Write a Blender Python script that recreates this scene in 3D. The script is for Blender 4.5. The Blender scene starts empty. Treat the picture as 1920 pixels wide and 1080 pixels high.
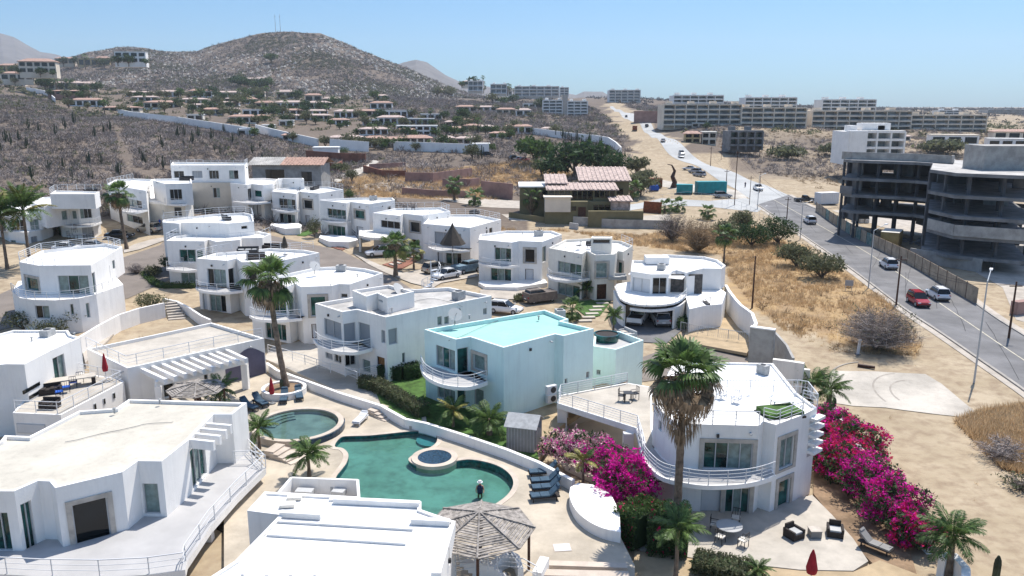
import bpy, bmesh, math, random
import numpy as np
from mathutils import Vector, Matrix, noise as mn
from mathutils.geometry import tessellate_polygon
sc = bpy.context.scene
PI = math.pi
F = 1500.; TH = math.atan(340/F); CH = 25.0        # focal length in photo pixels, pitch, camera height
random.seed(7); rng = np.random.default_rng(7)
# ------------------------------------------------------------------ camera
cam = bpy.data.cameras.new('camera'); cam.lens = 36*F/1920; cam.sensor_width = 36; cam.clip_end = 30000; cam.clip_start = .5
co = bpy.data.objects.new('camera', cam); sc.collection.objects.link(co); sc.camera = co
co.location = (0, 0, CH); co.rotation_euler = (PI/2-TH, 0, 0)
# ------------------------------------------------------------------ sky, sun, exposure
SUN = Vector((.28, .42, .92)).normalized()
w = bpy.data.worlds.new('World'); sc.world = w; w.use_nodes = True
nt = w.node_tree; nt.nodes.clear()
sky = nt.nodes.new('ShaderNodeTexSky'); sky.sky_type = 'NISHITA'; sky.sun_disc = False
sky.sun_elevation = math.asin(SUN.z); sky.sun_rotation = math.atan2(SUN.x, SUN.y); sky.air_density = 1.0; sky.dust_density = 0.5; sky.ozone_density = 1.6; sky.altitude = 0
bg = nt.nodes.new('ShaderNodeBackground'); bg.inputs[1].default_value = .15
ou = nt.nodes.new('ShaderNodeOutputWorld'); tc = nt.nodes.new('ShaderNodeTexCoord'); sx = nt.nodes.new('ShaderNodeSeparateXYZ'); nt.links.new(tc.outputs['Generated'], sx.inputs[0])
mr = nt.nodes.new('ShaderNodeValToRGB'); mr.color_ramp.elements[0].color = (.245, .42, .655, 1); mr.color_ramp.elements[1].color = (.92, .95, .98, 1); mr.color_ramp.elements[1].position = .5; em = mr.color_ramp.elements.new(.15); em.color = (.285, .46, .60, 1)
nt.links.new(sx.outputs[2], mr.inputs[0]); mu = nt.nodes.new('ShaderNodeMix'); mu.data_type = 'RGBA'; mu.blend_type = 'MULTIPLY'; mu.inputs[0].default_value = 1
nt.links.new(sky.outputs[0], mu.inputs[6]); nt.links.new(mr.outputs[0], mu.inputs[7]); nt.links.new(mu.outputs[2], bg.inputs[0]); nt.links.new(bg.outputs[0], ou.inputs[0])
sl = bpy.data.lights.new('sun', 'SUN'); sl.energy = 4.3; sl.angle = math.radians(.53); sl.color = (1, .95, .88)
so = bpy.data.objects.new('sun', sl); sc.collection.objects.link(so); so.rotation_euler = SUN.to_track_quat('Z', 'Y').to_euler()
sc.view_settings.view_transform = 'Standard'; sc.view_settings.look = 'None'; sc.view_settings.gamma = 1
sc.view_settings.use_curve_mapping = False; sc.view_settings.exposure = 0.54
sc.cycles.max_bounces = 6; sc.cycles.transparent_max_bounces = 12
# ------------------------------------------------------------------ pixel -> place
CR = {'p': (0, 0, 1), 'c1': (0, 40, 3.6), 'c2': (480, 40, 3.6), 'c3': (960, 100, 3.6), 'c4': (1440, 100, 3.6), 'c5': (0, 280, 3.177), 'c6': (440, 280, 3.177),
      'c7': (920, 300, 3), 'c8': (1400, 360, 2.7), 'c9': (0, 580, 3.376), 'ca': (0, 780, 3.6), 'cb': (440, 580, 3.375), 'cc': (440, 780, 3.2),
      'd1': (0, 320, 6), 'd2': (260, 280, 6), 'd3': (280, 380, 4.909), 'd4': (440, 480, 4.153), 'd5': (0, 540, 5.4), 'd6': (840, 900, 4.8), 'd7': (1560, 220, 3.375),
      'e1': (900, 560, 3.375), 'e2': (1000, 780, 3.6), 'e3': (1180, 600, 3.6), 'e4': (1420, 640, 2.454), 'e5': (560, 480, 3.857), 'e6': (1100, 440, 4.155)}
def q(s):
    out = []; c = CR['p']
    for t in s.split():
        if ',' in t:
            a, b = t.split(','); out.append((c[0]+float(a)/c[2], c[1]+float(b)/c[2]))
        else: c = CR[t]
    return out
def ray(px, py):
    a = (px-960)/F; b = (540-py)/F
    return Vector((a, math.cos(TH)+b*math.sin(TH), -math.sin(TH)+b*math.cos(TH)))
def V(px, py, z):
    r = ray(px, py); t = (z-CH)/r.z
    return Vector((r.x*t, r.y*t, z))
def Vs(s, z): return [V(*p, z) for p in q(s)]
def at_y(px, py, y):
    r = ray(px, py); t = y/r.y
    return Vector((r.x*t, y, CH+r.z*t))
def onwall(A, B, p):
    r = ray(*p); n = Vector((-(B-A).y, (B-A).x, 0)); C = Vector((0, 0, CH))
    t = (A-C).dot(n)/r.dot(n); P = C+r*t
    L = Vector(((B-A).x, (B-A).y)); return (Vector((P.x-A.x, P.y-A.y)).dot(L)/L.length, P.z)
def zrow(P, py):
    r = ray(960, py); return CH+r.z/r.y*P.y
# ------------------------------------------------------------------ terrain
UC = [-1.2, -.65, -.45, -.2, 0, .13, .22, .3, .5, .65, 1.2]
YC = [-60, 60, 90, 120, 150, 200, 300, 400, 500, 650, 800, 1100, 1500, 2500, 5000]
ZT = [[-.4, -.4, 1.5, 3.5, 7, 10, 17, 23, 29, 40, 48, 60, 80, 90, 60],
      [-.4, -.4, 1.2, 3, 6, 9, 15, 21, 27, 38, 45, 58, 75, 80, 50],
      [-.4, -.4, .8, 2.3, 4.8, 7.5, 13, 17, 22, 30, 40, 50, 60, 60, 40],
      [-.4, -.4, .2, 1.0, 2.2, 4, 7, 12, 16.5, 24, 32, 42, 50, 50, 30],
      [-.6, -.6, -.1, .2, 1, 2, 5, 9.5, 13, 19.5, 25, 33, 38, 40, 30],
      [-1.6, -1.5, -.2, 0, .5, 2, 6, 9, 12, 17.5, 23, 33, 40, 40, 30],
      [-1.6, -1.5, -.2, 0, .3, 1.3, 5.5, 10, 14.5, 17.5, 20, 28, 34, 36, 30],
      [-1.6, -1.5, -.2, 0, 0, .8, 3.5, 8.8, 14.2, 17, 18, 22, 25, 28, 22],
      [-1.6, -1.5, -.2, 0, 0, 0, 2, 7, 13, 15, 16, 14, 16, 18, 18],
      [-1.5, -1.2, -.2, 0, 0, 0, 1, 3, 6, 8, 9, 11, 14, 18, 18],
      [-1.2, 0, 0, 0, 0, 0, 1, 2, 4, 6, 8, 10, 12, 18, 18]]
ZT = np.array(ZT); UCa = np.array(UC); YL = np.log(np.array(YC, float)+110)
def Hn(x, y):
    x = np.asarray(x, float); y = np.asarray(y, float)
    u = np.clip(x/np.maximum(y, 25), -1.19, 1.19); l = np.clip(np.log(np.maximum(y, -55)+110), YL[0], YL[-1]-1e-6)
    i = np.clip(np.searchsorted(UCa, u)-1, 0, len(UC)-2); j = np.clip(np.searchsorted(YL, l)-1, 0, len(YC)-2)
    fu = (u-UCa[i])/(UCa[i+1]-UCa[i]); fy = (l-YL[j])/(YL[j+1]-YL[j])
    fu = fu*fu*(3-2*fu)*.5+fu*.5; fy = fy*fy*(3-2*fy)*.3+fy*.7
    z = ZT[i, j]*(1-fu)*(1-fy)+ZT[i+1, j]*fu*(1-fy)+ZT[i, j+1]*(1-fu)*fy+ZT[i+1, j+1]*fu*fy
    am = np.clip((y-120)/250, 0, 1)*1.4
    return z+am*(np.sin(x*.047+1.3)*np.cos(y*.041)+.5*np.sin(x*.11+y*.07))
def Hh(x, y): return float(Hn(x, y))
def G(px, py, dz=0):
    r = ray(px, py); lo = 28.; t = lo/r.y; pt = t
    for k in range(900):
        x, y, z = r.x*t, r.y*t, CH+r.z*t
        if z < Hh(x, y)+dz:
            a, b = pt, t
            for _ in range(22):
                m = (a+b)/2
                if CH+r.z*m < Hh(r.x*m, r.y*m)+dz: b = m
                else: a = m
            t = b; return Vector((r.x*t, r.y*t, Hh(r.x*t, r.y*t)))
        pt = t; t *= 1.008
    return Vector((r.x*t, r.y*t, Hh(r.x*t, r.y*t)))
def Gs(s): return [G(*p) for p in q(s)]
# ------------------------------------------------------------------ materials
def mat(name, col, rough=.8, var=.12, scale=.6, bump=.0, bscale=8, spec=.3, metal=0, col2=None, isl=0, emis=None, coord='world', trans=0, grime=0):
    m = bpy.data.materials.new(name); m.use_nodes = True; n = m.node_tree; b = n.nodes['Principled BSDF']
    b.inputs['Roughness'].default_value = rough; b.inputs['Specular IOR Level'].default_value = spec; b.inputs['Metallic'].default_value = metal
    c = (*col, 1)
    if coord == 'world': g = n.nodes.new('ShaderNodeNewGeometry'); src = g.outputs['Position']
    else: g = n.nodes.new('ShaderNodeTexCoord'); src = g.outputs['Object']
    if var or col2:
        t = n.nodes.new('ShaderNodeTexNoise'); t.inputs['Scale'].default_value = scale; t.inputs['Detail'].default_value = 6; t.inputs['Roughness'].default_value = .62
        n.links.new(src, t.inputs['Vector'])
        rp = n.nodes.new('ShaderNodeValToRGB'); rp.color_ramp.elements[0].position = .36; rp.color_ramp.elements[1].position = .64
        c2 = col2 if col2 else tuple(v*(1-var*2) for v in col)
        c1 = col if col2 else tuple(min(1, v*(1+var)) for v in col)
        rp.color_ramp.elements[0].color = (*c2, 1); rp.color_ramp.elements[1].color = (*c1, 1)
        n.links.new(t.outputs['Fac'], rp.inputs['Fac']); out = rp.outputs['Color']
        if isl:
            gi = n.nodes.new('ShaderNodeNewGeometry'); mp = n.nodes.new('ShaderNodeMapRange'); mp.inputs[3].default_value = 1-isl; mp.inputs[4].default_value = 1+isl
            n.links.new(gi.outputs['Random Per Island'], mp.inputs[0])
            mu = n.nodes.new('ShaderNodeVectorMath'); mu.operation = 'SCALE'; n.links.new(out, mu.inputs[0]); n.links.new(mp.outputs[0], mu.inputs['Scale']); out = mu.outputs[0]
        n.links.new(out, b.inputs['Base Color'])
    else: b.inputs['Base Color'].default_value = c
    if grime:
        mpg = n.nodes.new('ShaderNodeMapping'); mpg.inputs['Scale'].default_value = (1.7, 1.7, .16); n.links.new(src, mpg.inputs[0])
        tg = n.nodes.new('ShaderNodeTexNoise'); tg.inputs['Scale'].default_value = 1.3; tg.inputs['Detail'].default_value = 8; tg.inputs['Roughness'].default_value = .7; n.links.new(mpg.outputs[0], tg.inputs['Vector'])
        rg_ = n.nodes.new('ShaderNodeMapRange'); rg_.inputs[1].default_value = .50; rg_.inputs[2].default_value = .78; rg_.inputs[3].default_value = 1; rg_.inputs[4].default_value = 1-grime; n.links.new(tg.outputs['Fac'], rg_.inputs[0])
        vg = n.nodes.new('ShaderNodeVectorMath'); vg.operation = 'SCALE'; n.links.new(out, vg.inputs[0]); n.links.new(rg_.outputs[0], vg.inputs['Scale']); n.links.new(vg.outputs[0], b.inputs['Base Color'])
    if trans:
        tl = n.nodes.new('ShaderNodeBsdfTranslucent'); mx = n.nodes.new('ShaderNodeMixShader'); mx.inputs[0].default_value = trans; n.links.new(out, tl.inputs[0]); n.links.new(b.outputs[0], mx.inputs[1]); n.links.new(tl.outputs[0], mx.inputs[2]); n.links.new(mx.outputs[0], n.nodes['Material Output'].inputs[0])
    if bump:
        t2 = n.nodes.new('ShaderNodeTexNoise'); t2.inputs['Scale'].default_value = bscale; t2.inputs['Detail'].default_value = 5; n.links.new(src, t2.inputs['Vector'])
        bp = n.nodes.new('ShaderNodeBump'); bp.inputs['Strength'].default_value = bump; bp.inputs['Distance'].default_value = .05
        n.links.new(t2.outputs['Fac'], bp.inputs['Height']); n.links.new(bp.outputs[0], b.inputs['Normal'])
    return m
M = {}
M['white'] = mat('white_stucco', (.84, .815, .775), .85, .035, .35, .25, 14, grime=.13)
M['cream'] = mat('cream_stucco', (.74, .70, .62), .85, .04, .4, .25, 14, grime=.2)
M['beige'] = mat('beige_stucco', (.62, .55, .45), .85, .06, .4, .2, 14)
M['turq'] = mat('turquoise_stucco', (.68, .84, .80), .85, .025, .4, .15, 14, grime=.14)
M['turqroof'] = mat('turquoise_roof_membrane', (.31, .56, .49), .8, .05, .25, .1, 8, grime=.08)
M['roof'] = mat('white_roof_membrane', (.78, .765, .73), .8, .07, .35, .2, 6, grime=.22)
M['roofcream'] = mat('cream_roof_coating', (.54, .50, .42), .85, .08, .3, .25, 5, grime=.2)
M['roofgrey'] = mat('weathered_roof_concrete', (.45, .43, .40), .9, .14, .45, .2, 6, grime=.25)
M['floor'] = mat('terrace_floor', (.42, .41, .40), .8, .05, .5, .1, 9)
M['paver'] = mat('pale_stone_paving', (.47, .425, .36), .85, .09, .45, .12, 7, grime=.15)
M['deck'] = mat('sandstone_deck', (.47, .405, .315), .85, .12, .3, .15, 7, grime=.15)
M['coping'] = mat('pool_coping_stone', (.52, .44, .36), .8, .08, .8, .1, 9)
M['stone'] = mat('cantera_stone', (.48, .43, .37), .85, .12, 1.5, .2, 12)
M['darkstone'] = mat('dark_slate_stone', (.12, .11, .10), .8, .3, 2.5, .4, 4, col2=(.04, .04, .04))
M['steel'] = mat('white_painted_steel', (.62, .63, .64), .35, 0, spec=.5)
M['dark'] = mat('dark_metal', (.03, .03, .032), .5, 0)
M['black'] = mat('black_rubber', (.015, .015, .015), .8, 0)
M['glass'] = mat('teal_window_glass', (.015, .085, .072), .05, .45, .9, spec=.45)
M['glassd'] = mat('dark_window_glass', (.006, .009, .010), .05, .3, .9, spec=.4)
M['shutter'] = mat('grey_roller_shutter', (.30, .32, .34), .6, .03)
M['shutterw'] = mat('white_roller_shutter', (.62, .62, .62), .6, .03)
M['alu'] = mat('aluminium_frame', (.45, .46, .46), .35, 0, spec=.6)
M['wood'] = mat('varnished_wood', (.26, .12, .04), .5, .2, 4)
M['woodd'] = mat('dark_wood', (.07, .03, .018), .6, .2, 4)
M['grey_wood'] = mat('weathered_palapa_wood', (.30, .27, .24), .9, .25, 3, .3, 20, isl=.35)
M['asphalt'] = mat('asphalt', (.175, .17, .168), .9, .14, .22, .15, 30)
M['road2'] = mat('pale_concrete_road', (.40, .40, .385), .9, .08, .08, .1, 20)
M['street'] = mat('brown_street_paving', (.20, .17, .145), .9, .08, .3, .2, 20)
M['kerb'] = mat('kerb_concrete', (.36, .33, .29), .9, .1, .8, .2, 10)
M['sidewalk'] = mat('concrete_pavement', (.43, .38, .32), .9, .1, .5, .2, 10)
M['slab'] = mat('pale_concrete_slab', (.48, .435, .37), .9, .14, .18, .1, 8, grime=.2)
M['line'] = mat('road_line_paint', (.55, .50, .38), .8, .15, 2)
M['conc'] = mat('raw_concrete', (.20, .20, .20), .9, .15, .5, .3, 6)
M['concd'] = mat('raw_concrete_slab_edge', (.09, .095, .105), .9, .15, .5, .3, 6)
M['block'] = mat('cement_block_wall', (.36, .345, .32), .9, .12, .8, .3, 8)
M['terra'] = mat('terracotta_wall', (.24, .105, .07), .9, .15, .4, .3, 8)
M['pinkwall'] = mat('pinkish_plaster', (.32, .20, .17), .9, .12, .4, .3, 8)
M['tile'] = mat('clay_tile_roof', (.42, .27, .21), .85, .2, 1.5, .4, 6)
M['tilep'] = mat('pale_clay_tile_roof', (.50, .39, .34), .85, .2, 1.5, .4, 6)
M['olive'] = mat('olive_stucco', (.19, .165, .09), .85, .08, .5, .2, 10)
M['tan'] = mat('tan_stucco', (.70, .61, .49), .85, .08, .2, .2, 5)
M['tan2'] = mat('yellow_ochre_stucco', (.48, .36, .19), .85, .08, .2, .2, 5)
M['purple'] = mat('purple_wave_paint', (.12, .115, .17), .8, .1, .6)
M['metalbrown'] = mat('gold_brown_steel', (.34, .25, .10), .5, .12, .8)
M['teal'] = mat('teal_steel', (.02, .26, .28), .5, .1, .8)
M['shedg'] = mat('grey_plastic_siding', (.22, .215, .205), .6, .05, 1)
M['shedr'] = mat('pale_grey_shingle', (.40, .40, .39), .8, .1, 3)
M['soil'] = mat('planting_soil', (.25, .17, .105), .95, .2, 1, .5, 8)
M['gardensand'] = mat('bare_garden_sand', (.42, .32, .20), .95, .1, .6, .3, 8)
M['lawn'] = mat('short_lawn', (.07, .14, .03), .95, .25, 1.5, .5, 20)
M['trunk'] = mat('palm_trunk_bark', (.20, .15, .11), .95, .25, 2.5, .6, 10, coord='obj')
M['twig'] = mat('grey_bare_twigs', (.36, .31, .28), .95, .3, .05, isl=.5, col2=(.17, .14, .122))
M['twigtan'] = mat('dry_brush', (.40, .29, .18), .95, .3, .2, isl=.4, col2=(.22, .16, .10), trans=.2)
M['drygrass'] = mat('dry_grass', (.58, .435, .265), .95, .3, .15, isl=.3, col2=(.46, .31, .16), trans=.45)
M['leaf'] = mat('green_foliage', (.085, .14, .04), .7, .3, 1.2, isl=.5, col2=(.045, .08, .022), trans=.4)
M['leafd'] = mat('dark_green_foliage', (.055, .10, .035), .7, .3, 1.2, isl=.5, col2=(.03, .055, .022), trans=.4)
M['leafo'] = mat('olive_foliage', (.15, .16, .085), .7, .3, 1.2, isl=.5, col2=(.09, .095, .05), trans=.4)
M['palm'] = mat('palm_frond_green', (.12, .19, .05), .5, .3, 1.5, isl=.45, col2=(.06, .10, .03), coord='obj', trans=.35)
M['palmy'] = mat('palm_frond_yellowing', (.22, .20, .05), .6, .3, 1.5, isl=.35, coord='obj')
M['palmdead'] = mat('dead_frond_brown', (.27, .19, .12), .9, .3, 1.5, isl=.5, coord='obj')
M['cactus'] = mat('cactus_skin', (.050, .062, .035), .8, .2, 1)
M['magenta'] = mat('magenta_bracts', (.72, .012, .36), .7, .25, 1.2, isl=.3, trans=.4)
M['crimson'] = mat('crimson_bracts', (.66, .02, .12), .7, .25, 1.2, isl=.35, trans=.4)
M['pinkf'] = mat('pale_pink_bracts', (.78, .52, .54), .7, .2, 1.2, isl=.2, trans=.3)
M['blue'] = mat('blue_cushion', (.045, .085, .125), .8, .1, 3)
M['navy'] = mat('navy_pool_tile', (.02, .05, .085), .25, .25, 6)
M['pooltile'] = mat('green_tile_painted_caustics', (.014, .185, .205), .4, .3, 3.2, col2=(.001, .035, .05))  # light and dark mottles are painted caustics, not a tile pattern
M['poolpale'] = mat('pale_pool_plaster', (.17, .235, .22), .5, .15, .8)
M['wicker'] = mat('dark_wicker', (.035, .028, .025), .8, .2, 10)
M['cushion'] = mat('grey_white_cushion', (.45, .45, .44), .9, .05)
M['redc'] = mat('red_fabric', (.33, .02, .03), .9, .1, 3)
M['browncloth'] = mat('brown_parasol_fabric', (.06, .05, .04), .9, .1, 3)
M['tarp'] = mat('grey_brown_tarp', (.16, .13, .11), .7, .15, 2)
M['tarpblue'] = mat('pale_blue_car_cover', (.16, .24, .30), .5, .15, 2)
M['cwhite'] = mat('white_car_paint', (.72, .72, .72), .2, 0, spec=.6); M['cred'] = mat('red_car_paint', (.30, .012, .02), .2, 0, spec=.6)
M['cblack'] = mat('black_car_paint', (.012, .012, .014), .2, 0, spec=.6); M['csilver'] = mat('silver_car_paint', (.33, .34, .35), .25, 0, spec=.6)
M['cbeige'] = mat('champagne_car_paint', (.40, .35, .28), .25, 0, spec=.6)
M['skin'] = mat('skin', (.35, .18, .11), .6, 0); M['cloth_o'] = mat('orange_vest', (.6, .12, .02), .8, 0); M['cloth_n'] = mat('dark_blue_clothing', (.02, .03, .07), .8, 0)
M['yellow'] = mat('yellow_plastic', (.7, .5, .05), .4, 0); M['bluep'] = mat('bright_blue_plastic', (.02, .1, .45), .4, 0)
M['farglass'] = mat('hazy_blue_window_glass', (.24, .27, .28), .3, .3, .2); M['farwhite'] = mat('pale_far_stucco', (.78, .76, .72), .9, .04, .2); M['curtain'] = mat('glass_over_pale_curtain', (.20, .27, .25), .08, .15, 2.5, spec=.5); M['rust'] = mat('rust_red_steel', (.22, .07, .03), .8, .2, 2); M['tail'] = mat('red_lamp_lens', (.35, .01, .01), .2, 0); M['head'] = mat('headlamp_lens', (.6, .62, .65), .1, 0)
M['mount'] = mat('far_mountain_scrub', (.16, .145, .135), .95, .25, .012, col2=(.10, .092, .088))
def water_mat(name, tint, gl=.02):
    m = bpy.data.materials.new(name); m.use_nodes = True; n = m.node_tree; n.nodes.clear()
    o = n.nodes.new('ShaderNodeOutputMaterial'); mx = n.nodes.new('ShaderNodeMixShader'); tr = n.nodes.new('ShaderNodeBsdfTransparent'); g = n.nodes.new('ShaderNodeBsdfGlossy')
    tr.inputs[0].default_value = (*tint, 1); g.inputs['Roughness'].default_value = gl
    f = n.nodes.new('ShaderNodeFresnel'); f.inputs[0].default_value = 1.26
    t = n.nodes.new('ShaderNodeTexNoise'); t.inputs['Scale'].default_value = 2.2; t.inputs['Detail'].default_value = 3
    ge = n.nodes.new('ShaderNodeNewGeometry'); n.links.new(ge.outputs['Position'], t.inputs['Vector'])
    b = n.nodes.new('ShaderNodeBump'); b.inputs['Strength'].default_value = .22; b.inputs['Distance'].default_value = .05; n.links.new(t.outputs['Fac'], b.inputs['Height'])
    n.links.new(b.outputs[0], g.inputs['Normal']); n.links.new(b.outputs[0], f.inputs['Normal'])
    n.links.new(f.outputs[0], mx.inputs[0]); n.links.new(tr.outputs[0], mx.inputs[1]); n.links.new(g.outputs[0], mx.inputs[2]); n.links.new(mx.outputs[0], o.inputs[0])
    return m
M['water'] = water_mat('pool_water', (.42, .80, .86)); M['water2'] = water_mat('still_pool_water', (.72, .82, .80))
# mottled light through ripples is painted into the pool tile colour as noise
def terrain_mat():
    m = bpy.data.materials.new('dry_sandy_ground'); m.use_nodes = True; n = m.node_tree; b = n.nodes['Principled BSDF']; b.inputs['Roughness'].default_value = .95; b.inputs['Specular IOR Level'].default_value = .1
    g = n.nodes.new('ShaderNodeNewGeometry')
    def nz(s, lo, hi, d=6):
        t = n.nodes.new('ShaderNodeTexNoise'); t.inputs['Scale'].default_value = s; t.inputs['Detail'].default_value = d; t.inputs['Roughness'].default_value = .6; n.links.new(g.outputs['Position'], t.inputs['Vector'])
        r = n.nodes.new('ShaderNodeMapRange'); r.inputs[1].default_value = lo; r.inputs[2].default_value = hi; n.links.new(t.outputs['Fac'], r.inputs[0]); return r.outputs[0]
    def mix(f, a, c):
        x = n.nodes.new('ShaderNodeMix'); x.data_type = 'RGBA'; n.links.new(f, x.inputs['Factor'])
        for v, i in ((a, 6), (c, 7)):
            if isinstance(v, tuple): x.inputs[i].default_value = (*v, 1)
            else: n.links.new(v, x.inputs[i])
        return x.outputs[2]
    sand = mix(nz(.25, .35, .65), (.34, .27, .18), (.43, .35, .245))
    sand = mix(nz(.9, .44, .74, 12), sand, (.25, .185, .125))
    at = n.nodes.new('ShaderNodeAttribute'); at.attribute_name = 'scrub'
    scr = mix(nz(.03, .4, .6), (.135, .11, .09), (.17, .135, .105))
    scr = mix(nz(.9, .4, .6), scr, (.12, .095, .08))
    out = mix(at.outputs['Fac'], sand, scr)
    at2 = n.nodes.new('ShaderNodeAttribute'); at2.attribute_name = 'straw'
    st = mix(nz(.35, .4, .62), (.40, .27, .13), (.30, .20, .11))
    out = mix(at2.outputs['Fac'], out, st)
    n.links.new(out, b.inputs['Base Color'])
    t2 = n.nodes.new('ShaderNodeTexNoise'); t2.inputs['Scale'].default_value = 1.5; t2.inputs['Detail'].default_value = 8; n.links.new(g.outputs['Position'], t2.inputs['Vector'])
    bp = n.nodes.new('ShaderNodeBump'); bp.inputs['Strength'].default_value = .5; bp.inputs['Distance'].default_value = .10; n.links.new(t2.outputs['Fac'], bp.inputs['Height']); n.links.new(bp.outputs[0], b.inputs['Normal'])
    return m
M['terrain'] = terrain_mat()
# ------------------------------------------------------------------ mesh building
class MB:
    def __init__(s): s.v = []; s.f = []
    def add(s, v, f):
        o = len(s.v); s.v += [tuple(p) for p in v]; s.f += [tuple(i+o for i in t) for t in f]; return s
    def box(s, c, d, rz=0, ax=None):
        x, y, z = d[0]/2, d[1]/2, d[2]/2; ca, sa = math.cos(rz), math.sin(rz)
        v = [(c[0]+ca*a*x-sa*b*y, c[1]+sa*a*x+ca*b*y, c[2]+e*z) for e in (-1, 1) for a, b in ((-1, -1), (1, -1), (1, 1), (-1, 1))]
        return s.add(v, [(3, 2, 1, 0), (4, 5, 6, 7), (0, 1, 5, 4), (1, 2, 6, 5), (2, 3, 7, 6), (3, 0, 4, 7)])
    def beam(s, a, b, w_, h_):
        a = Vector(a); b = Vector(b); d = (b-a)
        if d.length < 1e-5: return s
        d.normalize(); up = Vector((0, 0, 1)) if abs(d.z) < .95 else Vector((0, 1, 0)); r = d.cross(up).normalized(); u = r.cross(d)
        v = []
        for p in (a, b):
            for i, j in ((-1, -1), (1, -1), (1, 1), (-1, 1)): v.append(p+r*(i*w_/2)+u*(j*h_/2))
        return s.add(v, [(3, 2, 1, 0), (4, 5, 6, 7), (0, 1, 5, 4), (1, 2, 6, 5), (2, 3, 7, 6), (3, 0, 4, 7)])
    def tube(s, a, b, r0, r1=None, n=8, cap=True):
        r1 = r0 if r1 is None else r1; a = Vector(a); b = Vector(b); d = (b-a).normalized(); up = Vector((0, 0, 1)) if abs(d.z) < .95 else Vector((0, 1, 0)); r = d.cross(up).normalized(); u = r.cross(d)
        v = [p+(r*math.cos(2*PI*i/n)+u*math.sin(2*PI*i/n))*rr for p, rr in ((a, r0), (b, r1)) for i in range(n)]
        f = [(i, (i+1) % n, n+(i+1) % n, n+i) for i in range(n)]
        if cap: f += [tuple(range(n-1, -1, -1)), tuple(range(n, 2*n))]
        return s.add(v, f)
    def path(s, pts, rs, n=8):
        m = len(pts); v = []
        for k, p in enumerate(pts):
            p = Vector(p); d = (Vector(pts[min(k+1, m-1)])-Vector(pts[max(k-1, 0)])).normalized(); up = Vector((0, 1, 0)) if abs(d.y) < .9 else Vector((1, 0, 0)); r = d.cross(up).normalized(); u = r.cross(d)
            v += [p+(r*math.cos(2*PI*i/n)+u*math.sin(2*PI*i/n))*rs[k] for i in range(n)]
        f = [(k*n+i, k*n+(i+1) % n, (k+1)*n+(i+1) % n, (k+1)*n+i) for k in range(m-1) for i in range(n)]
        f += [tuple(range(n-1, -1, -1)), tuple(range((m-1)*n, m*n))]
        return s.add(v, f)
    def lathe(s, c, prof, n=16):
        v = [(c[0]+r*math.cos(2*PI*i/n), c[1]+r*math.sin(2*PI*i/n), c[2]+z) for r, z in prof for i in range(n)]; m = len(prof)
        f = [(k*n+i, k*n+(i+1) % n, (k+1)*n+(i+1) % n, (k+1)*n+i) for k in range(m-1) for i in range(n)]
        f += [tuple(range(n-1, -1, -1)), tuple(range((m-1)*n, m*n))]
        return s.add(v, f)
    def prism(s, poly, z0, z1, sides=True, bottom=True):
        poly = ccw(poly); n = len(poly); z0s = z0 if hasattr(z0, '__len__') else [z0]*n; z1s = z1 if hasattr(z1, '__len__') else [z1]*n
        v = [(p[0], p[1], z0s[i]) for i, p in enumerate(poly)]+[(p[0], p[1], z1s[i]) for i, p in enumerate(poly)]
        tr = tess([poly]); f = []
        for t in tr: f.append(tuple(i+n for i in t))
        if bottom: f += [tuple(reversed(t)) for t in tr]
        if sides: f += [(i, (i+1) % n, n+(i+1) % n, n+i) for i in range(n)]
        return s.add(v, f)
def area(p): return sum(p[i][0]*p[(i+1) % len(p)][1]-p[(i+1) % len(p)][0]*p[i][1] for i in range(len(p)))/2
def ccw(p): return list(p) if area(p) > 0 else list(reversed(p))
def tess(loops):
    tr = tessellate_polygon([[Vector((p[0], p[1], 0)) for p in l] for l in loops])
    fl = [p for l in loops for p in l]; out = []
    for t in tr:
        a, b, c = (fl[i] for i in t)
        cr = (b[0]-a[0])*(c[1]-a[1])-(b[1]-a[1])*(c[0]-a[0])
        out.append(t if cr > 0 else tuple(reversed(t)))
    return [tuple(t) for t in out]
def smooth(p, k=5, closed=False):
    p = [Vector(a) for a in p]; n = len(p); out = []
    for i in range(n if closed else n-1):
        g = (lambda j: p[j % n]) if closed else (lambda j: p[min(max(j, 0), n-1)])
        a, b, c, d = g(i-1), g(i), g(i+1), g(i+2)
        for t in range(k):
            t /= k; out.append(.5*((2*b)+(c-a)*t+(2*a-5*b+4*c-d)*t*t+(3*b-a-3*c+d)*t**3))
    if not closed: out.append(p[-1])
    return out
def inset(poly, d):
    s = 1 if area(poly) > 0 else -1; n = len(poly); out = []
    for i in range(n):
        a, b, c = Vector(poly[i-1]).to_2d(), Vector(poly[i]).to_2d(), Vector(poly[(i+1) % n]).to_2d()
        e1 = (b-a).normalized(); e2 = (c-b).normalized(); n1 = Vector((-e1.y, e1.x))*s; n2 = Vector((-e2.y, e2.x))*s
        m = (n1+n2); m = m.normalized() if m.length > 1e-3 else n1; k = d/max(m.dot(n1), .35); out.append(b+m*k)
    return out
def mobj(name, mb, m, parent=None, org=None, smooth_=False, **pr):
    me = bpy.data.meshes.new(name)
    v = mb.v if org is None else [(p[0]-org[0], p[1]-org[1], p[2]-org[2]) for p in mb.v]
    me.from_pydata(v, [], mb.f)
    if isinstance(m, (list, tuple)):
        for k in m: me.materials.append(M[k] if isinstance(k, str) else k)
    else: me.materials.append(M[m] if isinstance(m, str) else m)
    if smooth_: me.polygons.foreach_set('use_smooth', [True]*len(me.polygons))
    o = bpy.data.objects.new(name, me); sc.collection.objects.link(o)
    if parent is not None: o.parent = parent
    elif org is not None: o.location = org
    for k, x in pr.items(): o[k] = x
    return o
def struct(name, mb, m, **k): return mobj(name, mb, m, kind='structure', **k)
def tag(o, label, cat, group=None):
    o['label'] = label; o['category'] = cat
    if group: o['group'] = group
    return o
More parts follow.
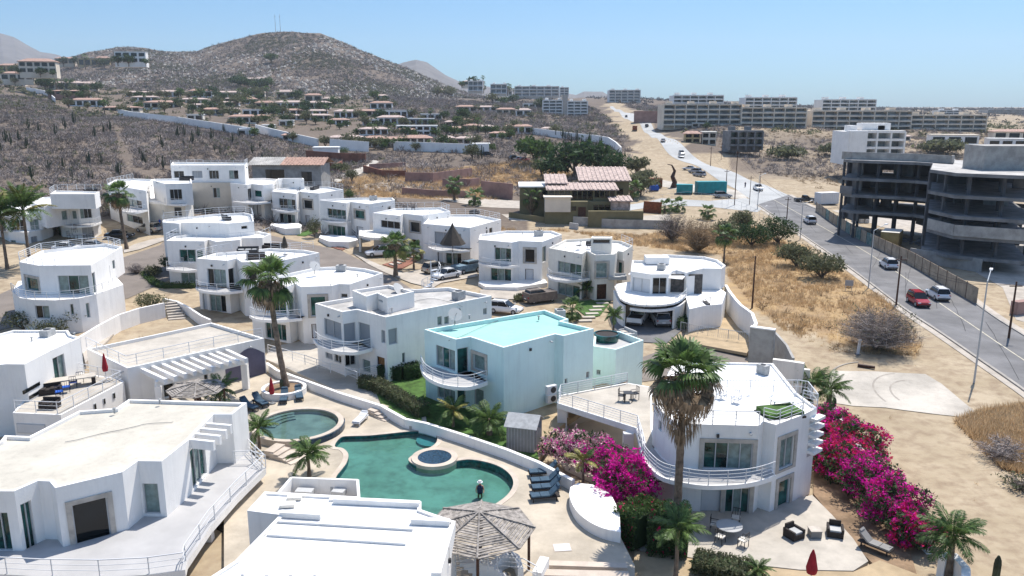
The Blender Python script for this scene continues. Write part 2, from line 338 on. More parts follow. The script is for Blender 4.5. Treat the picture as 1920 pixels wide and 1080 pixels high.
class Thing:
    def __init__(s, name, label, cat, loc, rz=0, group=None):
        s.r = bpy.data.objects.new(name, None); sc.collection.objects.link(s.r); s.r.location = loc; s.r.rotation_euler = (0, 0, rz); s.o = Vector(loc); s.rz = rz
        s.r.empty_display_size = .2; tag(s.r, label, cat, group)
    def part(s, name, mb, m, sub=None, local=False, **k):
        return mobj(name, mb, m, sub if sub is not None else s.r, None if local else s.o, **k)
    def share(s, name, me, loc, rot=(0, 0, 0), scale=(1, 1, 1), sub=None, local=False):
        o = bpy.data.objects.new(name, me); sc.collection.objects.link(o); o.parent = sub if sub is not None else s.r
        o.location = Vector(loc)-(Vector() if local else s.o); o.rotation_euler = rot; o.scale = scale; return o
def dup(root, loc, rz, label, sc_=1, group=None):
    r = root.copy(); sc.collection.objects.link(r); r.location = loc; r.rotation_euler = (0, 0, rz); r['label'] = label
    if group: r['group'] = group
    r.scale = root.scale*sc_ if sc_ != 1 else root.scale
    for c in list(root.children):
        d = c.copy(); sc.collection.objects.link(d); d.parent = r
        for g in list(c.children):
            e = g.copy(); sc.collection.objects.link(e); e.parent = d
    return r
_me = {}
def meshof(key, mb_f, m, smooth_=False):
    if key not in _me:
        mb = mb_f(); me = bpy.data.meshes.new(key); me.from_pydata(mb.v, [], mb.f); me.materials.append(M[m] if isinstance(m, str) else m)
        if smooth_: me.polygons.foreach_set('use_smooth', [True]*len(me.polygons))
        _me[key] = me
    return _me[key]
def railing(T, pts, h=.95, rails=4, sp=1.5, m='steel', r=.035, name='railing', dense=False):
    pts = [Vector(p) for p in pts]; mb = MB()
    for a, b in zip(pts, pts[1:]):
        mb.beam(a+Vector((0, 0, h)), b+Vector((0, 0, h)), r*1.3, r*1.3)
        for k in range(1, rails): mb.beam(a+Vector((0, 0, h*k/rails)), b+Vector((0, 0, h*k/rails)), r*.7, r*.7)
    o = T.part(name, mb, m)
    L = [0]
    for a, b in zip(pts, pts[1:]): L.append(L[-1]+(b-a).length)
    n = max(1, round(L[-1]/sp)); pos = []
    for k in range(n+1):
        d = L[-1]*k/n; i = max(j for j in range(len(L)) if L[j] <= d+1e-6); i = min(i, len(pts)-2)
        f = (d-L[i])/max(L[i+1]-L[i], 1e-6); pos.append(pts[i].lerp(pts[i+1], f))
    me = meshof('rail_post_%s_%.2f_%.3f' % (m, h, r), lambda: MB().box((0, 0, h/2), (r*1.4, r*1.4, h)), m)
    for p in pos: T.share('post', me, p, sub=o)
    if dense:
        me2 = meshof('baluster_%s_%.2f' % (m, h), lambda: MB().box((0, 0, h/2), (.02, .02, h)), m)
        k = int(L[-1]/.22)
        b2 = MB()
        for j in range(k):
            d = L[-1]*(j+.5)/k; i = min(max(t for t in range(len(L)) if L[t] <= d), len(pts)-2); p = pts[i].lerp(pts[i+1], (d-L[i])/max(L[i+1]-L[i], 1e-6)); b2.box((p.x, p.y, p.z+h/2), (.02, .02, h))
        ob = T.part('balusters', b2, m, sub=o); ob['kind'] = 'stuff'
    return o
def block(T, pts, z1, z0, wins=(), wall='white', roofm='roof', par=.35, pw=.2, roof=True, wname='wall'):
    """walls with real openings; wins: (segment, 'crop x,y x,y' top-left and bottom-right, panes, kind)"""
    pts = [Vector((p[0], p[1], 0)) for p in pts]; n = len(pts); sg = 1 if area(pts) > 0 else -1
    ops = {}
    for wn in wins:
        s_, st, npn, kd = wn[:4]; s_ %= n; A, B = pts[s_], pts[(s_+1) % n]; p = q(st)
        u0, t0 = onwall(A, B, p[0]); u1, t1 = onwall(A, B, p[1])
        if u0 > u1: u0, u1 = u1, u0
        if t1 > t0: t0, t1 = t1, t0
        L = (B-A).length; u0 = max(.08, u0); u1 = min(L-.08, u1); t0 = min(t0, z1-.15); t1 = max(t1, z0+.02)
        if u1-u0 < .15 or t0-t1 < .15: continue
        ops.setdefault(s_, []).append((u0, u1, t1, t0, npn, kd))
    mb = MB()
    for i in range(n):
        A, B = pts[i], pts[(i+1) % n]; L = (B-A).length
        if L < 1e-3: continue
        e = (B-A)/L; nr = Vector((e.y, -e.x, 0))*sg   # outward
        os_ = ops.get(i, []); us = sorted({0, L}|{o[0] for o in os_}|{o[1] for o in os_}); zs = sorted({z0, z1}|{o[2] for o in os_}|{o[3] for o in os_})
        P = lambda u, z, d=0: A+e*u-nr*d+Vector((0, 0, z))
        for a, b in zip(us, us[1:]):
            for c, d in zip(zs, zs[1:]):
                um, zm = (a+b)/2, (c+d)/2
                if any(o[0] < um < o[1] and o[2] < zm < o[3] for o in os_): continue
                f = [P(a, c), P(b, c), P(b, d), P(a, d)]; mb.add(f if sg > 0 else f[::-1], [(0, 1, 2, 3)])
        for (a, b, c, d, npn, kd) in os_:
            dp = .22
            for f in ([P(a, c), P(a, d), P(a, d, dp), P(a, c, dp)], [P(b, d), P(b, c), P(b, c, dp), P(b, d, dp)], [P(a, d), P(b, d), P(b, d, dp), P(a, d, dp)], [P(b, c), P(a, c), P(a, c, dp), P(b, c, dp)]):
                mb.add(f, [(0, 1, 2, 3)])
            W = b-a; Hh_ = d-c; door = 'door' in kd
            fm = 'alu' if not door else 'woodd'; pm = {'g': 'glass', 'd': 'glassd', 's': 'shutter', 'w': 'shutterw', 'f': 'glass', 'F': 'glassd', 'door': 'woodd', 'doorw': 'wood', 'doorwhite': 'shutterw'}[kd]
            fb = MB(); bw = .07
            for (x0, x1, y0, y1) in ((a, b, d-bw, d), (a, b, c, c+bw), (a, a+bw, c+bw, d-bw), (b-bw, b, c+bw, d-bw)):
                cc = P((x0+x1)/2, (y0+y1)/2, .13); fb.box(cc, (x1-x0, .08, y1-y0), math.atan2(e.y, e.x))
            for k in range(1, npn):
                cc = P(a+W*k/npn, (c+d)/2, .13); fb.box(cc, (.06, .08, Hh_-2*bw), math.atan2(e.y, e.x))
            wo = T.part('door' if door else 'window', fb, fm)
            for k in range(npn):
                x0 = a+W*k/npn+.03; x1 = a+W*(k+1)/npn-.03; cc = P((x0+x1)/2, (c+d)/2, .19); pb = MB().box(cc, (x1-x0, .02, Hh_-bw), math.atan2(e.y, e.x)); T.part('panel' if door or kd in 'sw' else 'pane', pb, 'curtain' if kd in 'gfd' and random.random() < .3 else pm, sub=wo)
            if kd in ('f', 'F'):
                sb = MB(); sw = .28
                for (x0, x1, y0, y1) in ((a-sw, b+sw, d, d+sw), (a-sw, b+sw, c-sw*.6, c), (a-sw, a, c, d), (b, b+sw, c, d)):
                    cc = P((x0+x1)/2, (y0+y1)/2, -.02); sb.box(cc, (x1-x0, .1, y1-y0), math.atan2(e.y, e.x))
                T.part('stone_surround', sb, 'stone', sub=wo)
    ins = [Vector((p[0], p[1], 0)) for p in inset(pts, pw)]
    for i in range(n if roof else 0):
        A, B = pts[i], pts[(i+1) % n]; L = (B-A).length
        if L > 4.5 and z1-z0 > 4:
            e = (B-A)/L; nr = Vector((e.y, -e.x, 0))*sg
            for f_ in ((.12, .88) if L > 9 else (.9,)): p_ = A+e*L*f_; T.part('drain_spout', MB().beam(p_+Vector((0, 0, z1-.5)), p_+nr*.3+Vector((0, 0, z1-.53)), .12, .09), 'alu')
            p_ = A+e*L*.5; T.part('wall_lamp', MB().box(p_+nr*.07+Vector((0, 0, z0*.0+z1-.75)), (.16, .14, .22), math.atan2(e.y, e.x)), 'dark')
    if roof:
        zr = z1-par
        for i in range(n):
            j = (i+1) % n
            f = [pts[i]+Vector((0, 0, z1)), pts[j]+Vector((0, 0, z1)), ins[j]+Vector((0, 0, z1)), ins[i]+Vector((0, 0, z1))]; mb.add(f if sg > 0 else f[::-1], [(0, 1, 2, 3)])
            f = [ins[i]+Vector((0, 0, z1)), ins[j]+Vector((0, 0, z1)), ins[j]+Vector((0, 0, zr-.1)), ins[i]+Vector((0, 0, zr-.1))]; mb.add(f if sg > 0 else f[::-1], [(0, 1, 2, 3)])
    T.part(wname, mb, wall)
    if roof:
        rb = MB(); rb.add([(p.x, p.y, zr) for p in ins], tess([ins])); T.part('roof', rb, roofm)
    return pts
def balcony(T, inner, edge, z, th=.3, rail=True, floor='floor', wall='white', rsp=1.4, sm=4, dense=False):
    e = smooth(edge, sm) if sm else [Vector(p) for p in edge]; poly = [Vector((p.x, p.y, 0)) for p in e]+[Vector((p.x, p.y, 0)) for p in inner]
    T.part('balcony', MB().prism([tuple(p) for p in poly], z-th, z), wall)
    pi = inset(poly, .12); T.part('balcony_floor', MB().add([(p[0], p[1], z+.006) for p in pi], tess([pi])), floor)
    if rail:
        ie = inset(poly, .08)[:len(e)]; railing(T, [(p[0], p[1], z) for p in ie], sp=rsp, dense=dense)
def drape(poly, off, step=3.0):
    bm = bmesh.new(); vs = [bm.verts.new((p[0], p[1], 0)) for p in ccw(poly)]
    for t in tess([ccw(poly)]):
        try: bm.faces.new([vs[i] for i in t])
        except ValueError: pass
    xs = [p[0] for p in poly]; ys = [p[1] for p in poly]
    for ax, lo, hi in ((0, min(xs), max(xs)), (1, min(ys), max(ys))):
        n = int((hi-lo)/step)
        for k in range(1, n+1):
            c = [0, 0, 0]; c[ax] = lo+(hi-lo)*k/(n+1); nn = [0, 0, 0]; nn[ax] = 1
            bmesh.ops.bisect_plane(bm, geom=bm.verts[:]+bm.edges[:]+bm.faces[:], plane_co=c, plane_no=nn)
    mb = MB(); bm.verts.ensure_lookup_table(); mb.v = [(v.co.x, v.co.y, Hh(v.co.x, v.co.y)+off) for v in bm.verts]
    for f in bm.faces:
        f.normal_update(); ix = [v.index for v in f.verts]; mb.f.append(tuple(ix) if f.normal.z > 0 else tuple(reversed(ix)))
    bm.free(); return mb
def ribbon(L, R, off, step=3, cols=4, lift=0):
    """surface between two edge polylines, following the terrain"""
    Ls = smooth(L, 6); Rs = smooth(R, 6); mb = MB()
    def res(P, n):
        d = [0]
        for a, b in zip(P, P[1:]): d.append(d[-1]+(b-a).length)
        return [Vector((np.interp(t*d[-1]/n, d, [p.x for p in P]), np.interp(t*d[-1]/n, d, [p.y for p in P]), 0)) for t in range(n+1)]
    n = max(8, int(sum((b-a).length for a, b in zip(Ls, Ls[1:]))/step)); A = res(Ls, n); B = res(Rs, n)
    for a, b in zip(A, B):
        for k in range(cols+1):
            p = a.lerp(b, k/cols); mb.v.append((p.x, p.y, Hh(p.x, p.y)+off))
    for i in range(n):
        for k in range(cols):
            o = i*(cols+1)+k; f = (o, o+1, o+cols+2, o+cols+1)
            a, b, c = (Vector(mb.v[j]) for j in f[:3]); mb.f.append(f if (b-a).cross(c-b).z > 0 else f[::-1])
    return mb, A, B
def strip(P, wd, off, h=0):
    """kerb or painted line along a polyline on the terrain"""
    mb = MB(); n = len(P); v = []
    for i, p in enumerate(P):
        d = (P[min(i+1, n-1)]-P[max(i-1, 0)]).normalized(); r = Vector((d.y, -d.x, 0))
        for s in (-1, 1):
            c = p+r*s*wd/2; z = Hh(p.x, p.y)+off; v += [(c.x, c.y, z-.12 if h else z), (c.x, c.y, z+h)]
    for i in range(n-1):
        o = i*4; mb.f.append((o+1, o+3, o+7, o+5))
        if h: mb.f += [(o, o+1, o+5, o+4), (o+3, o+2, o+6, o+7)]
    mb.v = v; return mb
# ================================================================== SETTING: ground, roads, hills
def inpoly(x, y, poly):
    x = np.asarray(x); y = np.asarray(y); c = np.zeros(x.shape, bool); n = len(poly)
    for i in range(n):
        x1, y1 = poly[i][0], poly[i][1]; x2, y2 = poly[(i+1) % n][0], poly[(i+1) % n][1]
        c ^= ((y1 > y) != (y2 > y)) & (x < (x2-x1)*(y-y1)/((y2-y1) or 1e-9)+x1)
    return c
def grid_obj(name, X, Y, Z, m, attrs={}, **k):
    r, c = X.shape; me = bpy.data.meshes.new(name); me.vertices.add(r*c)
    me.vertices.foreach_set('co', np.stack([X, Y, Z], -1).ravel().astype(np.float32))
    i = (np.arange(r-1)[:, None]*c+np.arange(c-1)[None]).ravel(); f = np.stack([i, i+1, i+c+1, i+c], -1).ravel()
    me.loops.add(len(f)); me.loops.foreach_set('vertex_index', f.astype(np.int32)); nf = len(f)//4
    me.polygons.add(nf); me.polygons.foreach_set('loop_start', (np.arange(nf)*4).astype(np.int32)); me.polygons.foreach_set('loop_total', np.full(nf, 4, np.int32)); me.polygons.foreach_set('use_smooth', [True]*nf)
    me.materials.append(M[m]); me.update(); me.validate()
    for a, v in attrs.items():
        at = me.attributes.new(a, 'FLOAT', 'POINT'); at.data.foreach_set('value', v.ravel().astype(np.float32))
    o = bpy.data.objects.new(name, me); sc.collection.objects.link(o)
    for a, b in k.items(): o[a] = b
    return o
STRAW = Gs('p 890,425 1000,432 1200,440 1420,425 1500,465 1560,500 1660,560 1730,640 1720,668 1560,660 1470,620 1400,560 1366,520 1355,480 1190,460 1050,430 900,432')
STRAW2 = Gs('p 1790,790 1850,770 1920,760 2060,900 1960,905 1880,880')
STRAW3 = Gs('p 640,340 720,318 980,300 1100,330 960,345 940,375 760,372 640,365')
SAND = Gs('p 1390,440 1230,390 1195,330 1180,270 1150,225 1135,195 1160,190 1240,250 1330,320 1440,400 1700,560 1950,760 1950,1100 1600,1100 1500,900 1480,640 1420,520')
ss = np.exp(np.linspace(math.log(8), math.log(9500), 520)); uu = np.linspace(-1.15, 1.15, 560)
S_, U_ = np.meshgrid(ss, uu, indexing='ij'); X_ = U_*S_; Y_ = S_-40
Z_ = Hn(X_, Y_)
wob = 3*np.sin(X_*.21+np.sin(Y_*.13)*2)+3*np.sin(Y_*.17+X_*.09)
scr = ((Y_ > 148+wob) & (X_ < .02*Y_)) | (Y_ > 330)
scr &= ~inpoly(X_+wob, Y_, SAND); scr = scr.astype(float)*.92
uR = X_/np.maximum(Y_, 30)
scr = np.where((Y_ > 250) & (uR > .27), np.clip(.35+.5*np.sin(X_*.05)*np.sin(Y_*.033+1), 0, .9), scr)
st = (inpoly(X_+wob*.4, Y_+wob*.4, STRAW) | inpoly(X_, Y_, STRAW2) | inpoly(X_+wob, Y_, STRAW3)).astype(float)*.85
grid_obj('terrain', X_, Y_, Z_, 'terrain', {'scrub': scr, 'straw': st}, kind='structure')
# --- mountains
def ridge(name, crest, ybase, ycrest, m, base=None, back=.45, amp=.02, ncol=260, rows=60, attrs=None):
    cx = [c[0] for c in crest]; cy = [c[1] for c in crest]; px = np.linspace(cx[0], cx[-1], ncol); T_ = np.linspace(0, 1+back, rows)
    PX, TT = np.meshgrid(px, T_); row = np.interp(PX, cx, cy)
    u = (PX-960)/F/(math.cos(TH)+(540-row)/F*math.sin(TH)); sl_ = (-math.sin(TH)+(540-row)/F*math.cos(TH))/(math.cos(TH)+(540-row)/F*math.sin(TH))
    yc = ycrest; zc = CH+sl_*yc; y = ybase+(yc-ybase)*TT; x = u*y; zb = Hn(u*ybase, np.full_like(u, ybase))-4
    t1 = np.clip(TT, 0, 1); prof = t1**1.15
    z = zb+(zc-zb)*prof; bk = np.clip(TT-1, 0, 1); z = z-(zc-zb)*bk*1.2
    s = ycrest/1400; nz = np.sin(x*.021/s+1)*np.sin(y*.017/s)+.6*np.sin(x*.053/s+y*.03/s)+.35*np.sin(x*.13/s-y*.09/s)
    z = z+nz*(zc-zb)*amp*4*t1*(1.15-np.minimum(t1, 1))
    grid_obj(name, x, y, z, m, attrs or {}, kind='structure'); return x, y, z
def hill_z(x, y):
    if y < 820: return -99
    u = x/y; px = 960+u*F*(math.cos(TH)+.22*math.sin(TH)); row = float(np.interp(px, [c[0] for c in C1], [c[1] for c in C1])); zc = CH+(-math.sin(TH)+(540-row)/F*math.cos(TH))/(math.cos(TH)+(540-row)/F*math.sin(TH))*1400
    zb = Hh(u*820, 820)-4; return zb+(zc-zb)*min(1, (y-820)/580)**1.15
def G2(px, py):
    r = ray(px, py); t = 100/r.y
    while t*r.y < 1390:
        if CH+r.z*t < max(Hh(r.x*t, r.y*t), hill_z(r.x*t, r.y*t)): break
        t *= 1.006
    return Vector((r.x*t, r.y*t, CH+r.z*t))
C1 = [(20, 190), (70, 150), (95, 125), (135, 108), (165, 97), (190, 94), (220, 88), (270, 88), (300, 93), (340, 95), (370, 95), (400, 84), (440, 73), (490, 63), (550, 58), (600, 60), (640, 76), (700, 101), (760, 126), (810, 149), (850, 166), (900, 180), (960, 196)]
hx, hy, hz = ridge('hill', C1, 820, 1400, 'terrain', attrs={'scrub': np.full((60, 260), .93), 'straw': np.zeros((60, 260))}, amp=.018)
ridge('far_mountain', [(-160, 140), (-60, 80), (0, 60), (25, 66), (50, 82), (75, 96), (110, 104), (140, 118), (200, 150), (260, 200)], 2600, 4600, 'mount')
ridge('distant_peak', [(640, 200), (700, 135), (757, 117), (780, 112), (800, 117), (835, 140), (870, 157), (920, 163), (980, 165), (1050, 172), (1080, 178), (1095, 171), (1130, 172), (1160, 190)], 2300, 3800, 'mount')
ridge('low_ridge', [(1080, 205), (1150, 193), (1230, 186), (1330, 187), (1420, 192), (1500, 200), (1600, 206), (1800, 207), (1850, 203), (1960, 205), (2200, 208)], 1500, 2600, 'mount')
# --- main road
def road_edges():
    Lp = Gs('p 2010,800 1920,733 1800,650 1700,583 1600,508 1500,438 1420,384')+Gs('c3 1505,915 1400,860 1185,740 1000,600 860,470 720,396 660,362')
    Rp = Gs('p 2010,685 1920,630 1850,585 1740,503 1640,443 1540,397 1478,366')+Gs('c3 1700,885 1600,855 1440,785 1180,650 1020,553 862,440 742,387 678,357')
    return Lp, Rp
Lp, Rp = road_edges()
mb, RA, RB = ribbon(Lp[:7], Rp[:7], .06); struct('road', mb, 'asphalt')
mb, RA2, RB2 = ribbon(Lp[6:], Rp[6:], .065, step=6); struct('upper_road', mb, 'road2')
for E_ in (RA, RB): struct('kerb', strip(E_, .3, .06, .12), 'kerb')
struct('centre_line', strip([a.lerp(b, .5) for a, b in zip(RA, RB)], .14, .068), 'line')
struct('pavement', strip([a+(a-b).normalized()*1.0 for a, b in zip(RA, RB)], .9, .05), 'sidewalk')
struct('verge', strip([b+(b-a).normalized()*1.1 for a, b in zip(RA, RB)], 1.3, .05), 'sidewalk')
# side roads and concrete pads
for nm, s, mt, of in (('side_road', 'p 1150,388 1240,372 1330,377 1400,372 1440,385 1420,398 1330,388 1240,385 1150,400', 'road2', .05),
                      ('dirt_track', 'p 1225,335 1290,345 1360,352 1400,362 1400,374 1330,366 1240,350', 'slab', .04),
                      ('concrete_slab', 'p 1560,696 1640,697 1735,702 1765,720 1835,778 1838,786 1760,778 1660,765 1600,762 1548,754', 'slab', .05),
                      ('gravel_road', 'c6 500,185 620,150 790,95 830,62 860,75 790,130 690,170 560,215', 'slab', .05),
                      ('upper_street', 'p 640,352 720,340 800,352 900,372 1000,378 1010,392 900,388 800,368 700,356', 'sidewalk', .05),
                      ('villa_forecourt', 'p 940,402 960,415 1210,417 1260,420 1255,402 1200,405', 'sidewalk', .05),
                      ('building_yard', 'p 1560,395 1700,440 1880,540 1905,600 2050,640 2050,420 1700,380', 'sidewalk', .045)):
    struct(nm, drape([p.to_2d() for p in Gs(s)], of, 4), mt)
# complex streets (brown paving)
struct('complex_street', drape([p.to_2d() for p in Gs('p -120,640 0,552 120,500 220,486 300,460 320,440 480,410 500,440 640,470 720,510 800,560 900,600 960,640 1010,660 1150,690 1290,640 1400,672 1400,690 1180,720 960,690 800,640 700,580 600,520 500,500 330,520 240,560 0,620 -120,720')], .05, 4), 'street')
struct('driveway', drape([p.to_2d() for p in Gs('p 1145,590 1290,610 1250,645 1150,640')], .09, 4), 'asphalt')
# --- pool court
def hsheet(name, loops, z, m, th=1.8, **k):
    loops = [ccw(loops[0])]+[list(reversed(ccw(l))) for l in loops[1:]]
    mb = MB(); fl = [p for l in loops for p in l]; mb.add([(p[0], p[1], z) for p in fl], tess(loops))
    for l in loops:
        n = len(l)
        for i in range(n):
            a, b = l[i], l[(i+1) % n]; mb.add([(a[0], a[1], z), (a[0], a[1], z-th), (b[0], b[1], z-th), (b[0], b[1], z)], [(0, 1, 2, 3)])
    return mobj(name, mb, m, **k)
pool = smooth(Vs('cb 672,812 740,803 850,800 1000,785 1130,772 1220,772 1275,800 1278,840 1240,873 1185,893', 0)+Vs('cb 1100,945 1140,985 1220,1002 1300,992 1360,970', 0)+Vs('cc 1400,262 1500,275 1590,305 1650,350 1672,400 1655,450 1600,505 1480,570 1300,605 1150,650 940,640 700,560 600,440 608,370 640,325 672,280 682,230 650,195 600,182', 0), 4, True)
spa_c = V(440+1200/3.2, 780+255/3.2, 0); spa_r = 1.68
up_c = V(440+402/3.375, 580+722/3.375, .5); upr = (V(440+652/3.375, 580+722/3.375, .5).x-V(440+152/3.375, 580+722/3.375, .5).x)/2
circ = lambda c, r, n=40: [Vector((c.x+r*math.cos(2*PI*i/n), c.y+r*math.sin(2*PI*i/n), 0)) for i in range(n)]
deckp = [V(*p, 0) for p in q('p 270,750 330,700 440,640 498,664 560,705 640,733 740,775 800,800 950,848 1020,875 1075,915 1080,960 1160,1000 1190,1060 1190,1200 420,1200 420,960 455,900 440,860 300,850')]
hsheet('pool_deck', [deckp, inset(pool, -.02)], 0, 'deck', kind='structure')
def ring(poly, w_, z0, z1):
    o = [Vector((p[0], p[1])) for p in inset(poly, -w_)]; n = len(poly); mb = MB()
    for i in range(n):
        j = (i+1) % n; a, b, c, d = poly[i], poly[j], o[j], o[i]
        mb.add([(a[0], a[1], z1), (b[0], b[1], z1), (c[0], c[1], z1), (d[0], d[1], z1), (a[0], a[1], z0), (b[0], b[1], z0), (c[0], c[1], z0), (d[0], d[1], z0)], [(0, 3, 2, 1), (4, 0, 1, 5), (3, 7, 6, 2)])
    return mb
pool = ccw(pool)
P1 = Thing('swimming_pool', 'large free-form swimming pool with green water beside the palapa', 'pool', tuple(pool[0].to_2d())+(0,))
b_ = MB(); b_.add([(p[0], p[1], -1.35) for p in pool], tess([pool]))
n = len(pool)
for i in range(n):
    a, b = pool[i], pool[(i+1) % n]; b_.add([(a[0], a[1], .0), (b[0], b[1], .0), (b[0], b[1], -1.35), (a[0], a[1], -1.35)], [(0, 1, 2, 3)])
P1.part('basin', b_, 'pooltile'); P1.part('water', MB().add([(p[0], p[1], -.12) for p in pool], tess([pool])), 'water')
P1.part('coping', ring(pool, .38, -.05, .03), 'coping')
stc = V(440+1255/3.375, 580+800/3.375, 0)
for k in range(4):
    P1.part('step', MB().lathe((stc.x, stc.y, 0), [(1.3+.7*k, -1.34), (1.3+.7*k, -.3-.25*k)], 36), 'poolpale')
SP = Thing('spa_tub', 'small round spa tub on the rim of the green pool', 'spa', (spa_c.x, spa_c.y, 0))
rr = circ(spa_c, spa_r-.45); SP.part('rim', ring(rr, .45, -1.3, .14), 'coping'); SP.part('basin', MB().lathe((spa_c.x, spa_c.y, 0), [(.9, -.9), (1.25, -.9), (1.25, .12)], 32), 'navy')
SP.part('water', MB().add([(p[0], p[1], .02) for p in circ(spa_c, spa_r-.46)], tess([circ(spa_c, spa_r-.46)])), 'water2')
SP.part('bench', MB().lathe((spa_c.x, spa_c.y, 0), [(.7, -.88), (.7, -.35), (.75, -.35)], 24), 'poolpale')
upp = ccw(circ(up_c, upr)); UP = Thing('round_pool', 'raised round pool with pale still water beside the loungers', 'pool', (up_c.x, up_c.y, 0))
UP.part('coping', ring(upp, .42, -.4, .52), 'coping'); UP.part('basin', MB().lathe((up_c.x, up_c.y, 0), [(upr, .1), (upr-.01, .08)], 40), 'poolpale')
bb = MB(); bb.add([(p[0], p[1], .06) for p in upp], tess([upp])); UP.part('pool_floor', bb, 'poolpale')
UP.part('water', MB().add([(p[0], p[1], .40) for p in upp], tess([upp])), 'water2')
arc = [Vector((up_c.x+(upr+.44)*math.cos(a), up_c.y+(upr+.44)*math.sin(a), 0)) for a in np.linspace(-PI*.42, PI*.12, 14)]
wb = MB()
for a, b in zip(arc, arc[1:]): wb.beam(a+Vector((0, 0, -.2)), b+Vector((0, 0, -.2)), .12, 1.3)
UP.part('tiled_spill_wall', wb, 'navy')
for k in range(3):
    pts = [(up_c.x+(upr-.25-.42*k)*math.cos(a), up_c.y+(upr-.25-.42*k)*math.sin(a)) for a in np.linspace(PI*.62, PI*1.0, 10)]; s_ = MB()
    for a, b in zip(pts, pts[1:]): s_.beam((*a, .28-.07*k), (*b, .28-.07*k), .4, .14)
    UP.part('step', s_, 'poolpale')
# ================================================================== stuff scatter
def tri_obj(name, V_, m, kind='stuff'):
    """V_: (n,3,3) triangles"""
    n = len(V_); me = bpy.data.meshes.new(name); me.vertices.add(n*3); me.vertices.foreach_set('co', V_.astype(np.float32).ravel())
    me.loops.add(n*3); me.loops.foreach_set('vertex_index', np.arange(n*3, dtype=np.int32)); me.polygons.add(n)
    me.polygons.foreach_set('loop_start', (np.arange(n)*3).astype(np.int32)); me.polygons.foreach_set('loop_total', np.full(n, 3, np.int32)); me.materials.append(M[m]); me.update()
    o = bpy.data.objects.new(name, me); sc.collection.objects.link(o)
    if kind: o['kind'] = kind
    return o
def twig_proto(k, w_=.06, spread=1.0, up=.9):
    T_ = np.zeros((k, 3, 3)); th = rng.uniform(0, 2*PI, k); el = np.arcsin(rng.uniform(.05, 1, k)); r0 = rng.uniform(0, .55, k); L = rng.uniform(.35, .6, k)
    d = np.stack([np.cos(th)*np.cos(el)*spread, np.sin(th)*np.cos(el)*spread, np.sin(el)*up], -1); a = d*r0[:, None]; j = rng.normal(0, .35, (k, 3)); e = a+(d+j)*L[:, None]; e[:, 2] = np.abs(e[:, 2]); s = rng.normal(0, 1, (k, 3)); s /= np.linalg.norm(s, axis=1)[:, None]
    T_[:, 0] = a-s*w_; T_[:, 1] = a+s*w_; T_[:, 2] = e; return T_
def leaf_proto(k, sz=.12, flat=.75):
    T_ = np.zeros((k, 3, 3)); p = rng.normal(0, 1, (k, 3)); p /= np.linalg.norm(p, axis=1)[:, None]; p *= (rng.uniform(.25, 1, k)**.45)[:, None]; p[:, 2] = np.abs(p[:, 2])*flat
    lump = 1+.25*np.sin(p[:, :1]*5+1)*np.sin(p[:, 1:2]*6+2); p = p*lump
    for i in range(3): T_[:, i] = p+rng.normal(0, sz, (k, 3))
    return T_
def grass_proto(k=9, w_=.05):
    T_ = np.zeros((k, 3, 3)); b = rng.uniform(-.3, .3, (k, 2)); th = rng.uniform(0, 2*PI, k); s = np.stack([np.cos(th), np.sin(th)], -1)*w_
    T_[:, 0, :2] = b-s; T_[:, 1, :2] = b+s; T_[:, 2, :2] = b*2.4+rng.normal(0, .15, (k, 2)); T_[:, 2, 2] = rng.uniform(.5, 1.1, k); return T_
def inst(protos, P, S, flat=None):
    out = []; k = rng.integers(0, len(protos), len(P)); a = rng.uniform(0, 2*PI, len(P))
    for i, t in enumerate(protos):
        s = k == i; p = P[s]; c, d = np.cos(a[s])[:, None, None], np.sin(a[s])[:, None, None]; sc__ = S[s][:, None, None]
        x = t[None, :, :, 0]*c-t[None, :, :, 1]*d; y = t[None, :, :, 0]*d+t[None, :, :, 1]*c; z = np.broadcast_to(t[None, :, :, 2], x.shape)
        out.append((np.stack([x, y, z], -1)*sc__[..., None]+p[:, None, None, :]).reshape(-1, 3, 3))
    return np.concatenate(out)
TW = [twig_proto(34, .05) for _ in range(8)]; TWf = [twig_proto(20, .09) for _ in range(8)]; LFf = [leaf_proto(26, .2) for _ in range(6)]; GR = [grass_proto() for _ in range(8)]
def pts_uy(n, u0, u1, y0, y1, mask=None):
    y = np.sqrt(rng.uniform(y0*y0, y1*y1, n)); u = rng.uniform(u0, u1, n); x = u*y
    if mask is not None: k = mask(x, y); x, y = x[k], y[k]
    return np.stack([x, y, Hn(x, y)-.1], -1)
PATH = [p.to_2d() for p in Gs('c1 770,690 830,735 820,800 890,900 900,990 1130,1020 1130,1050 860,1030 800,900 790,800 770,740')]
WALLP = Gs('c1 180,465 300,490 370,560 480,600 700,622')+Gs('c1 860,650 1000,668 1200,690 1450,730 1700,765')+Gs('c2 60,770 250,812 430,850 560,868')
wallx = np.array([p.x for p in WALLP]); wally = np.array([p.y for p in WALLP])
def mscrub(x, y): return (~inpoly(x, y, PATH)) & (y < np.interp(x, wallx[np.argsort(wallx)], wally[np.argsort(wallx)])-3) & (y > 146-.12*np.clip(x+60, -60, 60)) & ~((x > -48) & (y > 190) & (x > -.2*y) )
p = pts_uy(23000, -.82, -.12, 138, 560, mscrub); S = rng.uniform(1.1, 2.3, len(p)); tri_obj('bare_scrub', inst(TW, p, S), 'twig')
k = rng.random(len(p)) < .08; tri_obj('scrub_greenery', inst(LFf, p[k]+np.array([1.5, .5, 0]), S[k]*.7), 'leafo')
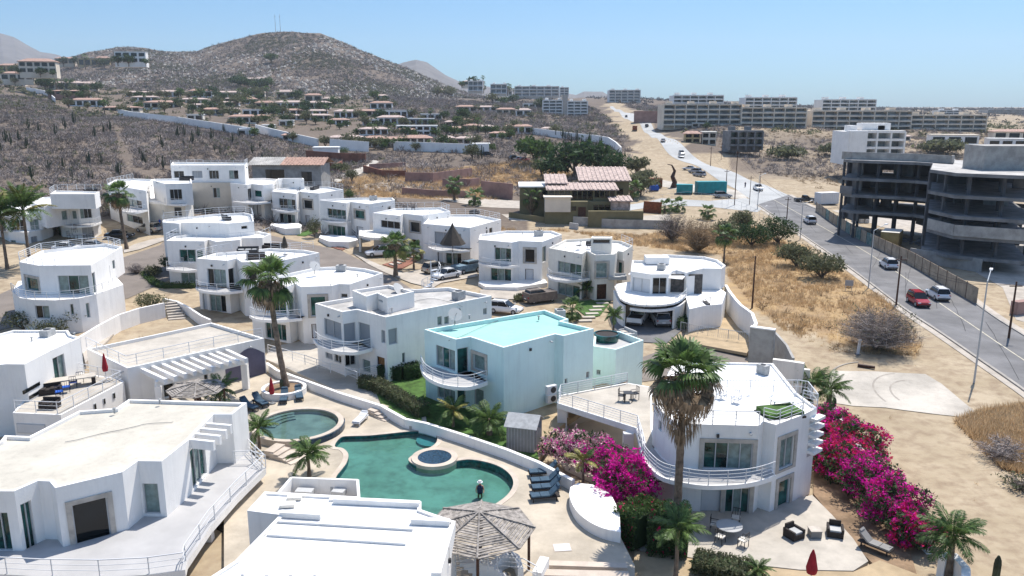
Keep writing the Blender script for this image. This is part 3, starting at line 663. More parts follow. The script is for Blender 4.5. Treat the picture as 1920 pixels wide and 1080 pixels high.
# hill bushes from the hill grid
r_, c_ = 47, 259
ii = rng.uniform(0, 39.5, 24000); jj = rng.uniform(0, c_-1, 24000); i0 = ii.astype(int); j0 = jj.astype(int); fi = (ii-i0); fj = jj-j0
def gi(A): return A[i0, j0]*(1-fi)*(1-fj)+A[i0+1, j0]*fi*(1-fj)+A[i0, j0+1]*(1-fi)*fj+A[i0+1, j0+1]*fi*fj
p = np.stack([gi(hx), gi(hy), gi(hz)-.4], -1); S = rng.uniform(2.2, 5.2, len(p)); clump = np.sin(p[:, 0]*.03)*np.sin(p[:, 1]*.02+1)+rng.normal(0, .5, len(p))
tri_obj('hill_scrub', inst(TWf, p[clump > -.6], S[clump > -.6]), 'twig')
g = clump > .55; tri_obj('hill_shrubs', inst(LFf, p[g], S[g]*.75), 'leafo')
def rocks(P, S, name, m):
    base = np.array([(1, 0, -.2), (0, 1, -.2), (-1, 0, -.2), (0, -1, -.2), (0, 0, .8)], float); F_ = [(0, 1, 4), (1, 2, 4), (2, 3, 4), (3, 0, 4)]
    pr = []
    for _ in range(6):
        b = base+rng.normal(0, .22, base.shape); pr.append(np.array([[b[i] for i in f] for f in F_]))
    tri_obj(name, inst(pr, P, S), m)
k = (rng.random(len(p)) < .16) & (np.sin(p[:, 0]*.017+2)*np.sin(p[:, 1]*.013) > -.25); rocks(p[k]+np.array([3, -3, 0]), rng.uniform(1.2, 3.4, k.sum()), 'hill_boulders', 'kerb')
# middle distance scrub between the villas and beyond
roadc = [(a+b)/2 for a, b in zip(Lp, Rp)]; ry = np.array([c.y for c in roadc]); rx = np.array([c.x for c in roadc]); o_ = np.argsort(ry)
def noroad(x, y, d=11): return np.abs(x-np.interp(y, ry[o_], rx[o_])) > d+y*.012
notsand = lambda x, y: noroad(x, y) & ~inpoly(x, y, SAND)
p = pts_uy(9000, -.16, .24, 205, 900, lambda x, y: noroad(x, y, 13) & ~inpoly(x, y, SAND)); tri_obj('mid_scrub', inst(TW, p, rng.uniform(1, 2.2, len(p))*(1+p[:, 1]/700)), 'twig')
p = pts_uy(7000, .24, .8, 185, 480, lambda x, y: noroad(x, y, 16) & ~((y < 240) & (x > .385*y)) & ~inpoly(x, y, [(45, 180), (70, 150), (62, 200), (48, 215)])); kk = np.sin(p[:, 0]*.05)*np.sin(p[:, 1]*.05+2) > -.35
tri_obj('lot_scrub', inst(TW, p[kk], rng.uniform(1, 2.3, kk.sum())), 'twig'); tri_obj('lot_dry_brush', inst(TW, p[~kk], rng.uniform(.6, 1.4, (~kk).sum())), 'twigtan')
p = pts_uy(6000, -.7, .9, 700, 2400, noroad); tri_obj('distant_scrub', inst(LFf, p, rng.uniform(2, 4.5, len(p))*(p[:, 1]/900)**.6), 'mount')
p = pts_uy(2600, -.7, .8, 420, 800, notsand); tri_obj('distant_greenery', inst(LFf, p, rng.uniform(1.5, 3.2, len(p))), 'leafo')
# straw
def in_area(n, poly):
    x = rng.uniform(min(a[0] for a in poly), max(a[0] for a in poly), n); y = rng.uniform(min(a[1] for a in poly), max(a[1] for a in poly), n); k = inpoly(x, y, poly); x, y = x[k], y[k]
    return np.stack([x, y, Hn(x, y)-.03], -1)
p = in_area(30000, STRAW); kk = np.sin(p[:, 0]*.35+np.sin(p[:, 1]*.2)*2)*np.sin(p[:, 1]*.3+1) > -.3; tri_obj('dry_grass', inst(GR, p, rng.uniform(.2, .8, len(p))*np.where(kk, 1, .45)), 'drygrass')
k = rng.random(len(p)) < .035; tri_obj('dry_brush', inst(TW, p[k], rng.uniform(.5, 1.1, k.sum())), 'twigtan')
p = in_area(6000, STRAW2); tri_obj('dry_grass', inst(GR, p, rng.uniform(.35, .8, len(p))), 'drygrass')
p = in_area(12000, STRAW3); tri_obj('dry_grass', inst(GR, p, rng.uniform(.4, 1.1, len(p))), 'drygrass')
k = rng.random(len(p)) < .06; tri_obj('dry_brush', inst(TW, p[k], rng.uniform(.8, 1.6, k.sum())), 'twig')
p = in_area(5000, [a.to_2d() for a in SAND]); k = rng.random(len(p)) < .5; p = p[k & noroad(p[:, 0], p[:, 1], 7)]; tri_obj('sparse_weeds', inst(GR, p[:1200], rng.uniform(.15, .35, len(p[:1200]))), 'drygrass')
rocks(p[1200:2000], rng.uniform(.05, .16, len(p[1200:2000])), 'loose_stones', 'kerb')
# ================================================================== VILLAS
def arcs(s, z): return Vs(s, z)
def villa(label, roof_s, zt, zb, wins=(), bal=None, low=None, zm=None, wall='white', roofm='roof', par=.35, lowwall=None, cat='villa', name='villa', group=None):
    """upper block from its roof outline; bal: (edge pixels, inner roof indices); low: outline and windows of the lower storey"""
    pts = Vs(roof_s, zt); c = sum(pts, Vector())/len(pts); T = Thing(name, label, cat, (c.x, c.y, zb), group=group)
    zm = zm if zm is not None else zb+(zt-zb)*.47
    if low:
        block(T, pts, zt, zm, [w for w in wins], wall, roofm, par)
        lp = Vs(low[0], zm-.32) if isinstance(low[0], str) else low[0]
        block(T, lp, zm-.32, zb-2.5, low[1], lowwall or wall, roofm, roof=False, wname='lower_wall')
        sl_ = MB().prism([tuple(p) for p in lp], zm-.32, zm-.02); T.part('floor_slab', sl_, wall)
    else: block(T, pts, zt, zb-2.5, wins, wall, roofm, par)
    if bal:
        e = Vs(bal[0], zm); inner = [pts[i] for i in bal[1]]
        balcony(T, inner, e, zm+.02, rsp=bal[2] if len(bal) > 2 else 1.4)
    return T, pts
def roofrail(T, s, z, **k): return railing(T, Vs(s, z), **k)
# left group -------------------------------------------------------
T, P_ = villa('white villa with a round-front balcony, teal glass doors and a dining set on its roof', 'c5 113,670 228,692 540,690 728,580 640,562 500,572 250,602', 8.0, 1.3,
  [(0, 'c5 152,758 236,850', 1, 'f'), (1, 'c5 342,752 538,872', 3, 'g'), (2, 'c5 546,740 578,858', 1, 'g'), (2, 'c5 650,692 662,776', 1, 'd'), (2, 'c5 668,665 688,710', 1, 'd'), (2, 'c5 706,800 738,838', 2, 'd')],
  low=('c5 75,862 118,900 200,912 330,915 473,903 575,880 650,850 735,820 690,770 250,780 110,800', [(2, 'c5 200,930 300,1010', 2, 'd'), (3, 'c5 415,922 444,985', 1, 'g'), (4, 'c5 510,918 541,1000', 1, 'g'), (5, 'c5 580,912 592,985', 1, 'd')]), zm=4.7)
railing(T, Vs('c5 70,845 118,885 200,897 330,900 473,888 575,862 650,830 700,800', 4.75), sp=1.4); roofrail(T, 'c5 115,660 245,602', 8, h=.9); roofrail(T, 'c5 250,603 480,575 640,562 722,580 620,632', 8, h=.9); roofrail(T, 'c5 120,670 228,690 330,690', 8.0, h=.7, rails=2)
H1 = T
T, P_ = villa('white villa behind the tall fan palm with grey sliding doors and a round balcony', 'd1 1205,150 1640,225 1662,160 1720,95 1500,88 1300,100', 11.2, 5.2,
  [(0, 'd1 1425,485 1610,610', 3, 'd'), (0, 'd1 1418,308 1600,430', 3, 'd')], bal=('d1 1300,395 1350,440 1400,462 1520,470 1660,440', [0, 1]))
roofrail(T, 'd1 1208,150 1500,88', 11.2); R2 = T
T, P_ = villa('white two-storey villa with an arched ground-floor window at the street bend', 'd2 160,348 300,388 600,382 590,330 350,328 170,332', 12, 5.4,
  [(1, 'd2 345,450 495,570', 3, 'd'), (0, 'd2 188,362 222,386', 1, 'd')], bal=('d2 282,610 400,620 520,618 618,575', [1, 2]), low=('d2 110,610 290,622 520,625 610,590 600,470 120,470', [(1, 'd2 395,650 490,760', 1, 'd'), (0, 'd2 270,680 284,735', 1, 'd')]), lowwall='cream')
T, P_ = villa('white villa with a glassy penthouse roof and rail beside the clipped hedge block', 'd1 350,352 500,412 770,372 870,372 1112,352 1100,270 900,262 480,300', 9.4, 3.0,
  [(1, 'd1 690,455 765,548', 1, 'g'), (2, 'd1 805,452 866,542', 1, 'd'), (3, 'd1 895,420 1040,530', 3, 'd')], bal=('d1 690,612 800,625 930,622 1050,610 1147,575', [2, 4]), low=('d1 480,500 690,620 910,628 1050,618 1130,590 1100,480 600,440', [(2, 'd1 915,640 1060,775', 2, 's')]))
pb = Vs('d1 562,262 1062,262 1120,235 620,222', 11.4); block(T, pb, 11.4, 9.0, [], 'white', 'roof', .2, wname='penthouse_wall'); roofrail(T, 'd1 562,262 620,225 820,215 1140,220', 11.4)
T, P_ = villa('white villa with a broad curved terrace behind the two coconut palms', 'd1 -120,500 300,488 475,475 592,430 480,375 340,348 100,372 -120,395', 8.1, 2.2,
  [(0, 'd1 -60,560 70,680', 2, 'd'), (0, 'd1 120,555 280,680', 3, 'd'), (1, 'd1 330,550 450,680', 2, 'd')], low=('d1 -120,640 100,705 300,715 460,690 590,660 640,560 300,480 -120,520', [(1, 'd1 115,780 200,965', 1, 'd'), (2, 'd1 225,765 315,925', 1, 'd'), (2, 'd1 345,745 440,900', 2, 's')]), zm=5.4)
railing(T, Vs('d1 -100,650 100,690 300,700 460,675 590,640', 5.5), sp=1.5)
# top row
T, P_ = villa('long white upper building with a row of four dark sliding doors and roof railings', 'd2 358,178 1190,178 1225,150 380,142', 13.6, 5.0,
  [(0, 'd2 392,243 514,322', 2, 'd'), (0, 'd2 600,241 720,322', 2, 's'), (0, 'd2 788,237 906,333', 3, 'd'), (0, 'd2 1012,235 1126,335', 2, 'd')])
roofrail(T, 'd2 360,178 540,178', 13.6); roofrail(T, 'd2 540,170 725,170', 13.9); roofrail(T, 'd2 730,178 1190,178 1225,152', 13.6)
block(T, Vs('d2 598,375 1030,372 1160,345 1160,338 700,325 598,330', 10.2), 10.2, 3.5, [(0, 'd2 833,432 920,545', 2, 'd')], 'beige', 'roof', .25, wname='terrace_wall'); roofrail(T, 'd2 600,360 1160,345', 10.0, rails=3)
T, P_ = villa('white villa with teal and dark glazing left of the square white roof tower', 'd2 1030,378 1220,398 1270,388 1400,402 1510,388 1565,335 1400,322 1200,330 1060,345', 10.2, 4.3,
  [(2, 'd2 1325,622 1385,755', 1, 'doorwhite'), (2, 'd2 1300,458 1386,540', 1, 'g'), (1, 'd2 1180,455 1278,566', 2, 'd'), (3, 'd2 1405,445 1415,525', 1, 'd')], bal=('d2 1058,585 1200,603 1350,605 1490,590', [0, 4]))
block(T, Vs('d2 1570,340 1620,330 1860,335 1850,322 1565,325', 10.8), 10.8, 6, [], par=.3, wname='tower_wall'); roofrail(T, 'd2 1500,445 1840,440', 8.7)
T, P_ = villa('white villa with tall dark windows on both floors beside the green lawn strip', 'c6 220,250 365,264 385,252 500,262 648,238 560,222 385,222 245,235', 9.1, 3.2,
  [(0, 'c6 265,380 362,448', 4, 'd'), (2, 'c6 420,392 450,440', 1, 'doorwhite'), (0, 'c6 262,290 364,360', 4, 'd'), (2, 'c6 410,300 465,356', 1, 'F')], bal=('c6 218,352 260,364 330,368 388,362', [0, 1]))
T.part('planter', MB().prism([tuple(p) for p in Vs('c6 212,452 300,472 388,468 400,450 380,440 220,440', 3.7)], 2.5, 3.7), 'white')
roofrail(T, 'c6 225,250 250,236 385,222 560,222 645,236', 9.1, rails=3)
T, P_ = villa('bright white villa with green curtained glass on both floors and a curved planter', 'c6 505,302 665,320 690,312 800,326 955,302 940,288 720,288 540,297', 8.4, 2.2,
  [(0, 'c6 555,448 660,522', 4, 'g'), (2, 'c6 725,458 768,515', 1, 'doorwhite'), (0, 'c6 552,350 664,420', 4, 'g'), (2, 'c6 715,360 775,417', 1, 'f'), (3, 'c6 910,342 933,358', 1, 'd')], bal=('c6 508,417 560,428 640,431 692,426', [0, 1]))
T.part('planter', MB().prism([tuple(p) for p in Vs('c6 502,525 560,548 680,552 735,540 720,515 510,510', 2.7)], 1.5, 2.7), 'white')
T, P_ = villa('white villa with a raised carport on lattice walls, white car inside', 'c6 822,378 985,396 1005,382 1120,394 1285,368 1230,345 960,350', 7.4, 1.6,
  [(2, 'c6 1055,535 1103,590', 1, 'door'), (0, 'c6 870,420 990,478', 3, 'd'), (2, 'c6 1045,430 1104,497', 1, 'F')], bal=('c6 900,480 990,505 1010,500', [0, 1]), zm=4.3)
cp = Vs('c6 738,512 790,524 850,528 920,524 988,510 985,478 742,482', 4.3); T.part('carport_roof', MB().prism([tuple(p) for p in cp], 3.95, 4.3), 'cream'); railing(T, Vs('c6 740,510 790,522 850,526 920,522 988,508', 4.3), sp=1.3)
for k in range(4):
    a = cp[0].lerp(cp[6], k/4+.03); T.part('carport_pillar', MB().box((a.x+.2, a.y, 2.75), (.35, .55, 2.5)), 'cream')
T.part('carport_pillar', MB().box((cp[4].x-.3, cp[4].y+.3, 2.75), (.4, .4, 2.5)), 'cream')
roofrail(T, 'c6 825,378 960,350 1230,345 1283,366 1125,392', 7.4, rails=3)
T, P_ = villa('white villa with a folded dark parasol on its balcony and three cars parked in front', 'c6 1120,442 1402,467 1587,417 1440,387 1180,387', 6.7, .6,
  [(0, 'c6 1208,610 1240,685', 1, 'doorwhite'), (0, 'c6 1258,615 1295,690', 1, 'g'), (0, 'c6 1298,616 1350,702', 2, 'd'), (0, 'c6 1190,488 1350,580', 3, 's'), (1, 'c6 1498,482 1508,510', 1, 'd'), (1, 'c6 1517,470 1537,503', 1, 'd')], bal=('c6 1150,580 1200,600 1300,608 1402,600', [0, 1]))
roofrail(T, 'c6 1125,442 1180,388 1440,387 1582,415 1402,465', 6.7, rails=3); LV = T
T, P_ = villa('cream-white villa with pale curtained glazing and a slotted white front door', 'c6 1455,530 1650,548 1690,535 1850,550 1905,520 1700,500 1500,508', 6.8, 0, [], zm=3.3) if False else villa(
  'cream-white villa with pale curtained glazing and a slotted white front door', 'c7 -68,447 120,464 160,455 290,460 400,418 345,398 90,397 -60,418', 6.3, .2,
  [(0, 'c7 0,603 115,690', 3, 'g'), (2, 'c7 194,612 240,686', 1, 'doorwhite'), (0, 'c7 22,490 115,576', 3, 'g'), (2, 'c7 192,500 248,578', 1, 'F'), (3, 'c7 291,490 312,568', 1, 'd')], bal=('c7 -70,576 -20,592 60,600 165,592', [0, 1]))
T.part('planter', MB().prism([tuple(p) for p in Vs('c7 -70,690 -30,712 150,716 320,690 300,665 -60,680', .7)], -.8, .7), 'white')
T, P_ = villa('cream villa with a roof dining set, teal windows and a dark red front door', 'c7 325,495 515,528 540,512 590,535 700,530 715,512 745,516 800,482 735,455 560,440 420,448', 6.1, -.2,
  [(0, 'c7 378,686 500,780', 3, 'g'), (3, 'c7 598,700 650,782', 1, 'door'), (0, 'c7 378,566 510,655', 4, 'g'), (3, 'c7 594,580 655,660', 1, 'f'), (5, 'c7 700,570 740,648', 1, 'f')], bal=('c7 314,642 345,668 420,678 500,675 560,665', [0, 1]), wall='cream')
roofrail(T, 'c7 330,495 515,528 640,535', 6.1, h=.5, rails=2); roofrail(T, 'c7 735,455 800,482 700,530', 6.1, rails=3); JV = T
block(T, Vs('c7 565,440 680,440 685,430 570,428', 7.9), 7.9, 5.7, [(0, 'c7 575,445 672,470', 1, 'd')], 'cream', 'roof', .1, wname='roof_kitchen_wall')
# garage house
T, P_ = villa('white villa over a round two-car garage, dark stone wall and white awning', 'e6 345,285 500,308 640,308 665,285 700,275 780,295 905,262 1050,264 1083,240 1020,195 920,170 600,152 490,200 355,198', 5.4, -.2,
  [(1, 'e6 515,335 620,465', 2, 'd'), (0, 'e6 360,330 500,460', 2, 'w'), (7, 'e6 955,408 1040,480', 1, 'door')], low=('e6 800,600 905,575 1052,560 1085,470 1020,420 400,400 420,440 760,470', []), zm=2.7)
gp = [tuple(p) for p in smooth(Vs('e6 217,415 240,475 265,515 340,548 450,562 560,562 680,547 745,515 785,470 790,435', 2.7), 2)]; back = [tuple(p) for p in Vs('e6 780,380 350,375 240,395', 2.7)]
gb = [Vector(p) for p in gp+back]; fl = [Vector(p) for p in gp]
# lower walls either side of the open garage
def wallrun(T, pts, z0, z1, th=.25, m='white', name='wall'):
    mb = MB()
    for a, b in zip(pts, pts[1:]):
        mb.beam((a[0], a[1], (z0+z1)/2), (b[0], b[1], (z0+z1)/2), th, z1-z0)
    return T.part(name, mb, m)
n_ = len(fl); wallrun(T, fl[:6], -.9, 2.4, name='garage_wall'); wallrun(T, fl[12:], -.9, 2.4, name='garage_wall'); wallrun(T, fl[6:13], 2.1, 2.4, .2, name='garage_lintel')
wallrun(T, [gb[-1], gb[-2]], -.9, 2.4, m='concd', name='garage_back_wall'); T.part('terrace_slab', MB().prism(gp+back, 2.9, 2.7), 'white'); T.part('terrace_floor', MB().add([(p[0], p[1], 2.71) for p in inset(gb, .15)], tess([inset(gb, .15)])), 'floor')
railing(T, [(p.x, p.y, 2.7) for p in fl[1:]], sp=1.3, rails=4)
aw = Vs('e6 322,312 745,350 790,302 660,290 350,290', 4.9); T.part('awning', MB().prism([tuple(p) for p in aw], [4.9]*5, [4.96]*5), 'white')
for s in ('e6 350,455', 'e6 435,465', 'e6 622,472'): a = Vs(s, 2.7)[0]; T.part('awning_post', MB().box((a.x, a.y, 3.8), (.07, .07, 2.2)), 'steel')
A_, B_ = Vs('e6 770,480', 2.5)[0], Vs('e6 885,465', 2.5)[0]; T.part('sun_screen', MB().box(((A_.x+B_.x)/2, (A_.y+B_.y)/2, 3.6), ((B_-A_).length, .04, 2.7), math.atan2((B_-A_).y, (B_-A_).x)), 'white')
A_, B_ = Vs('e6 640,480', 2.5)[0], Vs('e6 905,480', 2.5)[0]; T.part('stone_wall', MB().box(((A_.x+B_.x)/2, (A_.y+B_.y)/2+.7, 2.0), ((B_-A_).length, .3, 6.2), math.atan2((B_-A_).y, (B_-A_).x)), 'darkstone')
ra = MB(); c = Vs('e6 545,205', 5.4)[0]; ra.box((c.x, c.y, 5.6), (3, 2, .9)); T.part('roof_box', ra, 'white')
st_ = MB(); A_, B_ = Vs('e6 800,640', 0)[0], Vs('e6 960,560', 2.6)[0]
for k in range(9): p = A_.lerp(B_, k/9); st_.box((p.x, p.y+.6, (p.z-1)/2+.3), (.5, 1.6, p.z+1.4))
T.part('steps', st_, 'darkstone'); railing(T, [A_+Vector((0, 0, .3)), B_+Vector((0, 0, .2))], sp=1.2, m='dark')
# middle group -----------------------------------------------------
T, P_ = villa('pale villa block with a railed flat roof, rearmost of the central cluster', 'd3 120,180 275,192 290,184 580,186 730,192 962,172 945,108 870,90 600,103 130,155', 9.0, 1.8, [(0, 'd3 182,262 272,288', 2, 'd'), (4, 'd3 845,215 905,240', 1, 'd')])
roofrail(T, 'd3 122,178 275,190 580,184 730,190 962,172 945,108 870,90 600,103 135,155', 9, sp=2.2, rails=3)
T, P_ = villa('white villa with two white chairs on its narrow balcony above the hedge', 'd3 155,350 505,354 540,338 620,360 832,342 852,325 1040,322 1120,287 1010,262 640,250 500,270 230,310', 7.4, 1.0,
  [(0, 'd3 272,430 500,548', 3, 'g'), (0, 'd3 288,642 430,738', 2, 'g')], bal=('d3 155,605 250,620 350,626 440,618', [0, 0]), zm=4.1)
roofrail(T, 'd3 158,348 280,290 330,275', 7.4, rails=3); roofrail(T, 'd3 160,348 505,352 620,358 832,340 1040,320 1112,286', 7.4, rails=2, sp=2)
WV = T
T, P_ = villa('white villa with black sofas on its roof and dark-glazed rounded balcony', 'd3 430,512 715,534 800,512 850,546 1010,546 1240,528 1565,460 1430,435 1110,418 860,445 620,462', 7.2, .4,
  [(0, 'd3 550,842 712,1012', 3, 'd'), (0, 'd3 485,835 540,1000', 1, 'w'), (0, 'd3 530,604 714,790', 3, 'd'), (1, 'd3 722,612 795,778', 1, 'd'), (3, 'd3 908,626 1000,800', 1, 'F')], bal=('d3 425,782 480,808 600,824 720,824 862,808', [0, 2]),
  zm=3.9)
roofrail(T, 'd3 435,510 620,462 760,440', 7.2); roofrail(T, 'd3 1120,425 1300,440 1510,420', 7.2, rails=3); roofrail(T, 'd3 440,512 715,532 850,544 1010,544 1240,526 1340,510', 7.2, rails=2); XV = T
T, P_ = villa('white villa behind the tall pool palm with slatted green glass and curved balcony', 'd4 115,202 410,238 470,214 515,240 755,232 810,217 895,220 1155,132 1020,98 850,80 640,88 560,105', 6.5, .3,
  [(0, 'd4 236,514 405,665', 4, 'g'), (3, 'd4 596,530 640,640', 1, 'doorwhite'), (0, 'd4 225,305 405,455', 3, 'g'), (1, 'd4 414,296 468,442', 1, 'g'), (3, 'd4 586,318 715,465', 1, 'f'), (5, 'd4 826,292 880,326', 1, 'd')], bal=('d4 112,462 170,490 290,500 400,497 528,485', [0, 3]),
  zm=3.3)
YV = T
# villa F: grey shutters, orange door
T, P_ = villa('blue-white villa with grey shutters, roof box, satellite dish and an orange wooden door', 'e5 118,342 315,404 420,387 630,442 905,384 1395,288 1085,226 850,240 660,232 365,302', 6.5, .2,
  [(0, 'e5 193,692 246,756', 1, 's'), (0, 'e5 256,706 310,782', 2, 'd'), (1, 'e5 330,712 415,785', 2, 'd'), (2, 'e5 460,742 520,850', 1, 'd'), (2, 'e5 565,722 625,850', 1, 'doorw'), (3, 'e5 748,702 772,772', 1, 'g'), (0, 'e5 182,445 312,612', 2, 's'), (1, 'e5 324,492 416,612', 1, 's'), (2, 'e5 430,475 520,656', 1, 's'), (2, 'e5 595,532 628,634', 1, 's'), (3, 'e5 648,532 716,632', 1, 's'), (4, 'e5 1003,440 1038,498', 1, 'd'), (4, 'e5 1053,440 1087,490', 1, 'd'), (4, 'e5 1335,380 1362,420', 2, 'd')],
  bal=('e5 104,602 150,648 250,684 350,696 430,694 535,668', [0, 2]),
  zm=3.3, roofm='roofgrey')
block(T, Vs('e5 388,248 490,292 570,268 640,302 835,256 655,208', 7.7), 7.7, 6.0, [(2, 'e5 578,310 608,338', 1, 'g')], 'white', 'roofgrey', .3, wname='roof_box_wall'); FV = T
sp = MB(); c = Vs('e5 965,470', 1)[0]
for k in range(14): a = k*.55; sp.box((c.x+.5*math.cos(a), c.y+.5*math.sin(a), 3.0+k*.3), (1.0, .35, .06), a)
T.part('spiral_steps', sp, 'steel'); T.part('spiral_pole', MB().tube((c.x, c.y, 2), (c.x, c.y, 8), .06), 'steel'); c0 = c; railing(T, [(c0.x+1.1*math.cos(a), c0.y+1.1*math.sin(a), 3.+a*.3/.55) for a in np.linspace(0, 7, 14)], sp=.8, rails=2)
# turquoise villa G
T, P_ = villa('pale turquoise villa with a turquoise flat roof, green glass and a curved balcony', 'cb 1200,127 1400,190 1490,174 1702,242 e1 475,224 530,235 720,190 515,142 560,128 410,70', 6.25, .2,
  [(0, 'cb 1282,475 1396,600', 3, 'g'), (1, 'cb 1410,480 1465,610', 1, 'g'), (2, 'cb 1515,492 1576,628', 1, 'g'), (0, 'cb 1272,222 1396,395', 3, 'g'), (1, 'cb 1408,250 1482,398', 1, 'g'), (2, 'cb 1510,278 1586,400', 1, 'f'), (3, 'e1 473,503 508,572', 2, 'g'), (5, 'e1 672,465 692,500', 2, 'g'), (5, 'e1 537,508 553,540', 1, 'g')],
  bal=('cb 1172,352 1200,415 1290,468 1400,490 1500,490 1603,458', [0, 2]),
  zm=3.2, wall='turq', roofm='turqroof')
g2 = Vs('e1 718,272 722,292 800,308 850,322 925,300', 3.5); g2p = Vs('e1 712,300 800,312 860,322 1035,262 880,205 725,225', 3.5)
block(T, g2p, 3.5, -2, [(0, 'e1 737,448 762,485', 2, 'g'), (0, 'e1 712,440 716,470', 1, 'g')], 'turq', 'floor', .6, wname='annex_wall'); GV = T
for k, (s, z) in enumerate((('e1 450,582', 2.9), ('e1 450,640', 1.6))):
    pass
# villa H -----------------------------------------------------------
ZH = 4.9; zH0 = -1.3; zHm = 1.8
T, P_ = villa('big white villa with roof terrace, sliding doors, curved balcony and white corner fins', 'e3 165,560 240,640 330,700 875,714 908,684 990,707 1168,642 1268,592 1130,490 970,292 500,282 300,285', ZH, zH0,
  [(2, 'e2 1152,176 1472,366', 4, 'f'), (5, 'e2 1667,162 1748,330', 2, 'f'), (2, 'e2 1135,492 1284,656', 1, 'w'), (2, 'e2 1298,484 1450,664', 3, 'f'), (5, 'e2 1656,446 1722,602', 1, 'f'), (0, 'e2 845,20 865,110', 1, 's')], par=.15)
HV = T
bal_e = Vs('e2 700,120 716,200 738,285 800,362 870,412 990,445 1140,468 1290,468 1420,458 1530,438 1637,402', zHm)
balcony(T, [P_[5], P_[3], P_[2], P_[1], P_[0]], bal_e, zHm, rsp=1.2, th=.3)
railing(T, Vs('e3 405,702 875,712', ZH), sp=1.6); railing(T, Vs('e3 905,684 990,705 1168,640', ZH), sp=1.1); railing(T, Vs('e3 1168,560 1268,590', ZH), sp=1.1); railing(T, Vs('e3 500,490 1140,490 1200,500 1268,590', ZH), sp=1.6, dense=True, rails=2)
cA, cB = P_[6].copy(), P_[7].copy(); cA.z = cB.z = 0
for k in range(5):
    zz = 4.3-k*.6; fb = MB(); A_ = cA.lerp(cB, .55); B_ = cB; e = (B_-A_).normalized(); nrm = Vector((e.y, -e.x, 0)); fb.beam((A_+nrm*.25).to_3d()+Vector((0, 0, zz)), (B_+nrm*.25+e*.3)+Vector((0, 0, zz)), .5, .2); T.part('fin', fb, 'white')
    sb = MB(); sb.beam((A_+nrm*.01)+Vector((0, 0, zz-.28)), (B_-e*.1+nrm*.01)+Vector((0, 0, zz-.28)), .03, .2); T.part('louvre_slot', sb, 'alu')
# carport deck
zD = 1.8; dk = Vs('e1 487,660 985,818 1010,900 1040,1010 1110,935 1090,800 1090,560 930,532 502,612', zD)
T.part('carport_deck', MB().prism([tuple(p) for p in dk], zD-.45, zD), 'white'); T.part('deck_floor', MB().add([(p[0], p[1], zD+.007) for p in inset(dk, .15)], tess([inset(dk, .15)])), 'paver')
i_ = [Vector((*p, zD)) for p in inset(dk, .12)]; railing(T, [i_[8], i_[7]], sp=1.5, rails=5); railing(T, [i_[8], i_[0], i_[1]], sp=1.5, rails=5); railing(T, [i_[1], i_[2], i_[3]], sp=1.2, rails=5)
for a in (dk[0]+Vector((.45, .3, 0)), dk[1]+Vector((-.5, .2, 0)), dk[0].lerp(dk[8], .8)+Vector((.4, 0, 0))): T.part('pillar', MB().box((a.x, a.y, (zD-.45+zH0-1)/2), (.75, .6, zD-.45-zH0+1)), 'white')
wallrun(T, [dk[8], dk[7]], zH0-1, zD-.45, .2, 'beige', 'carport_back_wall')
# foreground villa A -------------------------------------------------
zA = 4.6; tA = 1.0
T, P_ = villa('large foreground villa with cream flat roof, wide terrace and cantilevered fins', 'c9 1562,590 1468,664 1350,664 1190,828 ca 1090,305 930,303 825,378 372,485 335,440 255,437 95,507 -200,507 c9 -150,900 0,835 30,797 185,803 500,642 735,625 815,568', zA, tA-3.2,
  [(4, 'ca 955,455 1085,662', 1, 'd'), (6, 'ca 480,605 758,850', 1, 'F'), (9, 'ca 135,600 255,890', 2, 'g'), (10, 'ca -120,652 88,912', 3, 'g'), (2, 'c9 1200,900 1312,1035', 3, 'g')], roofm='roofcream', par=.22)
AV = T
# side windows facing the pool
def wallpane(T, A, B, s, m='glassd', n=1):
    p = q(s); u0, a = onwall(A, B, p[0]); u1, b = onwall(A, B, p[1]); e = (B-A).normalized(); c = A+e*(u0+u1)/2; c.z = (a+b)/2
    fb = MB().box(c, (abs(u1-u0)+.12, .08, abs(a-b)+.12), math.atan2(e.y, e.x)); w_ = T.part('window', fb, 'alu'); nr = Vector((e.y, -e.x, 0)); nr = nr if nr.y < 0 else -nr
    T.part('pane', MB().box(c+nr*.05, (abs(u1-u0), .03, abs(a-b)), math.atan2(e.y, e.x)), m, sub=w_)
for k, (s, s2) in enumerate((('c9 1190,818', 'c9 1355,835'), ('c9 1228,782', 'c9 1395,800'), ('c9 1268,750', 'c9 1432,765'), ('c9 1308,718', 'c9 1462,732'))):
    a, b = Vs(s, zA-.05)[0], Vs(s2, zA-.05)[0]; T.part('fin', MB().beam(a-Vector((0, 0, .3)), b-Vector((0, 0, .3)), .22, .6), 'white')
te = Vs('c9 1560,880 ca 1795,352 1600,545 1420,750 1262,985 1250,1040 1000,1075 700,1090 300,1085 0,1070 -250,1060', tA); ti = [P_[11], P_[10], P_[9], P_[8], P_[7], P_[6], P_[5], P_[4], P_[3], P_[2], P_[1], P_[0]]
tp = [Vector((p.x, p.y, 0)) for p in te]+[Vector((p.x, p.y, 0)) for p in ti]
T.part('terrace_slab', MB().prism([tuple(p) for p in tp], tA-.45, tA), 'white'); T.part('terrace_floor', MB().add([(p[0], p[1], tA+.008) for p in tp], tess([tp])), 'floor')
e_ = [(p.x-.12, p.y+.12, tA) for p in te]; railing(T, e_[:5], sp=2.1, rails=3); railing(T, e_[4:], sp=2.6, rails=3); railing(T, Vs('ca 1580,325 1700,322 1795,350', tA), sp=1.6, rails=3)
for s in ('ca 1600,700', 'ca 1650,650', 'ca 1450,900', 'ca 1250,1080'): a = Vs(s, -1)[0]; T.part('pillar', MB().box((a.x-.3, a.y, (tA-.45-3)/2), (.5, .5, tA-.45+3)), 'white')
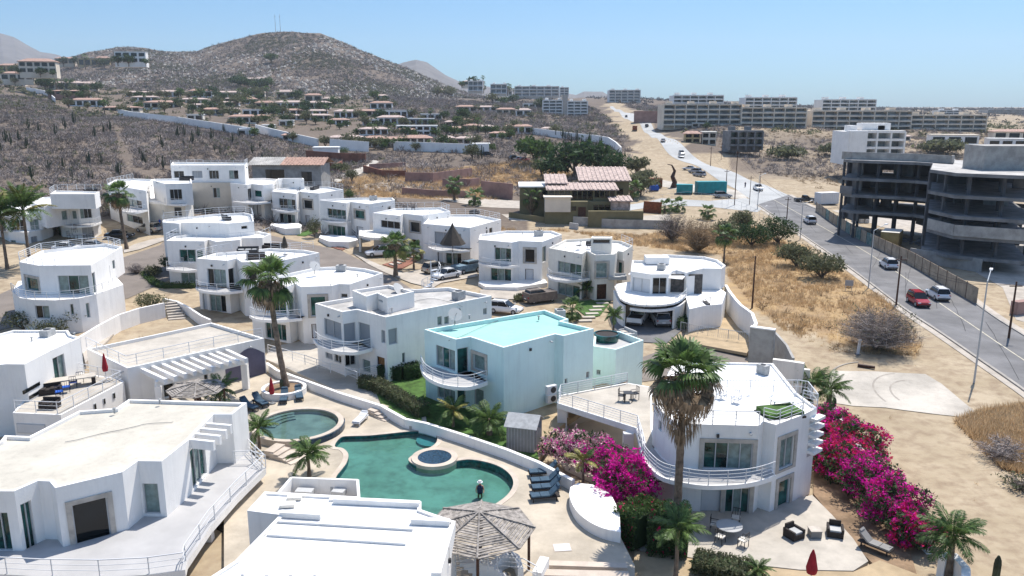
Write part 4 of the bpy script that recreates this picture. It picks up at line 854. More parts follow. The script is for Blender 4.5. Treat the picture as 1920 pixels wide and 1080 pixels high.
wallrun(T, [P_[1]+Vector((-1.5, 0, 0)), P_[4]+Vector((-2, 0, 0)), P_[8]+Vector((-1, -.5, 0))], -3, tA-.45, .2, 'beige', 'undercroft_wall')
# foreground white roof B --------------------------------------------
zB = 3.6
T, P_ = villa('dazzling white flat roof with raised ribs at the bottom of the view', 'cc 75,567 180,453 600,478 592,492 1120,512 1118,560 1325,632 1230,960 1180,1200 -140,1200 -140,960 0,870 272,592', zB, -1.5, [(6, 'cc 1283,765 1290,885', 1, 's')], par=.12)
BVt = T
for s in ('cc 262,632 1070,680', 'cc 195,712 1028,766', 'cc 195,775 45,955', 'cc 333,780 190,960', 'cc 460,785 335,960', 'cc 590,795 480,960'):
    a, b = Vs(s, zB-.05); T.part('roof_rib', MB().beam(a, b, .16, .12), 'white')
for s, wd in (('cc 275,585 520,600', .32), ('cc 595,505 1110,530', .32), ('cc 1060,628 1290,640', .3), ('cc 1180,948 1240,948', .3)):
    a, b = Vs(s, zB+.05); T.part('parapet_ledge', MB().beam(a, b, wd, .3), 'white')
for s in ('cc 360,488', 'cc 318,532'): a = Vs(s, zB)[0]; T.part('roof_cushion', MB().box((a.x, a.y, zB+.02), (.8, .5, .16), .1), 'cream')
# left villa D ---------------------------------------------------------
zDv = 5.5; zT = 2.4
T, P_ = villa('white villa at the left edge with a sliding door onto a furnished raised terrace', 'd5 -300,800 65,770 245,772 500,640 810,500 715,470 690,428 140,425 -150,500', zDv, -1,
  [(3, 'd5 530,715 690,1000', 2, 'g'), (0, 'd5 -50,850 -10,1000', 1, 'd')], roofm='roof', par=.2)
for s in ('d5 110,1018 400,965', 'd5 290,1075 410,1045'):
    a, b = onwall(P_[2], P_[3], q(s)[0]), onwall(P_[2], P_[3], q(s)[1]); e = (P_[3]-P_[2]).normalized(); A_ = P_[2]+e*max(a[0], -.6); B_ = P_[2]+e*b[0]; A_.z = a[1]; B_.z = b[1]; A_.z = B_.z
    T.part('slot_window', MB().beam(A_, B_, .1, .28), 'glassd')
tp = Vs('c9 80,655 385,668 785,458 760,440 445,392 330,480 165,560', zT); T.part('terrace_block', MB().prism([tuple(p) for p in tp], -3, zT), 'white'); ip = inset(tp, .15)
T.part('terrace_floor', MB().add([(p[0], p[1], zT+.008) for p in ip], tess([ip])), 'paver'); railing(T, [Vector((*p, zT)) for p in (ip[0], ip[1], ip[2], ip[4])], sp=1.7, rails=3)
for s in ('c9 593,603 607,628', 'c9 653,570 665,595', 'c9 713,535 727,558'): wallpane(T, tp[1], tp[2], s)
wallpane(T, tp[0], tp[1], 'c9 110,725 290,785', 'shutterw'); DV = T
# clubhouse E -----------------------------------------------------------
zE = 3.5
T, P_ = villa('low clubhouse with a cream roof terrace, white pergola and purple wave mural', 'c9 548,250 805,372 1672,182 1340,84', zE, -.6, [(1, 'c9 1290,415 1322,460', 1, 'd'), (1, 'c9 1000,470 1110,545', 1, 'd')], roofm='paver', par=.3, cat='clubhouse', name='clubhouse')
railing(T, Vs('c9 550,240 803,362 1400,228 1660,180', zE), sp=2.4, rails=3); EV = T
zp = 2.6; fa, fb_ = Vs('c9 985,472 1562,325', zp); T.part('pergola_beam', MB().beam(fa, fb_, .4, .45), 'white')
for s in ('870,372 1050,455', '937,357 1113,438', '1000,342 1176,422', '1056,327 1235,405', '1112,312 1292,392', '1168,297 1350,378', '1222,283 1406,358', '1277,270 1460,347', '1332,263 1512,337', '1422,260 1562,325'):
    a, b = Vs('c9 '+s, zp+.42); T.part('pergola_slat', MB().beam(a, b, .28, .4), 'white')
for p in (fa.lerp(fb_, .03), fb_.lerp(fa, .03)): T.part('pergola_pillar', MB().box((p.x, p.y, (zp-.2-.2)/2), (.55, .5, zp)), 'white')
a, b = P_[1], P_[2]; e = (b-a).normalized(); nr = Vector((e.y, -e.x, 0)); ua = onwall(a, b, q('c9 1425,380')[0])[0]; ub = (b-a).length-.1; mu_ = MB(); k = 14
for i in range(k):
    u0, u1 = ua+(ub-ua)*i/k, ua+(ub-ua)*(i+1)/k; w0, w1 = (2.3+.55*math.sin(5.2*j/k-1.6) for j in (i, i+1)); pt = [a+e*u0+nr*.03, a+e*u1+nr*.03]
    mu_.add([(pt[0].x, pt[0].y, -.6), (pt[1].x, pt[1].y, -.6), (pt[1].x, pt[1].y, w1), (pt[0].x, pt[0].y, w0)], [(0, 1, 2, 3)])
T.part('wave_mural', mu_, 'purple')
# small enclosure C ------------------------------------------------------
cp_ = Vs('cc 340,368 738,382 745,488 262,460', 1.3); T = Thing('patio_enclosure', 'small white walled patio with benches between the pool and the white roof', 'enclosure', (cp_[0].x, cp_[0].y, 0))
wallrun(T, [(p.x, p.y) for p in cp_]+[(cp_[0].x, cp_[0].y)], -1.5, 1.3, .18); T.part('floor', MB().prism([tuple(p) for p in cp_], -1.5, .1), 'paver')
for s in ('cc 370,455 470,460', 'cc 490,418 600,428', 'cc 590,455 660,462'): a, b = Vs(s, .6); T.part('bench', MB().beam(a, b, .6, .35), 'cushion')
# garden and yard surfaces
def pad(name, s, z, m, th=.4, **k): return hsheet(name, [Vs(s, z)], z, m, th, kind='structure', **k)
pad('pool_terrace', 'p 495,672 560,700 640,735 700,760 770,800 800,790 790,730 720,690 640,660 560,640 510,650', .28, 'paver')
pad('villa_patio', 'p 1180,1000 1230,960 1400,955 1523,928 1560,965 1600,1010 1628,1052 1600,1070 1500,1068 1300,1046 1200,1030', zH0+.02, 'paver')
pad('planting_bed', 'p 1525,925 1600,1020 1640,1060 1720,1080 1700,1010 1620,900 1560,790 1528,780', zH0+.0, 'soil')
pad('gravel_bed', 'p 1190,1032 1300,1048 1500,1070 1600,1072 1650,1050 1780,1100 1700,1200 1180,1200', zH0+.01, 'gardensand')
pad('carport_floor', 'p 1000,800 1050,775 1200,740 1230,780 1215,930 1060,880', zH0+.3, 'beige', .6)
pad('side_garden', 'p 905,790 1010,760 1180,700 1210,690 1050,800 1010,860', .1, 'gardensand')
pad('front_garden', 'p 790,700 800,790 940,840 1010,860 1000,800 930,770 850,700', .12, 'lawn')
pad('back_garden', 'p 1290,610 1390,590 1410,650 1400,662 1280,640', -.05, 'gardensand', .3)
pad('villa_lawn', 'p 690,700 800,690 790,790 720,770', .35, 'lawn')
pad('left_path', 'p 150,640 235,560 270,565 200,640 160,680', .9, 'sidewalk', .6)
# ================================================================== PLANTS
def cloud(n, c, r, sz, lump=.25, shell=.5, flat=1.0, seed=None):
    """leaf triangles spread through an uneven ellipsoid"""
    p = rng.normal(0, 1, (n, 3)); p /= np.linalg.norm(p, axis=1)[:, None]; ph = rng.uniform(0, 6, 6)
    f = 1+lump*(np.sin(p[:, 0]*4+ph[0])*np.sin(p[:, 1]*4+ph[1])+.6*np.sin(p[:, 2]*7+ph[2]+p[:, 0]*5))
    p *= (f*(rng.uniform(0, 1, n)**.33*(1-shell)+shell*rng.uniform(.75, 1.02, n)))[:, None]; p[:, 2] = np.where(p[:, 2] < 0, p[:, 2]*.75, p[:, 2])
    p = p*np.array(r)+np.array(c); T_ = p[:, None, :]+rng.normal(0, sz, (n, 3, 3)); return T_
def tris(T, name, tr, m, sub=None, org=True):
    o = tri_obj(name, tr-(np.array(T.o) if org else 0), m, kind=None); o.parent = sub if sub is not None else T.r; return o
def tree(loc, w_, h, label, kind='leaf', n=500, sz=None, group=None, name='tree', cat='tree', trunk=.28, lobes=5):
    T = Thing(name, label, cat, tuple(loc), group=group); loc = Vector(loc); r = w_/2; sz = sz or max(.1, w_*.028); parts = []
    tb = MB(); th = h*trunk
    tb.path([loc+Vector((0, 0, -.3)), loc+Vector((.05*r, 0, th*.6)), loc+Vector((0, .05*r, th+.2*h))], [max(.06, w_*.035), max(.05, w_*.028), max(.03, w_*.012)], 6)
    for k in range(lobes):
        a = 2*PI*k/lobes+rng.uniform(-.4, .4); d = r*rng.uniform(.35, .55); zz = th+(h-th)*rng.uniform(.35, .68); lr = r*rng.uniform(.42, .6)
        c = loc+Vector((math.cos(a)*d, math.sin(a)*d, zz)); tb.path([loc+Vector((0, 0, th*.7)), loc+Vector((math.cos(a)*d*.5, math.sin(a)*d*.5, th+(zz-th)*.4)), c], [w_*.02, w_*.014, w_*.006], 5)
        parts.append(cloud(int(n/lobes), c, (lr, lr, min(lr, (h-th)*.42)), sz))
    parts.append(cloud(int(n*.3), loc+Vector((0, 0, th+(h-th)*.55)), (r*.6, r*.6, (h-th)*.45), sz))
    T.part('trunk', tb, 'trunk'); tris(T, 'crown', np.concatenate(parts), kind); return T
def bare(loc, w_, h, label, m='twig', n=500, leaf=0, group=None, name='bare_bush', cat='bush', tw=.02):
    T = Thing(name, label, cat, tuple(loc), group=group); loc = Vector(loc); b = MB(); S = []
    k = int(n/14)
    for i in range(k):
        a = rng.uniform(0, 2*PI); el = math.asin(rng.uniform(.25, .98)); d = Vector((math.cos(a)*math.cos(el)*w_/2, math.sin(a)*math.cos(el)*w_/2, math.sin(el)*h)); mid = loc+d*.45+Vector((0, 0, h*.08)); e = loc+d*rng.uniform(.8, 1.0)
        b.beam(loc, mid, tw*2.2, tw*2.2); S += [(mid, e, tw*1.3)]
        for j in range(12):
            t = rng.uniform(.1, 1); s0 = mid.lerp(e, t) if j % 3 else loc.lerp(mid, .5+.5*t); q_ = s0+Vector((rng.normal(0, w_*.09), rng.normal(0, w_*.09), abs(rng.normal(.02, h*.11)))); S.append((s0, q_, tw))
    A = np.array([[*s, *e] for s, e, _ in S]); wd = np.array([x[2] for x in S]); s_ = rng.normal(0, 1, (len(A), 3)); s_ /= np.linalg.norm(s_, axis=1)[:, None]; s_ *= wd[:, None]
    tr = np.stack([A[:, :3]-s_, A[:, :3]+s_, A[:, 3:]], 1); T.part('stems', b, m); tris(T, 'twigs', tr, m)
    if leaf: tris(T, 'leaves', cloud(leaf, loc+Vector((0, 0, h*.5)), (w_*.46, w_*.46, h*.5), .09), 'leafo')
    return T
def fan_frond(R, droop, seg=20, seed=0):
    rs = np.random.default_rng(seed); mb = MB(); pl = R*.52
    mb.path([Vector((0, 0, 0)), Vector((pl*.6, 0, .05*R)), Vector((pl, 0, .02*R))], [.035, .028, .02], 4)
    for k in range(seg):
        a = (k/(seg-1)-.5)*3.7; L = R*.50*(1-.25*abs(a)/1.85)*rs.uniform(.88, 1.05); zc = -droop*L
        c, s = math.cos(a), math.sin(a); px_, py_ = -s, c; w_ = R*.042; p0 = Vector((pl, 0, 0)); p1 = Vector((pl+c*L*.6, s*L*.6, -.12*L*droop+.03*R*(k % 2))); p2 = Vector((pl+c*L*.92, s*L*.92, zc*.75)); p3 = Vector((pl+c*L, s*L, zc*1.4))
        u = Vector((px_, py_, 0)); mb.add([p0, p1-u*w_, p1+u*w_, p2-u*w_*.45, p2+u*w_*.45, p3], [(0, 1, 2), (1, 3, 4, 2), (3, 5, 4)])
    return mb
def feather_frond(L, droop, seg=22, seed=0, lw=.05, ll=.32):
    rs = np.random.default_rng(seed); mb = MB(); P = []
    for k in range(9): t = k/8; P.append(Vector((L*t*(1-.16*droop*t), 0, L*(.30*t-(.42+.38*droop)*t*t))))
    mb.path(P, [.04*(1-k/9)+.008 for k in range(9)], 4)
    for k in range(seg):
        t = .14+.86*k/(seg-1); i = min(int(t*8), 7); p = P[i].lerp(P[i+1], t*8-i); d = (P[i+1]-P[i]).normalized(); l = L*ll*math.sin(PI*min(1, t*.92+.08))**.6*rs.uniform(.85, 1.1)+.05
        for s in (-1, 1):
            tip = p+Vector((d.x*l*.55, s*l*.72, -l*rs.uniform(.35, .7))); m = p.lerp(tip, .45)+Vector((0, 0, l*.12)); mb.add([p, m+d*lw, m-d*lw, tip], [(0, 2, 1), (1, 2, 3)])
    return mb
def frondset(kind, R):
    key = (kind, round(R, 1))
    if key not in _me:
        L = []
        for k, dr in enumerate((.15, .45, .9)):
            mb = fan_frond(R, dr, seed=k) if kind == 'fan' else feather_frond(R, dr, seed=k) if kind == 'feather' else feather_frond(R, dr, seed=k, seg=34, lw=.09, ll=.26) if kind == 'coco' else feather_frond(R, dr, seed=k, seg=16, lw=.03, ll=.22)
            for mm in ('palm', 'palmdead', 'palmy'):
                me = bpy.data.meshes.new('frond'); me.from_pydata([tuple(v) for v in mb.v], [], mb.f); me.materials.append(M[mm]); L.append(me)
        _me[key] = L
    return _me[key]
def palm(base, H_, R, label, kind='fan', n=20, skirt=0, rt=.16, lean=(0, 0), dead=0, group=None, yel=.0, cat='palm tree', name='palm_tree'):
    base = Vector(base); top = base+Vector((lean[0], lean[1], H_)); T = Thing(name, label, cat, tuple(base), group=group)
    tb = MB(); K = max(6, int(H_/.45)); pts = [base.lerp(top, k/K)+Vector((lean[0]*.15*math.sin(PI*k/K), 0, -.3 if k == 0 else 0)) for k in range(K+1)]
    rs = [rt*(1.35-.35*min(1, k/3))*(1-.25*k/K)*(1.06 if k % 2 else .95) for k in range(K+1)]; tb.path(pts, rs, 9); T.part('trunk', tb, 'trunk')
    F_ = frondset(kind, R); rg = np.random.default_rng(int(abs(base.x*7+base.y*13)*10) % 99999)
    for k in range(n):
        t = k/n; az = k*2.399+rg.uniform(-.2, .2); hi = (1.3-2.15*t) if kind == 'fan' else (1.45-1.5*t) if kind == 'coco' else (1.05-1.25*t); pi_ = hi+rg.uniform(-.22, .22)
        v = 0 if t < .35 else 1 if t < .75 else 2; mi = 1 if (dead and t > 1-dead) else (2 if rg.random() < yel else 0)
        s = rg.uniform(.85, 1.05)*(.8 if t < .15 else 1)
        o = T.share('frond', F_[v*3+mi], top+Vector((math.cos(az)*rt*.6, math.sin(az)*rt*.6, .15*R*(1-t)-.12*R)), (0, 0, 0), (s, s, s)); o.rotation_euler = (rg.uniform(-.25, .25), -pi_, az)
        o.rotation_mode = 'XYZ'
    if skirt:
        N = 700; z = rng.uniform(0, 1, N); a = rng.uniform(0, 2*PI, N); rad = rt*1.1+(.1+.42*R*np.sin(PI*np.clip(z*.9+.1, 0, 1))**.8)*rng.uniform(.5, 1, N)
        p = np.stack([top.x+np.cos(a)*rad, top.y+np.sin(a)*rad, top.z-.05-z*skirt], -1); l = rng.uniform(.35, .9, N)[:, None]; d = np.stack([np.cos(a)*.15, np.sin(a)*.15, -np.ones(N)], -1)*l; s_ = np.stack([-np.sin(a), np.cos(a), np.zeros(N)], -1)*.05
        o = tris(T, 'dead_leaf_skirt', np.stack([p-s_, p+s_, p+d], 1), 'palmdead'); o['kind'] = 'stuff'
    return T
def palm_px(base, crown_row, R, label, z=None, **k):
    b = V(*base, z) if z is not None else G(*base); return palm(b, zrow(b, crown_row)-b.z, R, label, **k)
palm_px((1267, 1012), 700, 2.55, 'tallest fan palm with a brown skirt, in front of the roof-terrace villa', z=-1.3, n=38, skirt=4.0, rt=.27, dead=.36)
palm_px((537, 728), 525, 2.7, 'tall fan palm in the round planter behind the raised pool', z=.3, n=24, skirt=1.4, rt=.28, lean=(-.9, 0), dead=.2)
palm_px((238, 468), 362, 2.6, 'slim fan palm standing at the kerb of the left street', n=24, skirt=1.6, rt=.26, dead=.2, lean=(-.5, 0))
palm_px((57, 500), 392, 4.8, 'coconut palm with long arching fronds at the left', kind='coco', n=24, rt=.22, yel=.2)
palm_px((14, 505), 404, 4.2, 'coconut palm cut by the left edge of the view', kind='coco', n=20, rt=.22, yel=.2)
palm_px((742, 518), 458, 2.6, 'fan palm between the street and the terracotta garden steps', n=22, skirt=.8, rt=.3, yel=.1)
palm_px((776, 505), 468, 1.9, 'small fan palm beside the terracotta garden steps', n=14, rt=.14, yel=.2)
palm_px((76, 612), 572, 2.1, 'squat fan palm in front of the round-balcony villa', z=.5, n=18, rt=.3, yel=.2)
palm_px((1072, 600), 578, 1.8, 'low fan palm just behind the turquoise villa', z=-.2, n=16, rt=.15)
palm_px((1357, 492), 438, 2.1, 'lone fan palm standing in the dry grass lot', n=18, rt=.16, skirt=.8)
palm_px((1344, 575), 558, 1.6, 'small feathery palm by the stairs of the garage villa', kind='feather', n=12, rt=.1, z=0)
palm_px((852, 376), 345, 2.9, 'left fan palm in the dry terraced lots', n=14, skirt=2.2, rt=.3)
palm_px((890, 385), 366, 2.8, 'green fan palm on the upper street verge', n=14, rt=.4)
palm_px((996, 408), 366, 2.6, 'fan palm with a shaggy trunk against the olive villa', n=14, skirt=3, rt=.35)
palm_px((1186, 375), 350, 2.8, 'fan palm at the right corner of the olive villa', n=12, rt=.3, skirt=1)
palm_px((1327, 412), 396, 2.1, 'short round fan palm alone on the sandy corner plot', n=18, rt=.3)
palm_px((1270, 398), 383, 2.4, 'leafy clump palm on the sandy plot beside the side road', n=16, rt=.3); palm_px((1246, 400), 386, 2.2, 'smaller clump palm left of the leafy clump palm', n=14, rt=.3)
palm_px((580, 893), 850, 1.7, 'young date palm in front of the green pool steps', kind='feather', n=22, rt=.12, z=0)
palm_px((487, 842), 800, 1.5, 'young palm beside the foreground villa wall', kind='feather', n=16, rt=.1, z=0)
palm_px((414, 770), 728, 1.8, 'bushy palm beside the small palapa', kind='feather', n=20, rt=.12, z=0)
palm_px((278, 745), 708, 2.0, 'leaning palm against the clubhouse wall', kind='feather', n=16, rt=.14, z=-.2)
palm_px((850, 800), 768, 1.6, 'bright green palm in the turquoise villa garden', kind='feather', n=16, rt=.1, z=.1, yel=.4)
palm_px((918, 815), 785, 1.9, 'wide drooping palm near the grey shed', kind='feather', n=22, rt=.2, z=.1)
palm_px((1266, 1100), 990, 1.7, 'small feather palm growing out of the flowering hedge', kind='feather', n=18, rt=.13, z=-1.3)
palm_px((1777, 1085), 1000, 1.9, 'palm by the white wall end below the bougainvillea', kind='feather', n=26, rt=.2, z=-1.2)
palm_px((1420, 1082), 1068, .95, 'spiky cycad at the lower edge of the patio', kind='cycad', n=26, rt=.14, z=-1.25, cat='cycad', name='cycad_plant')
palm_px((1518, 760), 715, 2.3, 'dark arching palm at the rear corner of the roof-terrace villa', kind='feather', n=22, rt=.25, z=-1)
palm_px((1553, 765), 728, 2.2, 'grey-green arching palm beside the pale concrete slab', kind='feather', n=20, rt=.25, z=-1)
palm_px((1093, 905), 862, 1.3, 'banana plant with broad pale leaves by the lounger row', kind='feather', n=9, rt=.09, z=0, yel=.6, cat='banana plant', name='banana_plant')
palm_px((1150, 622), 590, 1.5, 'garden palm beside the turquoise annex', kind='feather', n=16, rt=.1, z=-.1); palm_px((1100, 560), 540, 1.7, 'dark potted palm before the cream villa', kind='feather', n=14, rt=.12)
# flowering masses
def bloom(px, py, z, r, label, fm='magenta', nf=1800, nl=900, cat='bougainvillea', mixf=None, sz=.07, frac=1.0):
    c = V(px, py, z); T = Thing('bougainvillea', label, cat, (c.x, c.y, z)); cc = c+Vector((0, 0, r[2]*.8))
    tris(T, 'foliage', np.concatenate([cloud(nl, cc, (r[0]*1.0, r[1]*1.0, r[2]*1.0), .09, .3, .8)]), 'leafd')
    fl = cloud(nf*3, cc+Vector((0, 0, .05)), r, .01, .3, .85)
    cl = np.sin(fl[:, 0, 0]*2.6+1)*np.sin(fl[:, 0, 1]*2.9)+np.sin(fl[:, 0, 2]*3.1+fl[:, 0, 0])*.5; fl = fl[(cl > -.35*frac) | (rng.random(len(cl)) < .12)][:nf]; fl = fl+rng.normal(0, sz, fl.shape)
    if mixf:
        k = rng.random(len(fl)) < mixf[1]; tris(T, 'flowers', fl[~k], fm)['kind'] = 'stuff'; tris(T, 'flowers', fl[k], mixf[0])['kind'] = 'stuff'
    else: tris(T, 'flowers', fl, fm)['kind'] = 'stuff'
    st_ = MB()
    for k in range(6): a = k*1.05; st_.tube((c.x, c.y, z-.2), (c.x+math.cos(a)*r[0]*.6, c.y+math.sin(a)*r[1]*.6, z+r[2]), .05, .02, 5)
    T.part('stems', st_, 'trunk'); return T
bloom(1172, 935, -.6, (2.0, 2.0, 1.75), 'dense magenta bougainvillea between the white planter and the round balcony', nf=5000, nl=1800, sz=.08)
bloom(1140, 900, -.6, (1.6, 1.5, 1.5), 'magenta bougainvillea left of the densest one, beside the banana plant', nf=3200, nl=1200, mixf=('pinkf', .12))
bloom(1095, 868, -.3, (2.2, 1.6, 1.25), 'pale pink and white bougainvillea behind the low pool wall', 'pinkf', 3600, 1500, mixf=('magenta', .3))
bloom(1048, 852, -.2, (1.6, 1.3, .9), 'blush-white flowering shrub nearest the grey shed', 'pinkf', 1300, 900, mixf=('magenta', .15))
for x, y, r, l, fm, mx in ((1560, 822, (1.8, 2.2, 1.4), 'uppermost magenta bougainvillea of the hedge right of the big villa', 'magenta', ('crimson', .2)), (1600, 858, (2.1, 2.4, 1.5), 'reddish bougainvillea with long sprays beside the tall cactus', 'crimson', ('magenta', .35)),
        (1562, 888, (1.9, 2, 1.35), 'crimson bougainvillea against the finned corner of the villa', 'crimson', ('magenta', .35)), (1622, 925, (2.1, 2.1, 1.45), 'bright magenta bougainvillea halfway down the white wall', 'magenta', ('crimson', .1)),
        (1668, 975, (2.1, 2.0, 1.5), 'full magenta bougainvillea above the lounge chair', 'magenta', ('crimson', .1)), (1712, 1018, (1.5, 1.5, 1.15), 'lowest crimson-edged bougainvillea beside the palm', 'crimson', ('magenta', .5))):
    bloom(x, y, -1.25, r, l, fm, 3600, 3000, mixf=mx, frac=.3, sz=.08)
def hedge(s, z, w_, h, label, m='leaf', n=1400, flowers=0, name='hedge', cat='hedge', sz=.07):
    P = [Vector((p.x, p.y, z)) for p in Vs(s, z)]; T = Thing(name, label, cat, tuple(P[0])); core = MB(); L = [(b-a).length for a, b in zip(P, P[1:])]; out = []
    for a, b in zip(P, P[1:]):
        core.beam(a+Vector((0, 0, h*.45)), b+Vector((0, 0, h*.45)), w_*.8, h*.85); k = int(n*(b-a).length/sum(L)); t = rng.uniform(0, 1, k); d = (b-a).normalized(); r = np.array([-d.y, d.x, 0.])
        face = rng.random(k); o = np.where(face < .45, rng.uniform(-w_/2, w_/2, k), np.where(rng.random(k) < .5, -w_/2, w_/2)+rng.normal(0, .05, k)); zz = np.where(face < .45, h+rng.normal(0, .07, k), rng.uniform(0, h, k)); p = np.array(a)+np.outer(t, np.array(b-a))+np.outer(o, r); p[:, 2] = z+zz; out.append(p[:, None, :]+rng.normal(0, sz, (k, 3, 3)))
    T.part('stems', core, 'leafd'); tr = np.concatenate(out); tris(T, 'foliage', tr, m)
    if flowers: k = rng.random(len(tr)) < flowers; tris(T, 'flowers', tr[k]+np.array([0, -.05, .08]), 'crimson')['kind'] = 'stuff'
    return T
hedge('p 1175,1000 1215,1020 1290,1030', -1.25, 2.6, 2.3, 'tall clipped hedge with small red flowers beside the patio', n=6500, flowers=.03)
hedge('p 1300,1062 1400,1085', -1.25, 1.6, .8, 'low silvery shrub border along the bottom of the patio', m='leafo', n=2200)
hedge('cb 800,490 900,510 1000,565 1100,630 1200,680', .3, 1.1, 1.0, 'clipped hedge running down beside the low pool wall', n=3800, m='leafo')
hedge('cb 910,440 1060,440 1170,420', .35, 1.3, 1.3, 'dark hedge in front of the orange-door entrance', m='leafd', n=1800)
hedge('c5 780,740 850,780 925,840 980,855 1165,850', .8, 1.1, 1.3, 'dark green hedge curving round the corner garden', n=3600)
hedge('e6 740,735 800,700 890,680', -.1, 1.2, 1.1, 'clipped hedge at the driveway edge of the garage villa', m='leafd', n=1300)
hedge('d1 700,805 900,800', 2.6, 2.2, 3.6, 'tall square block of clipped green hedge by the glassy-roof villa', n=2600, sz=.1)
for x, y, w_, h, l, m in ((255, 505, 3.2, 1.6, 'round grey-brown bush beside the left street', 'twig'), (283, 572, 4.2, 2.0, 'grey-green bush spilling over the tall white garden wall', 'leafo'), (205, 585, 1.8, 2.6, 'leafy green shrub against the round-balcony villa', 'leafo'), (95, 625, 4.5, 2.0, 'pinkish oleander bush at the foot of the round-balcony villa', 'leafo'),
        (45, 612, 5, 2.4, 'large oleander bush at the left below the villa wall', 'leafo'), (140, 610, 4, 2.8, 'brown-green shrub beside the oleanders', 'leafo'), (318, 500, 3.0, 2.2, 'dark leafy garden shrub behind the curved hedge', 'leafd'), (290, 510, 2.6, 1.6, 'reddish garden shrub behind the curved hedge', 'leafo'), (245, 735, 3.2, 2.6, 'green shrub with red flowers beside the furnished terrace', 'leaf'),
        (645, 282, 6, 3, 'bright green bush behind the middle villas', 'leaf'), (655, 368, 3.4, 2.6, 'bright green bush behind the planter villa', 'leaf'), (590, 438, 3, 4, 'silvery tree beside the green lawn strip', 'leafo'), (820, 500, 4.0, 1.2, 'dark garden planting below the folded parasol', 'leafd'), (1000, 553, 2.2, 1.0, 'spiky agave by the driveway', 'leafo'), (975, 556, 2.0, 1.0, 'agave beside the cream-white villa steps', 'leafo'), (540, 372, 2.5, 1.5, 'round green shrub at a villa entrance', 'leafd')):
    g = G(x, y+8)
    if m == 'twig': bare(g, w_, h, l, n=1500)
    else: tree(g, w_, h, l, m, n=900, name='shrub', cat='shrub', trunk=.08, sz=.09)
# the bare and green bushes of the roadside lot
bare(G(1645, 655), 9.5, 5.0, 'largest bare grey bush of the lot beside the road', 'twig', 6500, 500, name='bare_bush', tw=.022)
for x, y, w_, h, m, l in ((1458, 458, 8.5, 5, 'leafd', 'dark green rounded bush beside the road'), (1540, 522, 8, 3.6, 'leafo', 'olive bush right of its twin in the dry grass'), (1492, 500, 8, 3.6, 'leafo', 'olive bush left of its twin in the dry grass'), (1388, 430, 6, 4, 'leafo', 'dusty bush near the lone palm'), (1408, 462, 8, 4.5, 'leafd', 'wide dusty green bush behind the lone palm'), (1360, 452, 7, 4, 'leafo', 'grey-green bush left of the lone palm')):
    tree(G(x, y), w_, h, l, m, 2600, name='bush', cat='bush', trunk=.1, sz=.13)
bare(G(1308, 472), 9, 6.5, 'bare brown tree with many stems in the dry lot', 'twigtan', 3500, name='bare_tree', cat='tree', tw=.03); bare(G(1262, 452), 8, 6, 'bare grey tree by the pink garden wall', 'twig', 2600, 300, name='bare_tree', cat='tree', tw=.03)
bare(G(1880, 860), 5, 1.8, 'grey dead bush at the right edge of the sand', 'twig', 1500); bare(G(1915, 915), 3, 1.0, 'small sage bush at the far right edge', 'twig', 700, 300); bare(V(269, 660, .6), 1.2, 2.2, 'tiny bare sapling against the white garden wall', 'twigtan', 260, name='bare_tree', cat='tree')
# greener trees of the middle distance
for x, y, w_, h, m, l in ((1075, 333, 18, 11, 'leafd', 'biggest dark green tree behind the olive villa'), (1040, 338, 12, 7, 'leafd', 'dark green tree left of the biggest one'), (1125, 330, 14, 9, 'leafd', 'dark green tree right of the biggest one'), (1150, 335, 10, 7, 'leafd', 'dark tree at the pink roof of the olive villa'), (1003, 310, 17, 9, 'leaf', 'bright green spreading tree near the parked cars'), (1025, 300, 9, 7, 'leafo', 'olive tree beside the bright spreading tree'),
        (1200, 370, 9, 6, 'leafo', 'grey-green tree beside the blue container'), (1195, 330, 9, 6, 'leafo', 'thin olive tree on the sandy verge'), (1475, 300, 17, 5, 'leafo', 'green clump on the slope before the long apartment block'), (1765, 290, 22, 6, 'leafo', 'low green mound behind the unfinished building'), (1560, 292, 12, 5, 'leafo', 'green shrubbery left of the white blocky house'), (1210, 345, 7, 4, 'leafo', 'small round tree at the dirt track'),
        (885, 300, 7, 6, 'leafo', 'lone tree near the long white wall'), (870, 230, 12, 9, 'leafd', 'dark palm-like tree among the lower hillside houses'), (660, 345, 4, 4, 'leafo', 'small tree at the dry terraces'), (640, 325, 6, 3, 'leafo', 'scrubby tree beside the pale gravel road'), (1015, 330, 8, 5, 'leafo', 'leafy tree before the dark trees'), (450, 165, 26, 12, 'leafd', 'green grove on the foot of the hill'), (85, 170, 18, 12, 'leafd', 'dark round tree at the end of the white wall'), (508, 118, 22, 12, 'leaf', 'green tree high on the hill face')):
    g = G2(x, y); tree(g, w_, h, l, m, 800, sz=w_*.035)
